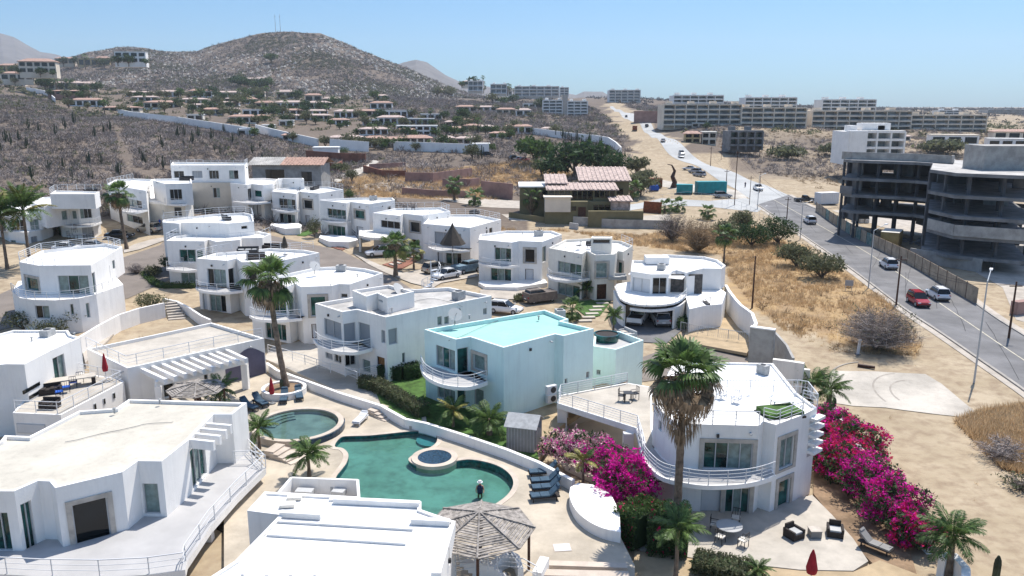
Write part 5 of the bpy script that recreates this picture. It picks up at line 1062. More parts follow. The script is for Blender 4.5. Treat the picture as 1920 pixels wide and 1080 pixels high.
# ------------------------------------------------------------------ people
def person(loc, h, label, clothes='cloth_n', rz=0, wade=False, hat=None, name='person'):
    T = Thing(name, label, 'person', tuple(loc), rz); s = h/1.75
    J = {'pel': (0, 0, .95), 'che': (0, .02, 1.35), 'nek': (0, .02, 1.5), 'hd': (0, 0, 1.66), 'sl': (-.19, .02, 1.42), 'sr': (.19, .02, 1.42), 'el': (-.27, -.08, 1.15), 'er': (.27, -.06, 1.15), 'wl': (-.22, -.3, 1.05), 'wr': (.24, -.28, 1.02), 'hl': (-.1, 0, .9), 'hr': (.1, 0, .9), 'kl': (-.12, -.05, .5), 'kr': (.12, .04, .5), 'fl': (-.12, 0, .06), 'fr': (.13, .12, .06), 'tl': (-.13, -.2, .03), 'tr': (.14, -.08, .03)}
    R_ = {'pel': .15, 'che': .16, 'nek': .06, 'hd': .11, 'sl': .075, 'sr': .075, 'el': .05, 'er': .05, 'wl': .035, 'wr': .035, 'hl': .1, 'hr': .1, 'kl': .065, 'kr': .065, 'fl': .045, 'fr': .045, 'tl': .035, 'tr': .035}
    E_ = [('pel', 'che'), ('che', 'nek'), ('nek', 'hd'), ('che', 'sl'), ('che', 'sr'), ('sl', 'el'), ('sr', 'er'), ('el', 'wl'), ('er', 'wr'), ('pel', 'hl'), ('pel', 'hr'), ('hl', 'kl'), ('hr', 'kr'), ('kl', 'fl'), ('kr', 'fr'), ('fl', 'tl'), ('fr', 'tr')]
    K = list(J); me = bpy.data.meshes.new('body'); me.from_pydata([tuple(c*s for c in J[k]) for k in K], [(K.index(a), K.index(b)) for a, b in E_], []); o = bpy.data.objects.new('body', me); sc.collection.objects.link(o); o.parent = T.r
    md = o.modifiers.new('skin', 'SKIN'); sv = me.skin_vertices[0].data if me.skin_vertices else None
    if sv is None:
        bm = bmesh.new(); bm.from_mesh(me); bm.verts.layers.skin.verify(); bm.to_mesh(me); bm.free(); sv = me.skin_vertices[0].data
    for i, k in enumerate(K): sv[i].radius = (R_[k]*s, R_[k]*s*.8); sv[i].use_root = k == 'pel'
    o.modifiers.new('sub', 'SUBSURF').render_levels = 1; me.materials.append(M['skin'])
    if not wade: T.part('trousers', MB().lathe((0, 0, 0), [(.1*s, .12*s), (.19*s, .5*s), (.19*s, 1.0*s)], 10), 'cloth_n', local=True)
    T.part('shirt', MB().lathe((0, 0, 0), [(.19*s, .92*s), (.2*s, 1.2*s), (.2*s, 1.4*s), (.09*s, 1.5*s)], 12), clothes, local=True)
    if hat: T.part('hat', MB().lathe((0, 0, 0), [(.2*s, 1.72*s), (.13*s, 1.73*s), (.12*s, 1.82*s), (.05*s, 1.85*s)], 12), hat, local=True)
    return T
b = V(900, 922, -.12); person((b.x, b.y, -1.1), 1.72, 'bather in a white hat standing waist deep in the green pool', 'cloth_n', 0, True, 'shutterw')
# ================================================================== WALLS, FURNITURE, GARDEN THINGS
def wall_thing(label, s, z0, z1, m='white', th=.25, name='garden_wall', cat='wall', zs=None, group=None, cap=None):
    P = Vs(s, z1) if z1 is not None else Gs(s); T = Thing(name, label, cat, (P[0].x, P[0].y, z0 if z0 is not None else P[0].z), group=group); mb = MB(); n = len(P)
    for i, (a, b) in enumerate(zip(P, P[1:])):
        if z1 is not None: mb.beam((a.x, a.y, (z0+z1)/2), (b.x, b.y, (z0+z1)/2), th, z1-z0)
        else:
            h = zs; e = (b-a).normalized()*th*.3; mb.beam(a-e+Vector((0, 0, h/2-.6)), b+e+Vector((0, 0, h/2-.6)), th, h+1.2)
    T.part('wall', mb, m)
    if cap:
        cb = MB()
        for a, b in zip(P, P[1:]): cb.beam((a.x, a.y, z1+.04), (b.x, b.y, z1+.04), th+.08, .08)
        T.part('coping', cb, cap)
    return T
w1 = wall_thing('low white wall curving along the pool deck past the grey shed', 'p 500,680 520,694 560,708 640,737 715,760 760,785 800,793 870,815 950,842 1010,866 1075,900', -.2, .75, th=.3)
railing(w1, Vs('d4 262,760 400,800 560,850 700,900 850,935 955,980', .8), sp=1.9, rails=3); railing(w1, Vs('d4 860,935 955,960 1120,925 1240,895', .8), sp=1.6, rails=5)
wall_thing('tall white sloping garden wall below the corner garden', 'd5 800,495 1000,375 1200,270 1400,205 1660,150', -.6, 2.6)
wall_thing('white ramp wall beside the stepped path of the corner garden', 'd3 125,880 250,905 360,960 480,1040 560,1075', -.4, 1.9)
wall_thing('white boundary wall stepping down beside the bare sand garden', 'e6 1085,390 1110,435 1160,500 1200,545 1290,610 1320,690 1300,720', -.3, 2.6, th=.35)
a, b = Vs('e6 1278,720 1470,745', 3.6); T = Thing('gate_pier', 'tall unpainted concrete gate wall between the sand garden and the roof-terrace villa', 'wall', (a.x, a.y, -.5)); T.part('wall', MB().beam((a.x, a.y, 1.5), (b.x, b.y, 1.5), .5, 4.2), 'block'); T.part('coping', MB().beam((a.x, a.y, 3.66), (b.x, b.y, 3.66), .6, .12), 'white')
wall_thing('curved grey wall dropping from the gate pier to the sand', 'e6 1470,760 1560,860 1610,960', -.8, 2.0, 'block')
wall_thing('low white wall behind the roof-terrace villa', 'e3 970,262 1080,275 1180,290', -1, 3.2, 'cream', th=.5); wall_thing('lower white garden wall behind the dark arching palms', 'e3 985,300 1220,335', -1, 2.4, 'cream', th=.4)
T = Thing('metal_fence', 'thin railing fence in front of the bare sand garden', 'fence', tuple(Vs('e6 730,750', .1)[0])); railing(T, Vs('e6 730,745 860,775 1265,835', .1), sp=1.2, rails=1, h=1.0, m='alu', dense=True)
wall_thing('white wall half buried in bougainvillea along the sand lot', 'e4 355,300 430,430 560,600 690,760 750,850 800,900', -1.4, -.2, th=.3)
wall_thing('white curved planter wall end at the bottom right', 'e4 850,990 900,975 960,1040 960,1120', -1.6, .1, th=.45)
T = Thing('planter', 'curved white raised planter sweeping beside the magenta bougainvillea', 'planter', tuple(V(1100, 960, 0)))
pl = smooth(Vs('e2 250,480 245,545 290,640 380,715 480,760 590,785', .7), 3); pr = Vs('e2 580,640 520,520 400,462 300,452', .7); T.part('wall', MB().prism([tuple(p) for p in pl+pr], -.6, .7), 'white')
T = Thing('planter', 'round white planter holding the tall pool palm and a cactus', 'planter', tuple(V(537, 735, 0))); pc = V(440+312/3.375, 580+492/3.375, .6); ro = circ(pc, 1.95); T.part('wall', ring(ccw(circ(pc, 1.65)), .3, -.1, .6), 'white'); T.part('soil', MB().add([(p.x, p.y, .45) for p in circ(pc, 1.65)], tess([circ(pc, 1.65)])), 'soil')
T.part('outer_wall', MB().lathe((pc.x, pc.y, -.1), [(2.45, 0), (2.45, .79)], 36), 'white') if 0 else None
T = Thing('garden_steps', 'wide sandstone steps beside the low wall above the pool', 'steps', tuple(V(720, 790, 0)))
A0, A1 = Vs('cb 860,635 920,600', .1); 
for k in range(4):
    a, b = Vs('cb %d,%d %d,%d' % (862+k*22, 640+k*20, 925+k*25, 605+k*17), .42-.12*k); T.part('step', MB().beam(a-Vector((0, 0, .2)), b-Vector((0, 0, .2))+Vector((.4, 0, 0)), .9, .4), 'coping')
T = Thing('garden_steps', 'curved sandstone steps below the raised round pool', 'steps', tuple(V(510, 850, 0)))
for k in range(5):
    a, b = Vs('cb %d,%d %d,%d' % (215+k*30, 900+k*18, 290+k*38, 850+k*20), .5-.11*k); T.part('step', MB().beam(a-Vector((0, 0, .2)), b-Vector((0, 0, .2)), .8, .4), 'coping')
T = Thing('garden_steps', 'long stepped path between the tall white wall and the ramp wall', 'steps', tuple(V(320, 600, .3)))
for k in range(9):
    a, b = Vs('d5 %d,%d %d,%d' % (1665-k*3 if 0 else 1670+k*6, 165+k*27, 1740+k*14, 150+k*27), 1.7-.16*k); T.part('step', MB().beam(a, b+Vector((.7, 0, 0)), .55, .3), 'sidewalk')
T = Thing('garden_steps', 'pale steps in terracotta beds leading to the carport villa', 'steps', tuple(G(745, 500)))
bd = Gs('c6 880,690 1110,620 1118,650 985,720'); T.part('bed', MB().prism([tuple(p) for p in bd], [p.z-.2 for p in ccw(bd)], [p.z+.12 for p in ccw(bd)]), 'terra')
for k in range(6): a, b = Gs('c6 %d,%d %d,%d' % (925+k*24, 690-k*13, 965+k*24, 702-k*13)); T.part('step', MB().beam(a+Vector((0, 0, .22)), b+Vector((0, 0, .22)), .55, .16), 'paver')
T = Thing('garden_steps', 'pale steps in terracotta beds leading to the planter villa', 'steps', tuple(G(660, 470)))
bd = Gs('c6 575,585 735,538 745,548 640,605'); T.part('bed', MB().prism([tuple(p) for p in bd], [p.z-.2 for p in ccw(bd)], [p.z+.12 for p in ccw(bd)]), 'terra')
for k in range(5): a, b = Gs('c6 %d,%d %d,%d' % (610+k*24, 583-k*8, 650+k*24, 590-k*8)); T.part('step', MB().beam(a+Vector((0, 0, .22)), b+Vector((0, 0, .22)), .55, .16), 'paver')
T = Thing('stepping_stones', 'row of square pale stepping stones in the lawn by the cream villa', 'stepping stones', tuple(G(1105, 590)))
for k in range(6): p = G(900+(775-k*22)/3.375, 560+(35+k*22)/3.375); T.part('stone', MB().box((p.x, p.y, p.z+.12), (1.6, .75, .14), .1), 'paver')
struct('street_lawn', drape([p.to_2d() for p in Gs('c6 370,515 440,478 500,478 495,492 420,520')], .1, 3), 'lawn'); struct('front_lawn', drape([p.to_2d() for p in Gs('e1 620,20 740,10 830,20 760,110 690,130 600,60')], .1, 3), 'lawn')
struct('street_pavement', drape([p.to_2d() for p in Gs('c6 500,500 600,560 700,620 800,690 900,740 1050,800 1180,830 1230,800 1450,760 1440,720 1200,700 1000,740 860,690 700,620 560,545')], .12, 4), 'sidewalk')
struct('street_pavement', drape([p.to_2d() for p in Gs('c5 740,620 830,600 985,545 985,525 900,540 800,570 735,600')], .12, 4), 'sidewalk')
struct('driveway_paving', drape([p.to_2d() for p in Gs('c7 250,690 330,780 60,790 -60,770 -60,735 200,712')], .13, 4), 'sidewalk')
# loungers
def lounger(px, py, z, rz, label, m='blue', back=.55, group=None):
    c = V(px, py, z); T = Thing('sun_lounger', label, 'sun lounger', tuple(c), rz, group)
    f = MB().box((0, 0, .3), (1.95, .66, .07)); T.part('frame', f, 'wicker' if m != 'shutterw' else 'shutterw', local=True)
    for i in (-.8, .75):
        for j in (-.27, .27): T.part('leg', MB().box((i, j, .14), (.07, .07, .28)), 'wicker' if m != 'shutterw' else 'shutterw', local=True)
    for k in range(2): T.part('seat_cushion', MB().box((-.62+k*.63, 0, .39), (.6, .62, .1)), m, local=True)
    T.part('back_cushion', MB().beam((.36, 0, .4), (.92, 0, .4+back), .62, .1), m, local=True); T.part('headrest', MB().beam((.86, 0, .42+back), (.98, 0, .5+back), .5, .12), m, local=True); return T
for x, y, l in ((1017, 892, 'blue sun lounger nearest the pool corner, topmost of the right row'), (1021, 908, 'blue sun lounger second from the top of the right row'), (1023, 921, 'blue sun lounger third of the right row, with a towel box beside it'), (1021, 937, 'blue sun lounger lowest of the right row')): lounger(x, y, 0, .12+.02*(y-892)/15, l)
for x, y, r, l in ((468, 768, 2.5, 'blue sun lounger leftmost of the four by the round planter'), (489, 760, 2.35, 'blue sun lounger second from the left by the round planter'), (533, 752, 1.75, 'blue sun lounger right of the closed red parasol'), (561, 747, 1.9, 'blue sun lounger rightmost, against the round planter')): lounger(x, y, 0, r, l, back=.45)
lounger(676, 792, 0, 1.35, 'white sun lounger alone between the two pools', 'shutterw', .15)
def parasol(px, py, z, h, label, m='redc', r=.22):
    c = V(px, py, z); T = Thing('closed_parasol', label, 'parasol', tuple(c)); T.part('pole', MB().tube((0, 0, 0), (0, 0, h), .03), 'steel', local=True); T.part('canopy', MB().lathe((0, 0, 0), [(r*.9, h*.38), (r*1.1, h*.5), (r*.7, h*.75), (r*.55, h*.85), (.04, h*1.0)], 10), m, local=True); T.part('base', MB().lathe((0, 0, 0), [(.28, 0), (.28, .08), (.06, .12)], 12), 'conc', local=True)
parasol(511, 757, 0, 2.4, 'closed red parasol through the small table by the planter'); parasol(200, 716, 2.4, 2.5, 'closed red parasol on the furnished raised terrace'); parasol(1519, 1100, -1.3, 2.3, 'closed red parasol at the bottom edge of the patio', r=.3)
parasol(535, 478, 7.0, 2.4, 'closed brown parasol on the roof with the black sofas', 'browncloth', .35)
def rtable(px, py, z, r, label, h=.74, m='stone', top='cushion'):
    c = V(px, py, z); T = Thing('round_table', label, 'table', tuple(c)); T.part('table_top', MB().lathe((0, 0, 0), [(r, h-.04), (r, h)], 28), top, local=True)
    for k in range(3): a = k*2.1; T.part('leg', MB().tube((math.cos(a)*r*.55, math.sin(a)*r*.55, 0), (math.cos(a)*.12, math.sin(a)*.12, h-.04), .025, n=5), m, local=True)
    return T
def chair(px, py, z, rz, label, m='dark', seat='cream', s=1, cat='chair'):
    c = V(px, py, z); T = Thing('chair', label, cat, tuple(c), rz)
    for i in (-.22, .22):
        for j in (-.22, .22): T.part('leg', MB().beam((i*s, j*s, 0), (i*s, j*s, .44*s), .035, .035), m, local=True)
        T.part('armrest', MB().beam((i*s*1.1, -.2*s, .65*s), (i*s*1.1, .25*s, .65*s), .03, .03).beam((i*s*1.1, -.2*s, .44*s), (i*s*1.1, -.2*s, .65*s), .03, .03), m, local=True)
    T.part('seat', MB().box((0, 0, .46*s), (.5*s, .48*s, .06)), seat, local=True)
    b_ = MB(); b_.beam((-.22*s, .24*s, .95*s), (.22*s, .24*s, .95*s), .04, .04)
    for i in (-.22, -.07, .07, .22): b_.beam((i*s, .23*s, .46*s), (i*s, .25*s, .95*s), .025, .025)
    T.part('backrest', b_, m, local=True); return T
rtable(1366, 1005, -1.3, .82, 'round pale stone table on the shaded patio')
for x, y, r, l in ((1339, 995, 1.2, 'wrought iron patio chair left of the round table'), (1379, 982, -.4, 'wrought iron patio chair behind the round table'), (1350, 1018, 2.4, 'wrought iron patio chair in front of the round table, in shade'), (1393, 1025, -2.4, 'wrought iron patio chair standing in the sun')): chair(x, y, -1.3, r, l, s=1.05)
def armchair(px, py, z, rz, label):
    c = V(px, py, z); T = Thing('armchair', label, 'armchair', tuple(c), rz); T.part('base', MB().box((0, 0, .2), (.95, .9, .36)), 'wicker', local=True)
    for i in (-.42, .42): T.part('arm', MB().box((i, .0, .48), (.14, .9, .24)), 'wicker', local=True)
    T.part('backrest', MB().box((0, .4, .58), (.7, .12, .5)), 'wicker', local=True); T.part('cushion', MB().box((0, -.05, .43), (.66, .66, .12)), 'cushion', local=True)
armchair(1488, 1007, -1.28, .5, 'dark wicker armchair with pale cushion left of the small square table'); armchair(1565, 1003, -1.28, -.3, 'dark wicker armchair with pale cushion right of the small square table')
c = V(1527, 1005, -1.28); T = Thing('side_table', 'small grey wicker table between the two armchairs', 'table', tuple(c)); T.part('body', MB().box((0, 0, .24), (.66, .66, .44)), 'shedg', local=True); T.part('table_top', MB().box((0, 0, .48), (.72, .72, .04)), 'stone', local=True)
T = lounger(1641, 1030, -1.2, 2.3, 'folding lounge chair with slatted back below the bougainvillea', 'shedg', .5)
# shed
c = V(983, 838, .05); T = Thing('garden_shed', 'grey plastic garden shed with a gabled roof and double doors', 'shed', tuple(c), -.28)
sh = MB().box((0, 0, 1.0), (2.2, 2.0, 2.0)); sh.add([(-1.1, -1, 2), (1.1, -1, 2), (1.1, 1, 2), (-1.1, 1, 2), (1.1, 0, 2.55), (-1.1, 0, 2.55)], [(1, 2, 4), (3, 0, 5)]); T.part('wall', sh, 'shedg', local=True)
for s in (-1, 1): T.part('roof', MB().beam((-1.25, s*.6, 2.25), (1.25, s*.6, 2.25), 1, .01) if 0 else MB().add([(-1.25, s*1.2, 1.93), (1.25, s*1.2, 1.93), (1.25, 0, 2.62), (-1.25, 0, 2.62), (-1.25, s*1.2, 1.98), (1.25, s*1.2, 1.98), (1.25, 0, 2.68), (-1.25, 0, 2.68)], [(0, 1, 2, 3), (4, 7, 6, 5), (0, 4, 5, 1), (1, 5, 6, 2), (0, 3, 7, 4)]), 'shedr', local=True)
for j in (-.45, .45): T.part('door', MB().box((1.115, j, .98), (.03, .84, 1.75)), 'conc', local=True)
for k in range(9): T.part('siding_rib', MB().box((-.95+k*.24, -1.01, 1.0), (.03, .03, 1.95)), 'shedr', local=True)
# palapas
def palapa(cx, cy, z0, R, rise, label, nseg=8, ns=17, post=2.5, rot=0.):
    c = V(cx, cy, z0+post+rise); c.z = z0; T = Thing('palapa', label, 'palapa', tuple(c)); ap = Vector((0, 0, post+rise)); rim = [Vector((R*math.cos(rot+2*PI*k/nseg), R*math.sin(rot+2*PI*k/nseg), post)) for k in range(nseg)]
    me = meshof('palapa_stick', lambda: MB().box((0, 0, 0), (1, .075, .045)), 'grey_wood'); rg = np.random.default_rng(5)
    for k in range(nseg):
        a, b = rim[k], rim[(k+1) % nseg]; T.part('rafter', MB().beam(ap+Vector((0, 0, .04)), a*1.02+Vector((0, 0, .07 if 0 else 0)), .1, .12), 'grey_wood', local=True)
        for j in range(ns):
            t = (j+1)/ns; p, q__ = ap.lerp(a, t), ap.lerp(b, t); m = (p+q__)/2; d = q__-p; o = T.share('roof_stick', me, m+Vector((0, 0, rg.uniform(0, .04))), (rg.uniform(-.1, .1), rg.uniform(-.015, .015), math.atan2(d.y, d.x)+rg.uniform(-.025, .025)), (d.length*rg.uniform(.95, 1.02), R/ns/.075*rg.uniform(.72, .98), 1), local=True)
    T.part('centre_post', MB().tube((0, 0, -.1), ap, .14, .1), 'woodd', local=True)
    for k in range(0, nseg, 2): T.part('post', MB().tube(tuple(rim[k].xy*.9)+(-.1,), rim[k]*.9+Vector((0, 0, post*.1-.05)), .08), 'woodd', local=True)
    return T
palapa(899, 961, 0, 3.0, .95, 'large eight-sided stick-roofed palapa at the pool edge'); palapa(368, 718, 0, 2.3, .5, 'small stick-roofed palapa in front of the pergola', ns=12, rot=.3)
T = wall_thing('white curved bench wall under the large palapa', 'd6 385,760 470,690 560,650 620,680 655,800', -.1, .8, th=.3, name='bench_wall'); chair(940, 1010, 0, 2.8, 'pale square chair under the large palapa', 'shutterw', 'shutterw', 1.1)
T = Thing('stair_railing', 'white railed stair beside the dazzling flat roof', 'staircase', tuple(V(905, 1075, 0)))
for k in range(6): a = V(862+k*8, 1050+k*6, 1.2-.2*k); T.part('step', MB().box((a.x+.8, a.y, 1.0-.2*k), (1.6, .35, .2)), 'white')
railing(T, Vs('d6 90,720 215,740 360,810', 1.0), sp=1.0, rails=4, h=.9); railing(T, Vs('d6 50,860 370,800 680,830 800,900', .8), sp=1.2, rails=3, h=.8)
wall_thing('white wall with a sloping end by the lower deck steps', 'd6 800,830 870,690', -.1, .55 if 0 else .9, th=.5, name='stair_wall')
T = Thing('deck_steps', 'broad shallow sandstone steps at the bottom of the pool deck', 'steps', tuple(V(1100, 1065, 0))); a, b = Vs('d6 870,765 1610,790', .16); T.part('step', MB().beam(a, b, .5, .3), 'coping'); a, b = Vs('d6 820,850 1630,870', .3); T.part('step', MB().beam(a, b, .6, .3), 'coping')
T = Thing('deck_hatch', 'white square access hatch in the sandstone deck', 'hatch', tuple(V(1054, 1027, 0))); T.part('lid', MB().box((0, 0, .02), (.95, .75, .03), .1), 'shutterw', local=True); T.part('frame', MB().box((0, 0, .012), (1.05, .85, .02), .1), 'coping', local=True)
# roof and terrace furniture
for x, y, z, r, l in ((1166, 752, 1.82, 1.2, 'black chair left of the little square table on the carport deck'), (1190, 748, 1.82, -1.2, 'black chair right of the little square table on the carport deck'), (132, 448, 8, 1.4, 'metal chair left of the roof table on the round-balcony villa'), (172, 448, 8, -1.4, 'metal chair right of the roof table on the round-balcony villa'), (140, 436, 8, 0, 'metal chair behind the roof table on the round-balcony villa'),
        (1352, 752, 4.6, .4, 'white metal chair, left of the pair on the big roof terrace'), (1380, 760, 4.6, -.7, 'white metal chair, right of the pair on the big roof terrace'), (359, 500, 4.15, .3, 'white chair on the narrow balcony, left one'), (340, 498, 4.15, -.3, 'white chair on the narrow balcony beside its twin')): chair(x, y, z, r, l, 'dark' if z in (1.82, 8) else 'shutterw', 'dark' if z in (1.82, 8) else 'shutterw', 1.1)
def sqtable(px, py, z, sx, sy, label, m='dark', h=.72, rz=0, tm=None):
    c = V(px, py, z); T = Thing('table', label, 'table', tuple(c), rz); T.part('table_top', MB().box((0, 0, h), (sx, sy, .05)), tm or m, local=True)
    for i in (-1, 1):
        for j in (-1, 1): T.part('leg', MB().box((i*sx*.42, j*sy*.42, h/2), (.06, .06, h)), m, local=True)
    return T
sqtable(1177, 752, 1.82, .7, .7, 'small square black table on the carport deck'); sqtable(152, 450, 8, 1.5, .9, 'dark dining table on the roof of the round-balcony villa'); sqtable(1120, 464, 5.75, 1.7, 1.0, 'white dining table on the roof of the cream villa', 'shutterw'); sqtable(1465, 768, 4.6, 1.5, .9, 'pale table above the green mat on the roof-terrace villa', 'shutterw')
T = Thing('green_mat', 'dark green covered tub on the corner of the big roof terrace', 'tub cover', tuple(V(1462, 778, 4.65))); T.part('cover', MB().box((0, 0, .25), (2.6, 1.7, .4), .25), 'lawn', local=True); T.part('rim', MB().box((0, 0, .08), (2.8, 1.9, .14), .25), 'wicker', local=True)
c = V(120, 727, 2.41); T = Thing('long_table', 'long beige table with blue chairs tucked in on the raised terrace', 'table', tuple(c), .52); T.part('table_top', MB().box((.3, 0, .74), (4.2, 1.15, .08)), 'paver', local=True)
for i in (-1.6, 2.2): T.part('leg', MB().box((i, 0, .35), (.3, .8, .7)), 'wicker', local=True)
for k in range(4):
    p = V(112+k*13, 742-k*9, 2.41); chair(p.x*0+112+k*13, 745-k*9, 2.41, .5+PI, ('nearest', 'second', 'third', 'farthest')[k]+' blue chair along the long beige terrace table', 'cloth_n', 'bluep', 1.1)
def sofa(px, py, z, rz, L, label, m='wicker', cu='wicker'):
    c = V(px, py, z); T = Thing('sofa', label, 'sofa', tuple(c), rz); T.part('base', MB().box((0, 0, .22), (L, .85, .4)), m, local=True); T.part('backrest', MB().box((0, .38, .55), (L, .14, .45)), m, local=True)
    for i in (-1, 1): T.part('arm', MB().box((i*(L/2-.08), -.02, .45), (.14, .7, .3)), m, local=True)
    for k in range(int(L/.8)): T.part('cushion', MB().box((-L/2+.5+k*(L-.9)/max(1, int(L/.8)-1), -.06, .45), (.68, .62, .1)), cu, local=True)
    return T
sofa(90, 738, 2.41, .4, 1.9, 'dark wicker sofa by the wall of the raised terrace'); sofa(94, 765, 2.41, 0, 1.3, 'dark wicker bench at the front corner of the raised terrace'); sofa(465, 474, 6.85, .1, 2.6, 'pale grey sofa with a black arm on the sofa roof', 'dark', 'cushion'); sofa(513, 468, 6.85, -.1, 2.8, 'long black sofa on the sofa roof'); sofa(480, 486, 6.85, .3, 2.2, 'black daybed at the front of the sofa roof'); sofa(1157, 524, 2.72, 0, 2.4, 'white covered lounge set on the garage terrace', 'cushion', 'cushion')
sofa(1176, 632, 2.95, -1.1, 2.0, 'grey sofa on the turquoise annex terrace', 'cushion', 'stone'); rtable(785, 697, .3, .9, 'dark round dining table in the shaded porch of the shuttered villa', top='wicker')
T = Thing('hot_tub', 'dark round tub on the turquoise annex terrace', 'tub', tuple(V(1137, 638, 2.92))); T.part('wall', MB().lathe((0, 0, 0), [(1.15, 0), (1.25, .7), (1.1, .7), (1.05, .3)], 28), 'glass', local=True); T.part('lid', MB().lathe((0, 0, 0), [(1.08, .55), (1.08, .6)], 28), 'wicker', local=True)
def dish(p, s, label, rz=0):
    T = Thing('satellite_dish', label, 'satellite dish', tuple(p), rz); T.part('mast', MB().tube((0, 0, 0), (0, 0, .8*s), .04), 'conc', local=True)
    mb = MB(); mb.lathe((0, 0, 0), [(.01, 0), (.3*s, .03*s), (.5*s, .1*s), (.58*s, .17*s)], 18); o = T.part('reflector', mb, 'cushion', local=True); o.location = (0, 0, .85*s); o.rotation_euler = (.9, 0, 0); T.part('arm', MB().beam((0, 0, .7*s), (0, -.5*s, 1.15*s), .03, .03), 'conc', local=True)
dish(V(747, 568, 6.3), 1.4, 'grey satellite dish on the roof box villa', 1.2); dish(V(853, 610, 6.2), 1.1, 'white satellite dish on the corner of the turquoise roof', .4); dish(V(590, 515, 6.3), 1.1, 'white satellite dish behind the sofa roof', .8)
def acunit(p, label, rz):
    T = Thing('air_conditioner', label, 'air conditioner', tuple(p), rz); T.part('case', MB().box((0, 0, .35), (.95, .36, .7)), 'shutterw', local=True); T.part('fan_grille', MB().lathe((0, 0, 0), [(.26, 0), (.26, .03)], 16), 'dark', local=True).matrix_local = Matrix.Translation((.1, -.18, .35))@Matrix.Rotation(PI/2, 4, 'X')
A_, B_ = GV and (None, None)
g5 = [c_ for c_ in Vs('e1 475,480 150,545', 2.9)]
for s, z, l in (('e1 450,600', 1.9, 'upper air-conditioning unit on the turquoise side wall'), ('e1 450,655', .5, 'lower air-conditioning unit on the turquoise side wall')):
    p = V(*q(s)[0], z); acunit(p, l, .55)
# more rooftop bits: vents, tanks, water heaters
for x, y, z, l in ((880, 598, 6.0, 'at the left of the turquoise roof'), (968, 585, 6.0, 'near the middle of the turquoise roof'), (1010, 600, 6.0, 'at the right of the turquoise roof'), (670, 520, 6.2, 'on the roof behind the pool palm, towards the street'), (620, 540, 6.2, 'on the roof behind the pool palm, towards the front'), (300, 758, 4.5, 'on the cream foreground roof, back edge'), (215, 775, 4.5, 'on the cream foreground roof, left of the other one'), (60, 640, 5.3, 'on the roof at the left edge, far left'), (140, 632, 5.3, 'on the roof at the left edge, near its back corner'), (735, 585, 6.3, 'in front of the roof box with the dish'), (980, 440, 6.0, 'on the roof of the cream-white villa'), (700, 378, 8.1, 'on the roof of the curved planter villa'), (840, 410, 6.4, 'on the roof above the folded parasol')):
    p = V(x, y, z); T = Thing('roof_vent', 'short capped vent pipe '+l, 'vent pipe', tuple(p), group='small vent pipes on the villa roofs'); T.part('pipe', MB().tube((0, 0, 0), (0, 0, .35), .06), 'shedr', local=True); T.part('cap', MB().lathe((0, 0, 0), [(.12, .33), (.12, .38), (.03, .43)], 8), 'shedr', local=True)
for x, y, z, l in ((1105, 466, 5.8, 'black roof chair at the left of the roof dining table'), (1138, 466, 5.8, 'black roof chair at the right of the roof dining table'), (1085, 468, 5.8, 'black bar stool by the roof railing of the cream villa'), (560, 362, 8.9, 'dark roof chair on the villa with tall dark windows'), (578, 360, 8.9, 'second dark roof chair on the villa with tall dark windows'), (760, 395, 7.2, 'dark roof chair on the carport villa'), (775, 396, 7.2, 'dark roof chair right of its twin on the carport villa')): chair(x, y, z, x*.3, l, 'dark', 'dark', 1.2)
T = Thing('folded_parasol', 'large dark brown parasol open on the balcony with a pointed top', 'parasol', tuple(V(849, 472, 3.5))); T.part('pole', MB().tube((0, 0, 0), (0, 0, 4.3), .05), 'woodd', local=True); T.part('canopy', MB().lathe((0, 0, 0), [(2.0, 1.2), (1.55, 1.9), (.85, 2.9), (.35, 3.7), (.05, 4.4)], 8), 'browncloth', local=True)
c = V(468, 1027, -1.6)
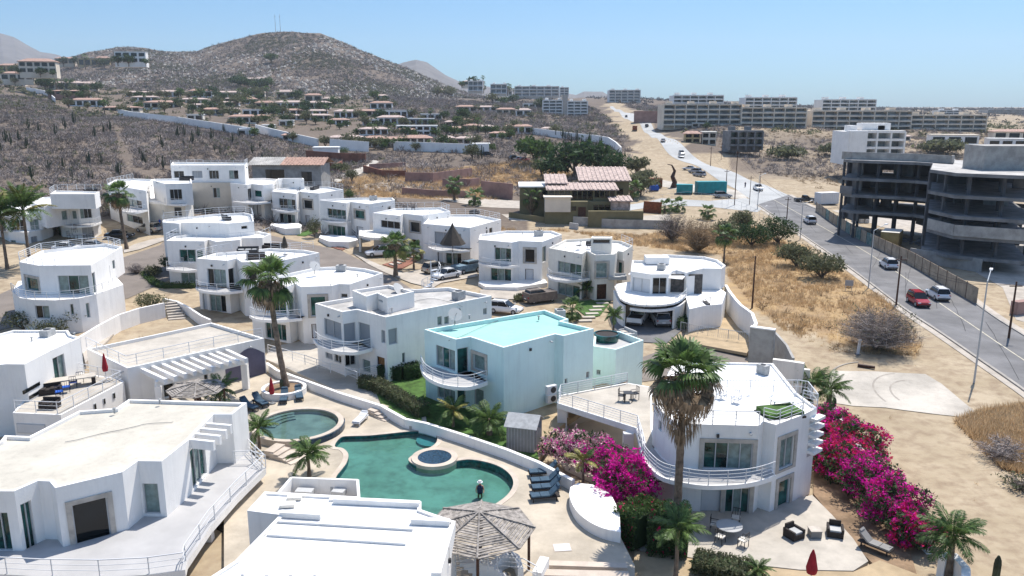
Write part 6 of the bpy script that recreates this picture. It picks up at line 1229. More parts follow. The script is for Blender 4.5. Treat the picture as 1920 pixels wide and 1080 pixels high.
# small wall lamps
# ================================================================== VEHICLES
def car(loc, rz, kind, paint, label, L=4.4, W=1.8, name='parked_car', cat='car', group=None, rack=False):
    T = Thing(name, label, cat, tuple(loc), rz, group); h = {'sedan': 1.42, 'suv': 1.68, 'pickup': 1.75, 'hatch': 1.5, 'truck': 3.2}[kind]; belt = h*.60
    def loft(st, m, nm):
        mb = MB()
        for x, z0, z1, w0, w1 in st:
            x *= L/2; w0 *= W/2; w1 *= W/2; mb.v += [(x, -w0*.9, z0), (x, -w0, z0+(z1-z0)*.25), (x, -w0*.99, z0+(z1-z0)*.72), (x, -w1, z1), (x, w1, z1), (x, w0*.99, z0+(z1-z0)*.72), (x, w0, z0+(z1-z0)*.25), (x, w0*.9, z0)]
        n = len(st)
        for i in range(n-1):
            for j in range(8): a = i*8+j; b = i*8+(j+1) % 8; mb.f.append((a, b, b+8, a+8))
        mb.f += [tuple(range(7, -1, -1)), tuple(range((n-1)*8, n*8))]; bm = bmesh.new(); me = bpy.data.meshes.new(nm); me.from_pydata(mb.v, [], mb.f); bm.from_mesh(me); bmesh.ops.recalc_face_normals(bm, faces=bm.faces); bm.to_mesh(me); bm.free()
        me.materials.append(M[m]); o = bpy.data.objects.new(nm, me); sc.collection.objects.link(o); o.parent = T.r; return o
    if kind == 'pickup':
        loft([(-1, .5, .95, .9, .88), (-.97, .3, 1.02, .97, .94), (-.3, .28, 1.04, 1, .95), (.3, .28, 1.06, 1, .95), (.85, .3, 1.02, .98, .88), (.98, .38, .86, .9, .8), (1, .45, .75, .85, .75)], paint, 'body'); loft([(-.22, 1.0, 1.05, .9, .88), (-.18, 1.0, h-.05, .93, .76), (.12, 1.0, h-.04, .93, .76), (.42, 1.02, 1.08, .93, .85)], 'glassd', 'windows'); cr = (-.17, .12, .76)
        T.part('cargo_bed', MB().box((-.61*L/2, 0, 1.035), (L*.34, W*.8, .03)), 'dark', local=True)
    elif kind == 'truck':
        T.part('box_body', MB().box((-.5, 0, 1.9), (L*.7, W, 2.4)), paint, local=True); T.part('cab', MB().box((L*.38, 0, 1.3), (L*.2, W*.95, 1.8)), 'cwhite', local=True); T.part('windscreen', MB().box((L*.485, 0, 1.7), (.03, W*.8, .7)), 'glassd', local=True); cr = None
    else:
        rear = -1 if kind != 'sedan' else -.98
        loft([(rear, .45, .8, .86, .82), (-.94, .28, belt*.98, .97, .88), (-.45, .25, belt*1.02, 1, .92), (.3, .25, belt*1.0, 1, .92), (.42, .26, belt*.97, 1, .88), (.88, .28, belt*.82, .97, .8), (.97, .36, belt*.7, .9, .74), (1, .42, belt*.58, .84, .7)], paint, 'body')
        if kind == 'sedan': g = [(-.72, belt*.96, belt*1.0, .88, .84), (-.42, belt, h-.05, .9, .68), (.08, belt, h-.03, .9, .68), (.46, belt*.95, belt*1.0, .88, .84)]; cr = (-.4, .08, .68)
        else: g = [(-.93, belt*.97, belt*1.0, .9, .86), (-.8, belt, h-.08, .92, .72), (.05, belt, h-.03, .92, .74), (.45, belt*.95, belt*.99, .9, .86)]; cr = (-.8, .05, .74)
        loft(g, 'glassd', 'windows')
    if cr:
        x0, x1, ww = cr; zz = h-.03; T.part('roof', MB().box(((x0+x1)*L/4, 0, zz), ((x1-x0)*L/2+.06, W*ww, .07)), paint, local=True)
        pb = MB()
        for s in (-1, 1):
            for a, b in (((x0-.06)*L/2, x0*L/2), ((x0+x1)*L/4, (x0+x1)*L/4), (x1*L/2+.5 if kind != 'pickup' else x1*L/2+.55, x1*L/2)): pb.beam((a, s*W*.465, belt if kind != 'pickup' else 1.05), (b, s*W*ww*.5, zz), .06, .06)
        T.part('pillars', pb, paint, local=True)
        if rack or kind == 'suv': T.part('roof_rails', MB().beam((x0*L/2+.1, -W*ww*.45, zz+.09), (x1*L/2-.1, -W*ww*.45, zz+.09), .05, .05).beam((x0*L/2+.1, W*ww*.45, zz+.09), (x1*L/2-.1, W*ww*.45, zz+.09), .05, .05), 'dark', local=True)
    wr = .36 if kind in ('suv', 'pickup') else .5 if kind == 'truck' else .31; wm = meshof('tyre%.2f' % wr, lambda: MB().tube((0, -.11, 0), (0, .11, 0), wr, n=16), 'black'); rm = meshof('rim%.2f' % wr, lambda: MB().tube((0, -.115, 0), (0, .115, 0), wr*.6, n=10), 'csilver')
    for i in (-.62, .62):
        for j in (-1, 1):
            o = T.share('wheel', wm, (i*L/2, j*(W/2-.1), wr), local=True); T.share('rim', rm, (0, 0, 0), sub=o, local=True)
    for j in (-1, 1):
        T.part('headlight', MB().box((L/2*.955, j*W*.36, belt*.66), (.16, .32, .12)), 'head', local=True); T.part('tail_light', MB().box((-L/2*.965, j*W*.39, belt*.80), (.14, .22, .2)), 'tail', local=True)
        T.part('mirror', MB().box((.42*L/2, j*W*.54, belt+.08), (.12, .16, .12)), paint if kind != 'truck' else 'dark', local=True)
    T.part('number_plate', MB().box((-L/2*1.0-.01, 0, .62), (.03, .4, .13)), 'shutterw', local=True); T.part('bumper', MB().box((-L/2*.985, 0, .42), (.12, W*.86, .16)).box((L/2*.985, 0, .38), (.12, W*.8, .14)), 'dark', local=True)
    return T
def rdir(px, py, dz=0):
    g = G(px, py); i = min(range(len(RA)-1), key=lambda k: (RA[k].lerp(RB[k], .5)-Vector((g.x, g.y, 0))).length); d = RA[i+1]-RA[i]; return math.atan2(d.y, d.x)
def rdir2(px, py):
    g = G(px, py); i = min(range(len(RA2)-1), key=lambda k: (RA2[k].lerp(RB2[k], .5)-Vector((g.x, g.y, 0))).length); d = RA2[i+1]-RA2[i]; return math.atan2(d.y, d.x)
def gz(px, py, dz=.07): g = G(px, py); return (g.x, g.y, g.z+dz)
car(gz(1721, 572), rdir(1721, 572)+PI, 'suv', 'cred', 'red suv coming down the main road towards the camera', 4.2, 1.75, 'moving_car')
car(gz(1757, 560), rdir(1757, 560), 'suv', 'cwhite', 'white suv with a dark roof driving beside the red one', 4.4, 1.8, 'moving_car')
car(gz(1665, 503), rdir(1665, 503), 'suv', 'cwhite', 'white suv on the road below the gold container', 4.4, 1.8, 'moving_car')
car(gz(1518, 419), rdir(1518, 419), 'suv', 'cwhite', 'white suv farther up the asphalt road by the first lamp post', 4.6, 1.85, 'moving_car')
car(gz(1509, 379), .1, 'pickup', 'cblack', 'black pickup parked beside the small white site container', 5.3, 1.9)
car(gz(1421, 357), rdir(1421, 357)+PI, 'pickup', 'cwhite', 'white pickup at the road junction', 5.3, 1.9, 'moving_car')
car(gz(1355, 371), .15, 'suv', 'csilver', 'silver suv waiting on the side road below the teal container', 4.7, 1.85)
car(gz(1292, 319), 2.6, 'sedan', 'cwhite', 'white sedan parked on the sandy verge of the pale road'); car(gz(1303, 325), 2.3, 'suv', 'csilver', 'grey suv parked tight behind the verge sedan'); car(gz(1311, 331), 2.2, 'suv', 'csilver', 'silver suv, lowest of those parked on the verge')
car(gz(1277, 296), rdir2(1277, 296)+PI, 'sedan', 'cwhite', 'white sedan leading a second car down the pale road', name='moving_car'); car(gz(1278, 290), rdir2(1278, 290)+PI, 'suv', 'csilver', 'grey car right behind the white sedan on the pale road', name='moving_car')
car(gz(1243, 266), rdir2(1243, 266), 'sedan', 'cwhite', 'small white car alone midway up the pale road', name='moving_car'); car(gz(1190, 246), rdir2(1190, 246), 'truck', 'rust', 'brown box truck on the shoulder of the pale road', 7, 2.6, 'moving_truck', 'truck'); car(gz(1174, 220), rdir2(1174, 220), 'suv', 'cblack', 'tiny dark car farthest up the pale road', name='moving_car'); car(gz(1213, 238), 1.2, 'suv', 'cblack', 'dark vehicle by the pinkish warehouse', name='parked_car')
car(gz(712, 481, .15), 3.5, 'suv', 'cwhite', 'white suv under the raised carport', 4.6, 1.85); car(gz(837, 523, .15), 3.9, 'sedan', 'cwhite', 'white sedan in front of the folded-parasol villa', 4.6, 1.8); car(gz(818, 512, .15), 3.9+PI, 'suv', 'cbeige', 'champagne suv left of the white sedan', 4.5, 1.8)
T = car(gz(875, 512, .15), 3.95, 'suv', 'tarpblue', 'car under a pale blue cover right of the white sedan', 4.8, 1.9); T.part('cover', MB().box((0, 0, .85), (4.7, 1.86, .9)), 'tarpblue', local=True)
car(gz(948, 588, .15), .0-.35, 'hatch', 'cwhite', 'white hatchback with roof bars behind the turquoise villa', 4.2, 1.75, rack=True)
T = car(gz(1012, 567, .15), .5, 'suv', 'tarp', 'car under a grey-brown tarpaulin on the sloping driveway', 4.4, 1.8); T.part('tarpaulin', MB().box((0, 0, .8), (4.2, 1.95, 1.1)), 'tarp', local=True)
car((*V(1197, 603, -.1).xy, -.08), 1.15+PI, 'pickup', 'cwhite', 'white pickup inside the round garage, left bay', 5.2, 1.9).r.rotation_euler = (0, 0, 1.2); car((*V(1237, 606, -.1).xy, -.08), 1.6, 'suv', 'csilver', 'silver car inside the round garage, right bay', 4.5, 1.85)
car(gz(279, 436, .1), -.35+PI, 'suv', 'cbeige', 'pale suv with red tail lamps behind the slim kerb palm', 4.6, 1.85); car(gz(316, 424, .1), 3.0, 'suv', 'cwhite', 'white car beside the person in blue on the left street', 4.5, 1.8); car(gz(225, 447, .1), .2, 'sedan', 'cblack', 'black sedan behind the clipped hedge block', 4.5, 1.8)
car(gz(128, 472, .1), .05, 'sedan', 'cwhite', 'white sedan half hidden behind the roof railing, left of the silver one', 4.5, 1.8); car(gz(177, 468, .1), .05, 'sedan', 'csilver', 'silver sedan half hidden behind the roof railing', 4.5, 1.8); car(gz(405, 393, .1), 1.7, 'suv', 'cblack', 'black car under the long upper building', 4.5, 1.8)
car((*V(430, 1040, -2.2).xy, -2.1), .9, 'pickup', 'cblack', 'dark green pickup in the carport under the wide terrace', 5.2, 1.9)
for x, y, k, p, l in ((966, 300, 'suv', 'cblack', 'dark car leftmost in the dusty car park beyond the trees'), (974, 301, 'sedan', 'csilver', 'silver car in the dusty car park beyond the trees'), (982, 302, 'sedan', 'cred', 'red car in the dusty car park beyond the trees'), (915, 293, 'suv', 'cblack', 'black jeep near the end of the long white wall')): car(gz(x, y), .4, k, p, l)
for k, (x, l) in enumerate(((367, 'yellow and white jet ski, left of the pair on the upper drive'), (379, 'yellow and white jet ski, right of the pair on the upper drive'))):
    g = Vector(gz(x, 388)); T = Thing('jet_ski', l, 'jet ski', tuple(g), 1.9); T.part('hull', MB().box((0, 0, .35), (2.6, .95, .45)), 'cwhite', local=True); T.part('deck', MB().beam((-1.2, 0, .65), (1.1, 0, .75), .6, .3), 'yellow', local=True); T.part('handlebar', MB().beam((.2, -.4, 1.05), (.2, .4, 1.05), .06, .06).beam((.2, 0, .7), (.2, 0, 1.05), .08, .08), 'dark', local=True)
g = Vector(gz(300, 428)); person(g, 1.72, 'person in a bright blue shirt beside the white car', 'bluep', 1.0)
g = Vector(gz(1397, 322+30)); person(g, 1.7, 'pedestrian by the junction near the white pickup', 'cloth_n', 0)
# ================================================================== ROADSIDE
def lamp(base, top, arm, label, group='curved-arm street lamps along the main road'):
    b = G(*base); h = zrow(b, top)-b.z; T = Thing('street_lamp', label, 'street lamp', tuple(b)); i = min(range(len(RA)-1), key=lambda k: (RA[k]-Vector((b.x, b.y, 0))).length); d = (RB[i]-RA[i]).normalized(); d.z = 0
    T.part('pole', MB().tube((0, 0, -.2), (0, 0, h), .1, .06), 'alu', local=True); e = Vector((0, 0, h))+d*arm+Vector((0, 0, .35)); T.part('arm', MB().tube((0, 0, h-.02), e, .045, .04), 'alu', local=True); T.part('lamp_head', MB().beam(e-d*.1, e+d*.75+Vector((0, 0, .02)), .28, .12), 'shutterw', local=True)
lamp((1826, 718), 527, 4.2, 'tall galvanised street lamp nearest the camera at the right'); lamp((1628, 540), 432, 4.5, 'galvanised street lamp beside the small signboard in the lot'); lamp((1500, 450), 383, 4, 'galvanised street lamp before the dark round bush'); lamp((1420, 392), 330, 3.5, 'galvanised street lamp at the chain-link corner')
def pole(base, top, label, m='woodd', r=.13, cross=True):
    b = G(*base); h = zrow(b, top)-b.z; T = Thing('utility_pole', label, 'utility pole', tuple(b)); T.part('pole', MB().tube((0, 0, -.2), (0, 0, h), r, r*.7), m, local=True)
    if cross: T.part('crossarm', MB().box((0, 0, h-.5), (1.4, .1, .12)), 'woodd', local=True)
    return Vector((b.x, b.y, b.z+h-.3))
pts = [pole((1891, 635), 528, 'dark utility pole behind the nearest street lamp'), pole((1680, 573), 480, 'dark wooden pole standing at the near kerb'), pole((1571, 441), 385, 'leaning dark pole by the mural fence', cross=False), pole((1475, 411), 370, 'short dark pole at the near kerb below the junction'), pole((1377, 385), 283, 'tallest wooden utility pole at the junction'), pole((1361, 357), 318, 'slim wooden pole behind the teal container'), pole((1332, 312), 275, 'wooden pole beside the pale road')]
pole((1410, 578), 480, 'lone dark wooden pole inside the dry grass lot', cross=False)
for x, y0, y1, l in ((1405, 384, 330, 'thin dark pole right of the tallest pole'), (1424, 362, 320, 'pole beside the white pickup'), (1352, 300, 268, 'wooden pole farther up the pale road')): pole((x, y0), y1, l, r=.09)
wm = MB()
T = Thing('overhead_wires', 'overhead wires strung between the dark poles along the road', 'wires', tuple(pts[0]))
for a, b in zip(pts, pts[1:]):
    for o in (-.6, .6):
        P_ = [a.lerp(b, t)+Vector((o, 0, -1.2*4*t*(1-t))) for t in np.linspace(0, 1, 8)]; w_ = MB(); w_.path(P_, [.018]*8, 4); T.part('wire', w_, 'dark')
b = G(1608, 665); T = Thing('marker_post', 'white concrete post standing in the sand of the lot', 'post', tuple(b), .1); T.part('post', MB().beam((0, 0, 0), (.12, 0, 1.7), .22, .22), 'shutterw', local=True); T.part('base', MB().box((0, 0, .05), (.45, .45, .12)), 'conc', local=True)
b = G(1591, 545); T = Thing('notice_board', 'small grey notice board on two legs in the dry grass', 'sign', tuple(b), -.2); T.part('board', MB().box((0, 0, 1.1), (1.1, .05, .8)), 'csilver', local=True)
for i in (-.4, .4): T.part('leg', MB().box((i, .04, .4), (.06, .05, .85)), 'alu', local=True)
b = G(1624, 690); T = Thing('log', 'charred log lying on the sand above the concrete slab', 'log', tuple(b), -.5); T.part('log', MB().tube((-.8, 0, .18), (.8, 0, .2), .2, .16, 8), 'woodd', local=True); T.part('cut_end', MB().tube((.8, 0, .2), (.815, 0, .2), .14, .14, 8), 'wood', local=True)
for x, y, t, z, r, l in ((1634, 832, 795, -1.1, .2, 'tall columnar cactus rising out of the bougainvillea'), (1563, 770, 745, -.9, .18, 'short cactus stub behind the bougainvillea hedge'), (1866, 1090, 1042, -1.2, .2, 'round-topped cactus at the bottom right corner'), (528, 725, 711, .6, .16, 'small brown cactus in the round planter')):
    b = V(x, y, z); h = zrow(b, t)-z; T = Thing('columnar_cactus', l, 'cactus', tuple(b)); mb = MB(); n = 10; st_ = []
    for k in range(7): zz = h*k/6; rr = r*(1 if k < 5 else .85 if k == 5 else .3); mb.v += [(rr*(1 if i % 2 else .82)*math.cos(2*PI*i/16), rr*(1 if i % 2 else .82)*math.sin(2*PI*i/16), zz) for i in range(16)]
    mb.f = [(k*16+i, k*16+(i+1) % 16, (k+1)*16+(i+1) % 16, (k+1)*16+i) for k in range(6) for i in range(16)]+[tuple(range(96, 112))]; T.part('stem', mb, 'cactus', local=True)
def box_thing(name, loc, rz, d, label, cat, m, ribs=10, door=None, roofm=None):
    T = Thing(name, label, cat, tuple(loc), rz); T.part('body', MB().box((0, 0, d[2]/2+.15), d), m, local=True)
    for s in (-1, 1):
        for k in range(ribs): T.part('rib', MB().box((-d[0]/2+(k+.5)*d[0]/ribs, s*(d[1]/2+.03), d[2]/2+.15), (d[0]/ribs*.45, .06, d[2]*.92)), m, local=True)
    T.part('roof', MB().box((0, 0, d[2]+.18), (d[0]+.06, d[1]+.06, .06)), roofm or m, local=True); T.part('door', MB().box((d[0]/2+.02, 0, d[2]/2+.1), (.05, d[1]*.85, d[2]*.85)), door or m, local=True); T.part('skid', MB().box((0, 0, .08), (d[0]*.95, d[1]*.8, .14)), 'dark', local=True)
box_thing('shipping_container', gz(1670, 462), 1.0, (5.2, 3.0, 2.7), 'gold-brown steel site container behind the mural fence', 'container', 'metalbrown', roofm='cream'); box_thing('shipping_container', gz(1332, 363), .12, (8.0, 2.6, 3.0), 'long bright teal container beside the junction', 'container', 'teal'); box_thing('waste_skip', gz(1283, 363), -.2, (4.2, 2.4, 2.2), 'small dark teal skip left of the long teal container', 'container', 'teal', door='dark'); box_thing('shipping_container', gz(1549, 383), .3, (5.5, 2.6, 2.8), 'small white site container near the black pickup', 'container', 'shutterw', door='conc'); box_thing('shipping_container', gz(1228, 352), .1, (3.5, 2.4, 2.4), 'rusty brown cabin at the villa end of the dirt track', 'container', 'rust'); box_thing('plastic_tank', gz(1226, 358), .1, (2.4, 1.5, 1.3), 'bright blue plastic tank in front of the rusty cabin', 'tank', 'bluep', ribs=4)
g = Vector(gz(1262, 352)); T = Thing('twisted_tree_trunk', 'dark dead twisted trunk beside the small teal skip', 'tree stump', tuple(g)); T.part('trunk', MB().path([(0, 0, -.3), (.4, 0, 1.5), (-.3, 0, 3), (.3, .2, 4.6), (-.6, .2, 6.2), (-1.8, .2, 6.4)], [.9, .7, .6, .4, .2, .1], 7), 'woodd', local=True)
# mural fence
FP = Gs('c8 350,100 420,150 520,215 620,270 720,320 830,372 930,432 1040,500 1165,572'); T = Thing('site_fence', 'long tan site fence with faded teal mural panels along the road', 'fence', tuple(FP[0]))
L_ = [0]
for a, b in zip(FP, FP[1:]): L_.append(L_[-1]+(b-a).length)
N = 26; M['mural'] = mat('faded_teal_mural', (.30, .33, .28), .9, .3, 1.3, col2=(.05, .15, .14)); M['fencetan'] = mat('tan_fence_cloth', (.40, .31, .22), .9, .15, .8)
def atl(P, L_, d): i = min(max(j for j in range(len(L_)) if L_[j] <= d+1e-6), len(P)-2); return P[i].lerp(P[i+1], (d-L_[i])/(L_[i+1]-L_[i]))
for k in range(N):
    a, b = atl(FP, L_, L_[-1]*k/N), atl(FP, L_, L_[-1]*(k+.96)/N); h = 2.25; T.part('panel', MB().beam(a+Vector((0, 0, h/2)), b+Vector((0, 0, h/2)), .06, h), 'mural' if k in (3, 6, 8, 10, 12) else 'fencetan'); T.part('post', MB().beam(a+Vector((0, .08, -.1)), a+Vector((0, .08, h+.12)), .09, .09), 'woodd')
# chain-link by the corner plot
CL = Gs('p 1225,380 1290,372 1350,380 1395,395 1440,420'); T = Thing('chain_link_fence', 'thin chain-link fence round the sandy corner plot', 'fence', tuple(CL[0])); railing(T, CL, h=1.8, rails=2, sp=3.2, m='alu', r=.03)

# cracks, tar lines and tyre marks
M['tar'] = mat('tar_crack_filler', (.045, .045, .045), .8, 0); M['tyremark'] = mat('tyre_rubbed_concrete', (.33, .295, .25), .9, .1, 1)
rgc = np.random.default_rng(21)
for k in range(11):
    i = int(rgc.uniform(3, len(RA)-6)); a = RA[i].lerp(RB[i], rgc.uniform(.05, .4)); b = RA[min(i+3, len(RA)-1)].lerp(RB[min(i+3, len(RB)-1)], rgc.uniform(.6, .98)) if k % 3 else RA[min(i+5, len(RA)-1)].lerp(RB[min(i+5, len(RB)-1)], .45)
    P_ = [a.lerp(b, t)+Vector((rgc.normal(0, .06), rgc.normal(0, .06), 0)) for t in np.linspace(0, 1, 9)]; struct('road_crack', strip(P_, .07, .066), 'tar')
for c0, r0 in (((1745, 745), 3.2), ((1745, 745), 4.6), ((1690, 735), 6.0)):
    c = G(*c0); P_ = [Vector((c.x+math.cos(a)*r0, c.y+math.sin(a)*r0*1.3, 0)) for a in np.linspace(1.7, 3.3, 16)]; struct('tyre_marks', strip(P_, .18, .06), 'tyremark')
# ================================================================== UNFINISHED BUILDING
T = Thing('unfinished_building', 'unfinished grey concrete building of open floors and columns beside the road', 'building', tuple(V(*q('d7 700,900')[0], 2)))
ZF = [15.0, 11.6, 8.5, 5.4, 2.2]
LW = Vs('d7 74,266 132,271 540,284 770,300', 15); LW = [p.to_2d() for p in LW]; LWp = LW+[p+Vector((9, 16)) for p in reversed(LW)]
RW = [p.to_2d() for p in Vs('d7 622,330 790,353 1010,362 1330,374', 15)]; RWp = RW+[RW[3]+Vector((14, 30)), RW[0]+Vector((14, 26))]
for k, z in enumerate(ZF):
    for nm, P_ in (('l', LWp), ('r', RWp)):
        if nm == 'l' and k == 4: continue
        o = .0 if k == 0 else .35*((k % 2)*2-1); pts = [(p.x+(.0), p.y-(.9*(k in (2, 3)))*(i < len(P_)/2+.1)) for i, p in enumerate(P_)]
        T.part('floor_slab', MB().prism(pts, z-.5, z), 'conc'); T.part('slab_top', MB().prism([tuple(p) for p in inset(pts, .1)], z, z+.02, bottom=False), 'roofgrey' if k == 0 else 'conc')
cm = {}
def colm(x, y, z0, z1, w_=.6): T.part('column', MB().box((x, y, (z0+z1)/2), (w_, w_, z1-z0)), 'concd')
for P_, n_, zb in ((LW, 6, -.5), (RW, 4, -.5)):
    d = [0]
    for a, b in zip(P_, P_[1:]): d.append(d[-1]+(b-a).length)
    for k in range(n_+1):
        t = d[-1]*k/n_; i = min(max(j for j in range(len(d)) if d[j] <= t+1e-6), len(P_)-2); p = P_[i].lerp(P_[i+1], (t-d[i])/(d[i+1]-d[i]))
        colm(p.x+.9, p.y+1.5, zb, 14.6, .4); colm(p.x+4.6, p.y+8.5, zb, 14.6, .4)
rg = np.random.default_rng(3)
for P_, dep in ((LW, 15.0), (RW, 24.0)):
    for fl_ in range(4 if P_ is LW else 5):
        z0 = ZF[fl_+1] if fl_ < 4 else -.6; z1 = ZF[fl_]-.42
        for i, (a, b) in enumerate(zip(P_, P_[1:])):
            for t in np.arange(.08, .95, .3):
                if rg.random() < .5:
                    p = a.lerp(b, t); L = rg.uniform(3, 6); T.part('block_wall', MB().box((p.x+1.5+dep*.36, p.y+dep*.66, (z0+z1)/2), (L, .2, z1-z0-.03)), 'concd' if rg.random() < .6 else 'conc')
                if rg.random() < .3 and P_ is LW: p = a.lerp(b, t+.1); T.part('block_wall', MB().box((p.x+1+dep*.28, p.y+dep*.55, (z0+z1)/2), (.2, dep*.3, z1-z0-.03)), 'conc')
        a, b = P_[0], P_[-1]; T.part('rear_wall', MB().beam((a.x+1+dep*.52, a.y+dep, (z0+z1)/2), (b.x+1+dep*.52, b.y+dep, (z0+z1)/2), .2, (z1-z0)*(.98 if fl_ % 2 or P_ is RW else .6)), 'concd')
for a, b in zip(RW[:3], RW[1:]): T.part('parapet_band', MB().beam((a.x, a.y-1.2, 6.3), (b.x, b.y-1.2, 6.3), .25, 1.7), 'block')
a, b = LW[0], LW[1]; T.part('parapet_band', MB().beam((a.x-.5, a.y-.9, 9.3), (b.x, b.y-.9, 9.3), .25, 1.5), 'conc')
P_ = [Vector((p.x+.5, p.y+2)) for p in LW]+[Vector((RW[3].x+2, RW[3].y+28))]; mb = MB()
for a, b in zip(P_, P_[1:]): mb.beam((a.x, a.y, 15.7), (b.x, b.y, 15.7), .25, 1.5)
T.part('roof_parapet', mb, 'block'); c = V(*q('d7 1150,240')[0], 17.5); T.part('stair_tower', MB().box((c.x+4, c.y+4, 16.6), (16, 6, 4.6)), 'block')
a, b = RW[0], RW[2]; T.part('basement_wall', MB().beam((a.x-2, a.y-.5, .8), (b.x, b.y-.5, .8), .3, 2.6), 'block')
for s in ('d7 655,490 655,575', 'd7 740,505 740,590'): p = V(*q(s)[0], 8.2); T.part('white_wall_panel', MB().box((p.x, p.y, 7.0), (.7, .25, 2.9)), 'cushion')
for k, (x, y, z, l) in enumerate(((570, 450, 8.5, 'worker in an orange vest on an open concrete floor'), (222, 655, 0, 'worker in pale blue at ground level of the unfinished building'))):
    c = V(*q('d7 %d,%d' % (x, y))[0], z); person((c.x, c.y+1 if z else c.y, z), 1.75, l, 'cloth_o' if z else 'tarpblue', 0)
g = G(1605, 418); T = Thing('block_stack', 'stack of white cement sacks at the foot of the unfinished building', 'sacks', tuple(g))
for k in range(12): T.part('sack', MB().box(((k % 3)*1.1, (k//3 % 2)*.9, .3+(k//6)*.6), (1.0, .8, .55), .05*k), 'shutterw', local=True)
g = G(1725, 455); T = Thing('rubble_pile', 'heap of rubble and boards behind the gold container', 'rubble', tuple(g)); rb = MB()
for k in range(70): a, r = rg.uniform(0, 6.3), rg.uniform(0, 4); rb.box((math.cos(a)*r*1.5, math.sin(a)*r, rg.uniform(0, 1.2)*(1-r/5)), tuple(rg.uniform(.3, 1.3, 3)*np.array([1, .6, .3])), rg.uniform(0, 3))
T.part('rubble', rb, 'conc', local=True)['kind'] = 'stuff'
g = Vector(gz(1905, 590)); T = Thing('stone_wall', 'low brown stone wall at the right edge across the road', 'wall', tuple(g), .35); T.part('wall', MB().box((3, 0, .7), (7, 1, 1.9)), 'pinkwall', local=True)
# ================================================================== APARTMENT BLOCKS
def facade(name, label, px0, px1, rt, rb_, y, floors, bays, depth, m='tan', glass='farglass', cat='apartment block', pent=None, slope=0, rail=True):
    """block with recessed balconies, one window per bay and floor"""
    a = at_y(px0, rb_, y); b = at_y(px1, rb_+slope, y+ (0)); z0 = min(a.z, b.z); z1 = at_y(px0, rt, y).z; W = b.x-a.x; h = (z1-z0)/floors; T = Thing(name, label, cat, (a.x, y, z0)); bw = W/bays
    T.part('rear_wall', MB().box((W/2, depth/2+1.5, (z1-z0)/2-1.5), (W, depth-1, z1-z0+3)), m, local=True)
    sl_ = meshof('slab%.1f_%s' % (W, m), lambda: MB().box((W/2, 0, 0), (W, 3.0, .75)), m)
    for f in range(floors+1): T.share('floor_slab', sl_, (0, .3, h*f), local=True)
    pm = meshof('pier%.2f_%s' % (z1-z0, m), lambda: MB().box((0, 0, (z1-z0)/2-1), (.5, 3.3, z1-z0+2)), m)
    for k in range(bays+1): T.share('pier', pm, (bw*k, .3, 0), local=True)
    wm = meshof('win%.1f%.1f%s' % (bw, h, glass), lambda: MB().box((0, 0, 0), (bw*.8, .15, h*.66)), glass); rm = meshof('brail%.1f' % bw, lambda: MB().box((0, 0, 0), (bw*.86, .08, h*.26)), 'farglass')
    n = 0
    for f in range(floors):
        for k in range(bays):
            T.share('window', wm, (bw*(k+.5), 1.95, h*(f+.48)), local=True)
            if rail: T.share('balcony_glass', rm, (bw*(k+.5), -1.15, h*(f+.2)), local=True)
    for k in range(bays):
        if k % 2 == 0: T.part('roof_box', MB().box((bw*(k+.6), 5, z1-z0+1.0), (bw*.5, 5, 1.8)), m, local=True)
    if pent: 
        p0, p1, q0, q1 = pent
    return T
facade('apartment_block', 'white and grey five-storey apartment block left of the pale road', 1018, 1054, 188, 217, 640, 5, 3, 14, 'farwhite'); facade('apartment_block', 'twin half of the white and grey block, right of its brown stair strip', 1064, 1101, 190, 218, 640, 5, 3, 14, 'farwhite')
a = at_y(1059, 222, 639); T = Thing('stair_tower', 'brown stair tower between the two white and grey blocks', 'tower', (a.x, 639, a.z)); T.part('wall', MB().box((0, 4, 9), (4.2, 8, 18)), 'stone', local=True)
facade('apartment_block', 'long terraced tan apartment block nearest the pale road, left half', 1243, 1388, 196, 234, 470, 4, 7, 18, 'tan'); facade('apartment_block', 'long terraced tan apartment block, stepped right half beside the road slope', 1388, 1509, 202, 240, 468, 4, 6, 18, 'tan')
facade('apartment_block', 'long terraced ochre apartment block at the right, its left half', 1520, 1705, 208, 246, 480, 4, 8, 18, 'tan'); facade('apartment_block', 'long terraced ochre apartment block at the right, its lower right half', 1703, 1845, 216, 250, 482, 4, 6, 18, 'tan')
facade('apartment_block', 'white upper block with a slatted roof, left of the three', 1262, 1355, 179, 200, 560, 3, 6, 14, 'farwhite'); facade('apartment_block', 'white upper block with a slatted roof, middle of the three', 1396, 1492, 183, 204, 565, 3, 6, 14, 'farwhite'); facade('apartment_block', 'white upper block with a slatted roof, right of the three', 1540, 1640, 187, 208, 570, 3, 6, 14, 'farwhite')
facade('apartment_block', 'pale distant block on the ridge where the pale road ends', 1142, 1200, 169, 191, 1000, 4, 5, 20, 'farwhite'); facade('apartment_block', 'pale distant block above the left white and grey block', 965, 1048, 162, 180, 1100, 3, 6, 20, 'farwhite'); facade('apartment_block', 'pale distant tower right of the far ridge block', 1050, 1066, 164, 178, 1050, 3, 2, 12, 'farwhite')
facade('apartment_block', 'hazy distant block at the far right skyline', 1850, 1990, 206, 222, 1300, 4, 9, 25, 'shedr')
for k, (x0, x1, t, b_, l) in enumerate(((878, 905, 152, 170, 'hotel-like pale house on the hill shoulder'), (920, 950, 158, 175, 'low white row house beyond the hill shoulder'), (1760, 1800, 207, 215, 'pale far house on the right plain'))): facade('distant_house', l, x0, x1, t, b_, 900, 2, 3, 14, 'farwhite', cat='house')
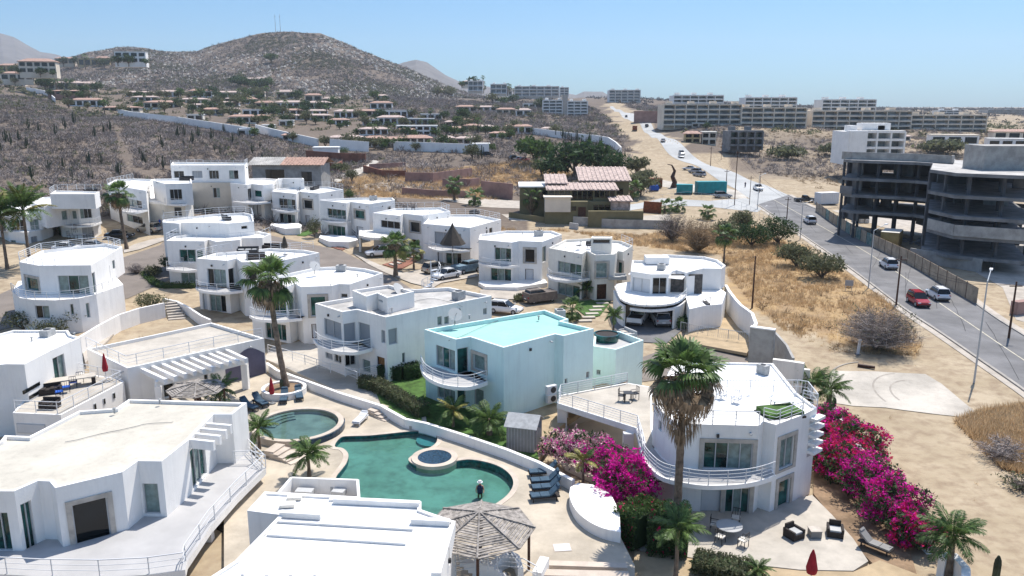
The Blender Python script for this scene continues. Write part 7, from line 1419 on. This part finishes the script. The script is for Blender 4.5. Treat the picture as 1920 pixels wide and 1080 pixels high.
T = facade('white_house', 'white blocky three-storey house behind the unfinished building', 1587, 1690, 247, 292, 262, 3, 4, 12, 'white', rail=False, cat='house'); T.part('wall', MB().box((2.8, -1.2, 3.5), (5.6, .9, 8.6)), 'white', local=True); T.part('roof_room', MB().box((10, 5, 9.2), (9, 5, 2.2)), 'white', local=True)
facade('modern_house', 'grey and glass modern house below the long tan block', 1367, 1428, 246, 272, 330, 2, 4, 10, 'conc', 'glass', cat='house', rail=False)
def cube_house(label, px0, px1, rt, rb_, y=None, m='tan', rm='tile', win=3, roof='hip', depth=None, arches=0, wg='glassd', group=None, name='hillside_house', floors=1):
    w_ = px1-px0; g = G2((px0+px1)/2, rb_); y = y or min(g.y, F*26/w_); a = at_y(px0, rb_, y); b = at_y(px1, rb_, y); z0 = a.z; z1 = at_y(px0, rt, y).z; W = b.x-a.x; D = depth or max(6, W*.42); H_ = z1-z0
    T = Thing(name, label, 'house', (a.x+W/2, y, z0), rz=-math.atan2(a.x+W/2, y)*.5, group=group); wh = H_*(.80 if roof == 'hip' else .93)
    T.part('wall', MB().box((0, D/2, wh/2-1.75), (W, D, wh+3.5)), m, local=True)
    if roof == 'hip':
        o = .7; rbm = MB(); X, Y0, Y1 = W/2+o, -o, D+o; rbm.add([(-X, Y0, wh), (X, Y0, wh), (X, Y1, wh), (-X, Y1, wh), (-X*.55, D/2, H_*1.02), (X*.55, D/2, H_*1.02), (-X, Y0, wh-.25), (X, Y0, wh-.25), (X, Y1, wh-.25), (-X, Y1, wh-.25)], [(0, 1, 5, 4), (1, 2, 5), (2, 3, 4, 5), (3, 0, 4), (0, 6, 7, 1), (1, 7, 8, 2), (2, 8, 9, 3), (3, 9, 6, 0), (9, 8, 7, 6)]); T.part('roof', rbm, rm, local=True)
    else: T.part('roof', MB().box((0, D/2, wh+.1), (W+.5, D+.5, .35)), rm, local=True)
    fh = wh/floors
    for f in range(floors):
        for k in range(win):
            cx = -W/2+W*(k+.5)/win; T.part('window', MB().box((cx, -.03, f*fh+fh*.5), (W/win*.74, .12, fh*.62)), wg, local=True)
    return T
# olive villa
def OB(T, s, zt, zb, m='olive', rm='tilep', wins=(), gable=None):
    P_ = Vs(s, zt); block(T, P_, zt, zb, wins, m, 'roof', .1); return P_
T = Thing('olive_villa', 'large olive-green villa with pink clay tile roofs and arched porch', 'villa', tuple(G(1080, 410)))
def obox(x0, x1, rt, rb_, dep, m='olive', y=168, wins=(), roofh=0, rm='tilep', over=.5, flat=None):
    a = at_y(x0, rb_, y); b = at_y(x1, rb_, y); z1 = at_y(x0, rt, y).z; W = b.x-a.x; cx = (a.x+b.x)/2; T.part('wall', MB().box((cx, y+dep/2, (z1+a.z)/2-.75), (W, dep, z1-a.z+1.5)), m)
    if roofh:
        X0, X1, Y0, Y1 = a.x-over, b.x+over, y-over, y+dep+over; T.part('tile_roof', MB().add([(X0, Y0, z1), (X1, Y0, z1), (X1, Y1, z1+roofh), (X0, Y1, z1+roofh), (X0, Y0, z1-.2), (X1, Y0, z1-.2), (X1, Y1, z1+roofh-.2), (X0, Y1, z1+roofh-.2)], [(0, 1, 2, 3), (7, 6, 5, 4), (0, 4, 5, 1), (1, 5, 6, 2), (0, 3, 7, 4)]), rm)
        nt_ = int((X1-X0)/.9)
        for k in range(nt_): xx = X0+(k+.5)*(X1-X0)/nt_; T.part('tile_row', MB().beam((xx, Y0, z1+.06), (xx, Y1, z1+roofh+.06), .28, .12), rm)
    elif flat: T.part('roof', MB().box((cx, y+dep/2, z1+.1), (W+.6, dep+.6, .25)), flat)
    for (u0, v0, u1, v1, mm) in wins:
        p, r = at_y(u0, v0, y), at_y(u1, v1, y); T.part('window', MB().box(((p.x+r.x)/2, y-.05, (p.z+r.z)/2), (r.x-p.x, .2, p.z-r.z)), mm)
        wn = max(1, int((u1-u0)/8))
        for k in range(1, wn): xx = p.x+(r.x-p.x)*k/wn; T.part('mullion', MB().box((xx, y-.12, (p.z+r.z)/2), (.12, .12, p.z-r.z)), 'olive')
obox(975, 1030, 351, 408, 10, y=172, flat='roof', wins=[(1012, 357, 1026, 372, 'glassd')]); obox(1026, 1060, 343, 380, 8, y=171, roofh=1.2); obox(1088, 1178, 338, 390, 9, y=174, roofh=2.2, wins=[(1158, 354, 1168, 364, 'glassd')])
obox(1028, 1112, 355, 385, 6, y=167, roofh=.8, wins=[(1030, 358, 1068, 369, 'glassd'), (1073, 358, 1110, 374, 'glassd')]); obox(1112, 1155, 355, 385, 6, y=166.5, roofh=.8, wins=[(1115, 358, 1152, 370, 'glassd')])
obox(1022, 1102, 378, 411, 4, y=164, wins=[(1026, 388, 1058, 395, 'glassd'), (1062, 387, 1080, 395, 'glassd'), (1084, 388, 1098, 410, 'woodd')]); obox(1022, 1070, 371, 384, 3, m='tan', y=163.5, flat='tan'); obox(1100, 1180, 378, 398, 5, y=165, wins=[(1113, 384, 1132, 396, 'glassd'), (1134, 384, 1154, 396, 'glassd'), (1156, 384, 1177, 396, 'glassd')])
obox(1103, 1206, 396, 414, 1, y=161); obox(1147, 1182, 376, 380, 4, m='tilep', y=163, roofh=.5)
wall_thing('olive boundary wall left of the olive villa', 'p 955,408 1022,418', None, None, 'olive', zs=1.2); wall_thing('long grey retaining wall in front of the olive villa', 'p 1075,422 1150,428 1260,430', None, None, 'block', zs=1.8); wall_thing('white stairs wall between the dry bank and the olive villa', 'c7 445,385 490,392', None, None, 'cushion', zs=1.2)
# ruin with two-tone tile roof
T = Thing('abandoned_house', 'abandoned grey house with a sagging grey and orange tile roof', 'house', tuple(G(535, 352))); y = 196; a, b = at_y(475, 350, y), at_y(603, 350, y); z1 = at_y(475, 309, y).z; T.part('wall', MB().box(((a.x+b.x)/2, y+5, (a.z+z1)/2-1), (b.x-a.x, 10, z1-a.z+2)), 'block')
T.part('dark_opening', MB().box((a.x+5.5, y-.03, (a.z+z1)/2), (4.5, .1, 3)), 'glassd'); T.part('dark_opening', MB().box((b.x-3.5, y-.03, (a.z+z1)/2-.5), (2.5, .1, 3)), 'glassd')
xm = a.x+(b.x-a.x)*.42
for x0, x1, m in ((a.x-1, xm, 'roofgrey'), (xm, b.x+1, 'tile')):
    T.part('roof_panel', MB().add([(x0, y-1, z1), (x1, y-1, z1), (x1, y+5, z1+1.5), (x0, y+5, z1+1.5), (x1, y+11, z1-.1), (x0, y+11, z1-.1)], [(0, 1, 2, 3), (3, 2, 4, 5)]), m)
    for k in range(14): xx = x0+(k+.5)*(x1-x0)/14; T.part('tile_row', MB().beam((xx, y-1, z1+.06), (xx, y+5, z1+1.56), .25, .12), m)
# terrace retaining walls
for s, h, m, l in (('c6 430,58 640,75 780,78', 3.0, 'terra', 'uppermost terracotta retaining wall beside the pale gravel road'), ('c6 520,130 610,135 640,118', 2.6, 'terra', 'short terracotta wall right of the abandoned house'), ('c6 770,135 880,165 1020,168', 2.0, 'terra', 'terracotta wall below the gravel road bend'), ('c6 805,118 1015,108', 1.6, 'pinkwall', 'pinkish wall above the terracotta one'), ('c6 1018,195 1180,200 1410,165', 2.8, 'pinkwall', 'long pinkish retaining wall across the dry lots'), ('c6 1240,225 1400,228 1455,220', 2.4, 'pinkwall', 'pinkish wall left of the two shaggy palms'), ('c6 1000,270 1180,285 1380,290', 1.8, 'pinkwall', 'low pinkish wall along the upper street'), ('c6 1470,280 1652,300', 4.0, 'pinkwall', 'tall pinkish wall running behind the olive villa plot'), ('c7 860,295 955,302', 2.6, 'rust', 'red-brown garden wall right of the olive villa')):
    wall_thing(l, s, None, None, m, zs=h, th=.4, name='retaining_wall')
# long white walls of the hillside estate
for s, h, l in (('c1 180,470 240,480 300,495 345,520 375,550', 3.2, 'white estate wall climbing to the upper left'), ('c1 800,635 900,655 1000,668 1200,690 1450,730 1728,775', 3.4, 'long white estate wall crossing above the bare scrub'), ('c2 0,745 120,780 250,812 420,850', 3.4, 'white estate wall continuing down to the right'), ('c2 500,862 760,880', 4.0, 'taller white wall end below the first tiled houses'), ('c2 930,870 1200,880 1420,890 1570,892', 3.6, 'white estate wall behind the dry terraces'), ('c3 140,545 250,560 400,580 560,598 650,615 700,650 735,690', 3.2, 'white wall curving down by the bare trees near the pale road')):
    wall_thing(l, s, None, None, 'white', zs=h, th=.5, name='estate_wall')
cube_house('small white pump house at the corner of the estate wall', 588, 634, 276, 294, m='white', rm='roof', roof='flat', win=0); cube_house('yellow house with a tiled roof before the long tan apartment block', 1284, 1312, 246, 268, m='tan2', win=2, floors=2); cube_house('ochre flat-roofed house right of the yellow one', 1316, 1342, 246, 272, m='tan', roof='flat', rm='cream', win=2, floors=2); cube_house('pinkish warehouse beside the pale road', 1190, 1238, 208, 224, y=520, m='pinkwall', roof='flat', rm='pinkwall', win=0)
cube_house('white bungalow right of the white blocky house', 1684, 1706, 253, 264, m='white', rm='tilep', win=2); cube_house('low white and tan house behind the green mound', 1748, 1830, 252, 272, m='white', rm='tan', roof='flat', win=3); cube_house('domed pinkish house near the right edge', 1868, 1960, 243, 262, m='tan', rm='tile', win=4); cube_house('small white house below the domed house', 1855, 1920, 259, 280, m='white', rm='roof', roof='flat', win=3)
# hillside houses: x0 x1 top base wall roof look  (crop units)
HS = '''c1 145,370,255,350,tan,o|c1 0,150,290,345,tan2,o|c1 20,215,343,400,tan,o|c1 0,160,395,425,tan,o|c1 380,500,245,290,tan,o|c1 535,655,248,305,tan2,w|c1 655,740,240,300,tan2,o|c1 785,980,205,280,white,w|c1 400,560,408,465,dark,p|c1 545,655,412,465,dark,p|c1 335,460,412,462,tan,p|c1 335,570,468,495,pinkwall,o|c1 460,600,485,520,shutter,w|c1 480,690,523,575,white,o|c1 700,935,578,610,tan,o|c1 860,1020,476,510,dark,p|c1 895,1060,508,540,white,p|c1 1075,1210,470,512,white,p|c1 980,1215,540,590,cream,o|c1 1280,1430,462,515,white,o|c1 1445,1620,475,515,white,p|c1 1215,1400,522,560,tan,p|c1 1290,1375,560,595,white,p|c1 1385,1490,560,590,white,w|c1 1375,1495,588,635,shutter,o|c1 1500,1610,590,625,white,p|c1 1520,1640,520,545,dark,p|c1 1470,1610,545,575,white,p|c1 1650,1728,520,560,white,o|c1 1550,1728,635,690,cream,o|c1 1640,1728,472,500,tan,p|c1 1625,1728,385,420,tan,p'''
HS += '''|c2 0,85,380,450,cream,p|c2 0,60,475,515,tan,p|c2 145,255,468,525,dark,p|c2 0,120,543,590,tan,o|c2 130,335,540,590,white,p|c2 345,500,543,590,white,p|c2 450,595,517,555,tan,p|c2 190,315,595,635,white,o|c2 335,480,600,635,white,p|c2 75,185,592,625,white,p|c2 180,320,632,668,cream,p|c2 325,500,630,670,cream,p|c2 500,620,660,700,white,o|c2 0,70,635,672,tan,o|c2 530,690,600,655,white,p|c2 650,830,600,640,dark,o|c2 810,885,498,540,white,p|c2 820,1060,603,655,white,w|c2 720,830,665,705,white,w|c2 820,1000,640,700,white,p|c2 1000,1200,660,705,shutter,w|c2 1110,1255,628,665,white,w|c2 700,890,720,770,white,p|c2 950,1220,707,770,white,w|c2 950,1070,728,765,cream,o|c2 485,725,775,835,white,p|c2 740,865,780,850,white,o|c2 1000,1180,775,855,cream,o|c2 865,1000,785,850,tan,o|c2 1370,1475,662,700,tan,o|c2 1300,1400,715,760,tan,o|c2 1405,1510,698,740,tan,o|c2 1500,1600,705,750,white,p|c2 1690,1728,700,750,tan,o|c2 1240,1330,780,830,dark,p|c2 1350,1500,783,835,cream,p|c2 1580,1728,750,790,white,o|c2 1235,1335,462,505,white,p|c2 1465,1540,425,470,tan,o|c2 1605,1728,508,545,white,w|c2 1390,1540,403,430,cream,p|c2 1680,1728,470,500,white,w|c3 0,130,485,545,white,o|c3 205,290,503,540,white,p|c3 40,150,225,262,white,w|c3 120,200,265,300,white,w|c3 1215,1305,475,500,tan,w'''
XX = []; rh = np.random.default_rng(77); k_ = 0
while k_ < 62:
    x_, y_, w_ = rh.uniform(230, 1000), rh.uniform(183, 284), rh.uniform(20, 44)
    if y_ > 192+(x_-230)*.30 or (x_ > 700 and y_ < 200) or y_ < 178+(x_-230)*.02: continue
    XX.append((x_, x_+w_, y_-rh.uniform(8, 13)*(.7+y_/500), y_, ('white', 'white', 'cream', 'white', 'tan')[int(rh.integers(5))], 'ppwow'[int(rh.integers(5))])); k_ += 1
wn_ = {'tan': 'tan', 'tan2': 'ochre', 'white': 'white', 'cream': 'cream', 'dark': 'shaded brown', 'pinkwall': 'pinkish', 'shutter': 'grey'}; rn = {'o': ('tile', 'orange tiled roof'), 'p': ('tilep', 'pale tiled roof'), 'w': ('roof', 'flat white roof')}
seen = {}; HL = []
for t in HS.split('|'):
    cr, v = t.split(); x0, x1, t0, b0, wm_, rk = v.split(','); (a0, a1), (c0, c1) = q('%s %s,%s %s,%s' % (cr, x0, t0, x1, b0)); HL.append((a0, c0, a1, c1, wm_, rk))
for x0, x1, t0, b0, wm_, rk in XX:
    if not any(x0 < h[1]-3 and x1 > h[0]+3 and t0 < h[3]-2 and b0 > h[2]+2 for h in HL): HL.append((x0, x1, t0, b0, wm_, rk))
for i, (a0, c0, a1, c1, wm_, rk) in enumerate(HL):
    near = min((h for j, h in enumerate(HL) if j != i), key=lambda h: abs((h[0]+h[1])/2-(a0+c0)/2)+3*abs(h[3]-c1)); nx = 'right' if (near[0]+near[1])/2 < (a0+c0)/2 else 'left'
    band = 'on the left ridge' if c1 < 150 and a0 < 300 else 'under the hill' if c1 < 195 else 'mid-slope' if c1 < 235 else 'above the estate wall'; size = 'wide' if c0-a0 > 42 else 'mid-sized' if c0-a0 > 28 else 'small'
    lab = '%s %s house, %s, %s, %s of a %s one' % (size, wn_[wm_], rn[rk][1], band, nx, wn_[near[4]])
    if lab in seen: seen[lab] += 1; lab = lab.replace(' house', ' villa' if seen[lab] == 2 else ' dwelling' if seen[lab] == 3 else ' home')+(', taller' if c1-a1 > 14 else ', low')
    seen[lab] = seen.get(lab, 0)+1
    cube_house(lab, a0, c0, a1-1.5, c1, m={'tan': 'tan', 'dark': 'stone', 'shutter': 'shutter'}.get(wm_, wm_), rm=rn[rk][0], roof='flat' if rk == 'w' else 'hip', win=max(2, min(6, int((c0-a0)/11))), group='houses on the estate hillside', floors=2 if (c1-a1) > 17 else 1)
# trees among the houses
rg = np.random.default_rng(11); tp_ = None; protos = []
for k, (m, kd) in enumerate((('leafd', 'dark green rounded'), ('leafo', 'olive grey'), ('leaf', 'bright green'))):
    t = tree((0, 0, -500), 9, 7, kd+' tree', m, 320, sz=.42); protos.append((t.r, kd))
pf = palm((0, 0, -500), 8, 2.6, 'x', n=11, rt=.4); protos.append((pf.r, 'tall fan palm'))
cnt = 0; used = {}
for i, (a0, c0, a1, c1, wm_, rk) in enumerate(HL):
    for s in (range(3) if i < 75 else (1,)):
        px = (a0, c0, (a0+c0)/2)[s]+rg.uniform(-5, 5); py = c1+rg.uniform(-1, 6) if s < 2 else c1+rg.uniform(3, 8); w_ = c0-a0; g = G2(px, py); y = min(g.y, F*26/w_)-2.5; p = at_y(px, py, y); k = rg.choice([0, 1, 1, 2, 3, 0]); root, kd = protos[k]
        side = ('left of', 'right of', 'before')[s]; lab = '%s tree %s %s house %s' % (kd, side, wn_[wm_], 'under the hill' if c1 < 195 else 'mid-slope' if c1 < 235 else 'above estate wall'); lab = lab.replace('palm tree', 'palm')+' '+('at the left edge' if px < 150 else 'on the left' if px < 290 else 'below the masts' if px < 480 else 'below the hilltop' if px < 620 else 'on the right slope' if px < 760 else 'by the hill shoulder' if px < 960 else 'near the pale road')
        d = root if not used.get(k) else None
        sc_ = rg.uniform(.45, .9)*max(1, y/420)
        if d is None: d = dup(root, tuple(p-Vector((0, 0, .5))), rg.uniform(0, 6), lab, 1, 'garden trees among the hillside houses')
        else: d.location = p-Vector((0, 0, .5)); d['label'] = lab; d['group'] = 'garden trees among the hillside houses'; used[k] = 1
        d.scale = (sc_,)*3
# cardon cacti on the scrub slope
def cardon(h=1):
    T = Thing('cardon_cactus', 'x', 'cactus', (0, 0, 0)); T.part('stem', MB().path([(0, 0, -.4), (0, 0, 2), (0, 0, 4.6)], [.3, .34, .2], 7), 'cactus', local=True)
    for a, r, z, e in ((.4, .8, .9, 3.6), (2.4, .9, 1.2, 4.0), (4.4, .7, .7, 3.0)): T.part('arm', MB().path([(0, 0, z), (math.cos(a)*r*.8, math.sin(a)*r*.8, z+.25), (math.cos(a)*r, math.sin(a)*r, z+.9), (math.cos(a)*r, math.sin(a)*r, e)], [.16, .2, .22, .14], 6), 'cactus', local=True)
    return T.r
cd = cardon(); first = True
CX = 'c1 945,900 1065,960 700,750 745,740 375,770 265,745 195,725 40,810 75,830 10,870 590,950 605,960 790,1030 805,1040 600,1060 625,1060 1090,840 1100,850 1195,780 1205,780 1245,770 1300,820 1340,780 1430,800 1510,740 1615,780 1690,760 1705,890 1450,870 1490,900 965,945 985,960 1105,990 430,1000 330,1010 345,975 215,1060 490,1060 685,960 500,690 440,720 640,780 130,800 180,850 1240,830 1570,820'
for i, (x, y) in enumerate(q(CX)+q('c3 340,570 360,580 380,575 400,600 440,600 470,605 500,610 520,612 600,620 300,560')+q('c2 1525,920 1500,915 45,930 30,850')):
    g = G(x, y+2); lab = ('slender', 'stout', 'leaning', 'many-armed')[i % 4]+' dark cardon cactus '+('on the upper-left scrub' if x < 150 and y < 260 else 'low on the left scrub above the villas' if y > 290 else 'in the left scrub' if x < 170 else 'near the sandy path in the scrub' if x < 300 else 'in the scrub below the estate wall' if x < 520 else 'among bare trees near the pale road' if x > 1000 else 'by the dry terraces')
    d = cd if first else dup(cd, g, rg.uniform(0, 6), lab, group='cardon cacti standing in the scrub'); first = False; d.location = g; d['label'] = lab; d['group'] = 'cardon cacti standing in the scrub'; s = rg.uniform(.5, .95)*max(.8, g.y/260); d.scale = (s*.8, s*.8, s)
g = at_y(520, 58, 1395); 
for x, l in ((517, 'thin radio mast on the hilltop, left one'), (526, 'thin radio mast on the hilltop, right one')):
    g = at_y(x, 60, 1390); T = Thing('radio_mast', l, 'mast', tuple(g)); T.part('mast', MB().tube((0, 0, -4), (0, 0, 28), .5, .25, 5), 'alu', local=True); T.part('antenna', MB().box((0, 0, 24), (2.4, .4, .5)), 'alu', local=True)

# ------------------------------------------------------------------ haze
HZ = MB().box((0, 3000, 250), (9000, 6400, 504)); o = mobj('haze', HZ, 'white', kind='stuff'); m = bpy.data.materials.new('pale_haze'); m.use_nodes = True; n = m.node_tree; n.nodes.clear()
ov = n.nodes.new('ShaderNodeOutputMaterial'); pv = n.nodes.new('ShaderNodeVolumePrincipled'); pv.inputs['Color'].default_value = (.86, .92, 1, 1); pv.inputs['Density'].default_value = .00009; pv.inputs['Anisotropy'].default_value = .2; n.links.new(pv.outputs[0], ov.inputs['Volume']); o.data.materials[0] = m

# ------------------------------------------------------------------ roof clutter
for x, y, z, L, l in ((590, 355, 8.8, 3.0, 'dark outdoor sofa on the roof beside the white tower'), (545, 352, 8.8, 2.4, 'black outdoor sofa at the left of the roof with tall dark windows'), (170, 360, 9.1, 2.6, 'dark lounge sofa on the glassy-roof villa'), (350, 338, 11.7, 2.4, 'dark roof sofa in front of the long upper building'), (425, 412, 8.7, 2.2, 'low dark sofa at the rail of the rearmost cluster roof'), (890, 402, 6.4, 2.0, 'small dark bench on the parasol villa roof'), (730, 386, 7.1, 2.0, 'dark double seat on the carport villa roof'), (1110, 458, 5.8, 2.4, 'black sofa behind the roof dining table')): sofa(x, y, z, x*.7, L, l, 'dark', 'wicker')
for k, (x, y, z, d, l) in enumerate(((640, 508, 6.2, (1.1, .8, .7), 'on the roof behind the pool palm'), (1010, 442, 6.0, (1.2, .9, .8), 'on the cream-white villa roof'), (700, 375, 8.1, (1.2, .9, .8), 'on the curved planter villa roof'), (860, 560, 6.2, (1.1, .9, .8), 'on the grey roof of the shuttered villa'), (1240, 505, 5.1, (1.1, .9, .7), 'on the garage villa roof'), (90, 632, 5.2, (1.1, .8, .7), 'on the roof at the left edge'), (1050, 592, 5.9, (1.0, .8, .6), 'on the right of the turquoise roof'), (250, 775, 4.4, (1.1, .8, .7), 'on the big cream foreground roof') if 0 else (1430, 700, 4.8, (.9, .5, .7), 'at the back of the big roof terrace'))):
    p = V(x, y, z); T = Thing('air_conditioner', 'grey air-conditioning unit '+l, 'air conditioner', tuple(p), .3*k); T.part('case', MB().box((0, 0, d[2]/2), d), 'shedr', local=True); T.part('fan_grille', MB().lathe((0, 0, d[2]), [(d[1]*.38, 0), (d[1]*.38, .04)], 14), 'dark', local=True)
for s, z, l in (('p 840,640 960,590', 6.0, 'thin grey cable lying across the turquoise roof'), ('p 120,830 250,800 330,790', 4.45, 'thin dark cable lying across the cream foreground roof'), ('p 700,590 800,560 870,575', 6.25, 'thin cable across the grey roof of the shuttered villa')):
    P_ = smooth(Vs(s, z), 5); T = Thing('roof_cable', l, 'cable', tuple(P_[0])); w_ = MB(); w_.path([p+Vector((.15*math.sin(i*1.7), .1*math.cos(i), 0)) for i, p in enumerate(P_)], [.02]*len(P_), 4); T.part('cable', w_, 'conc')
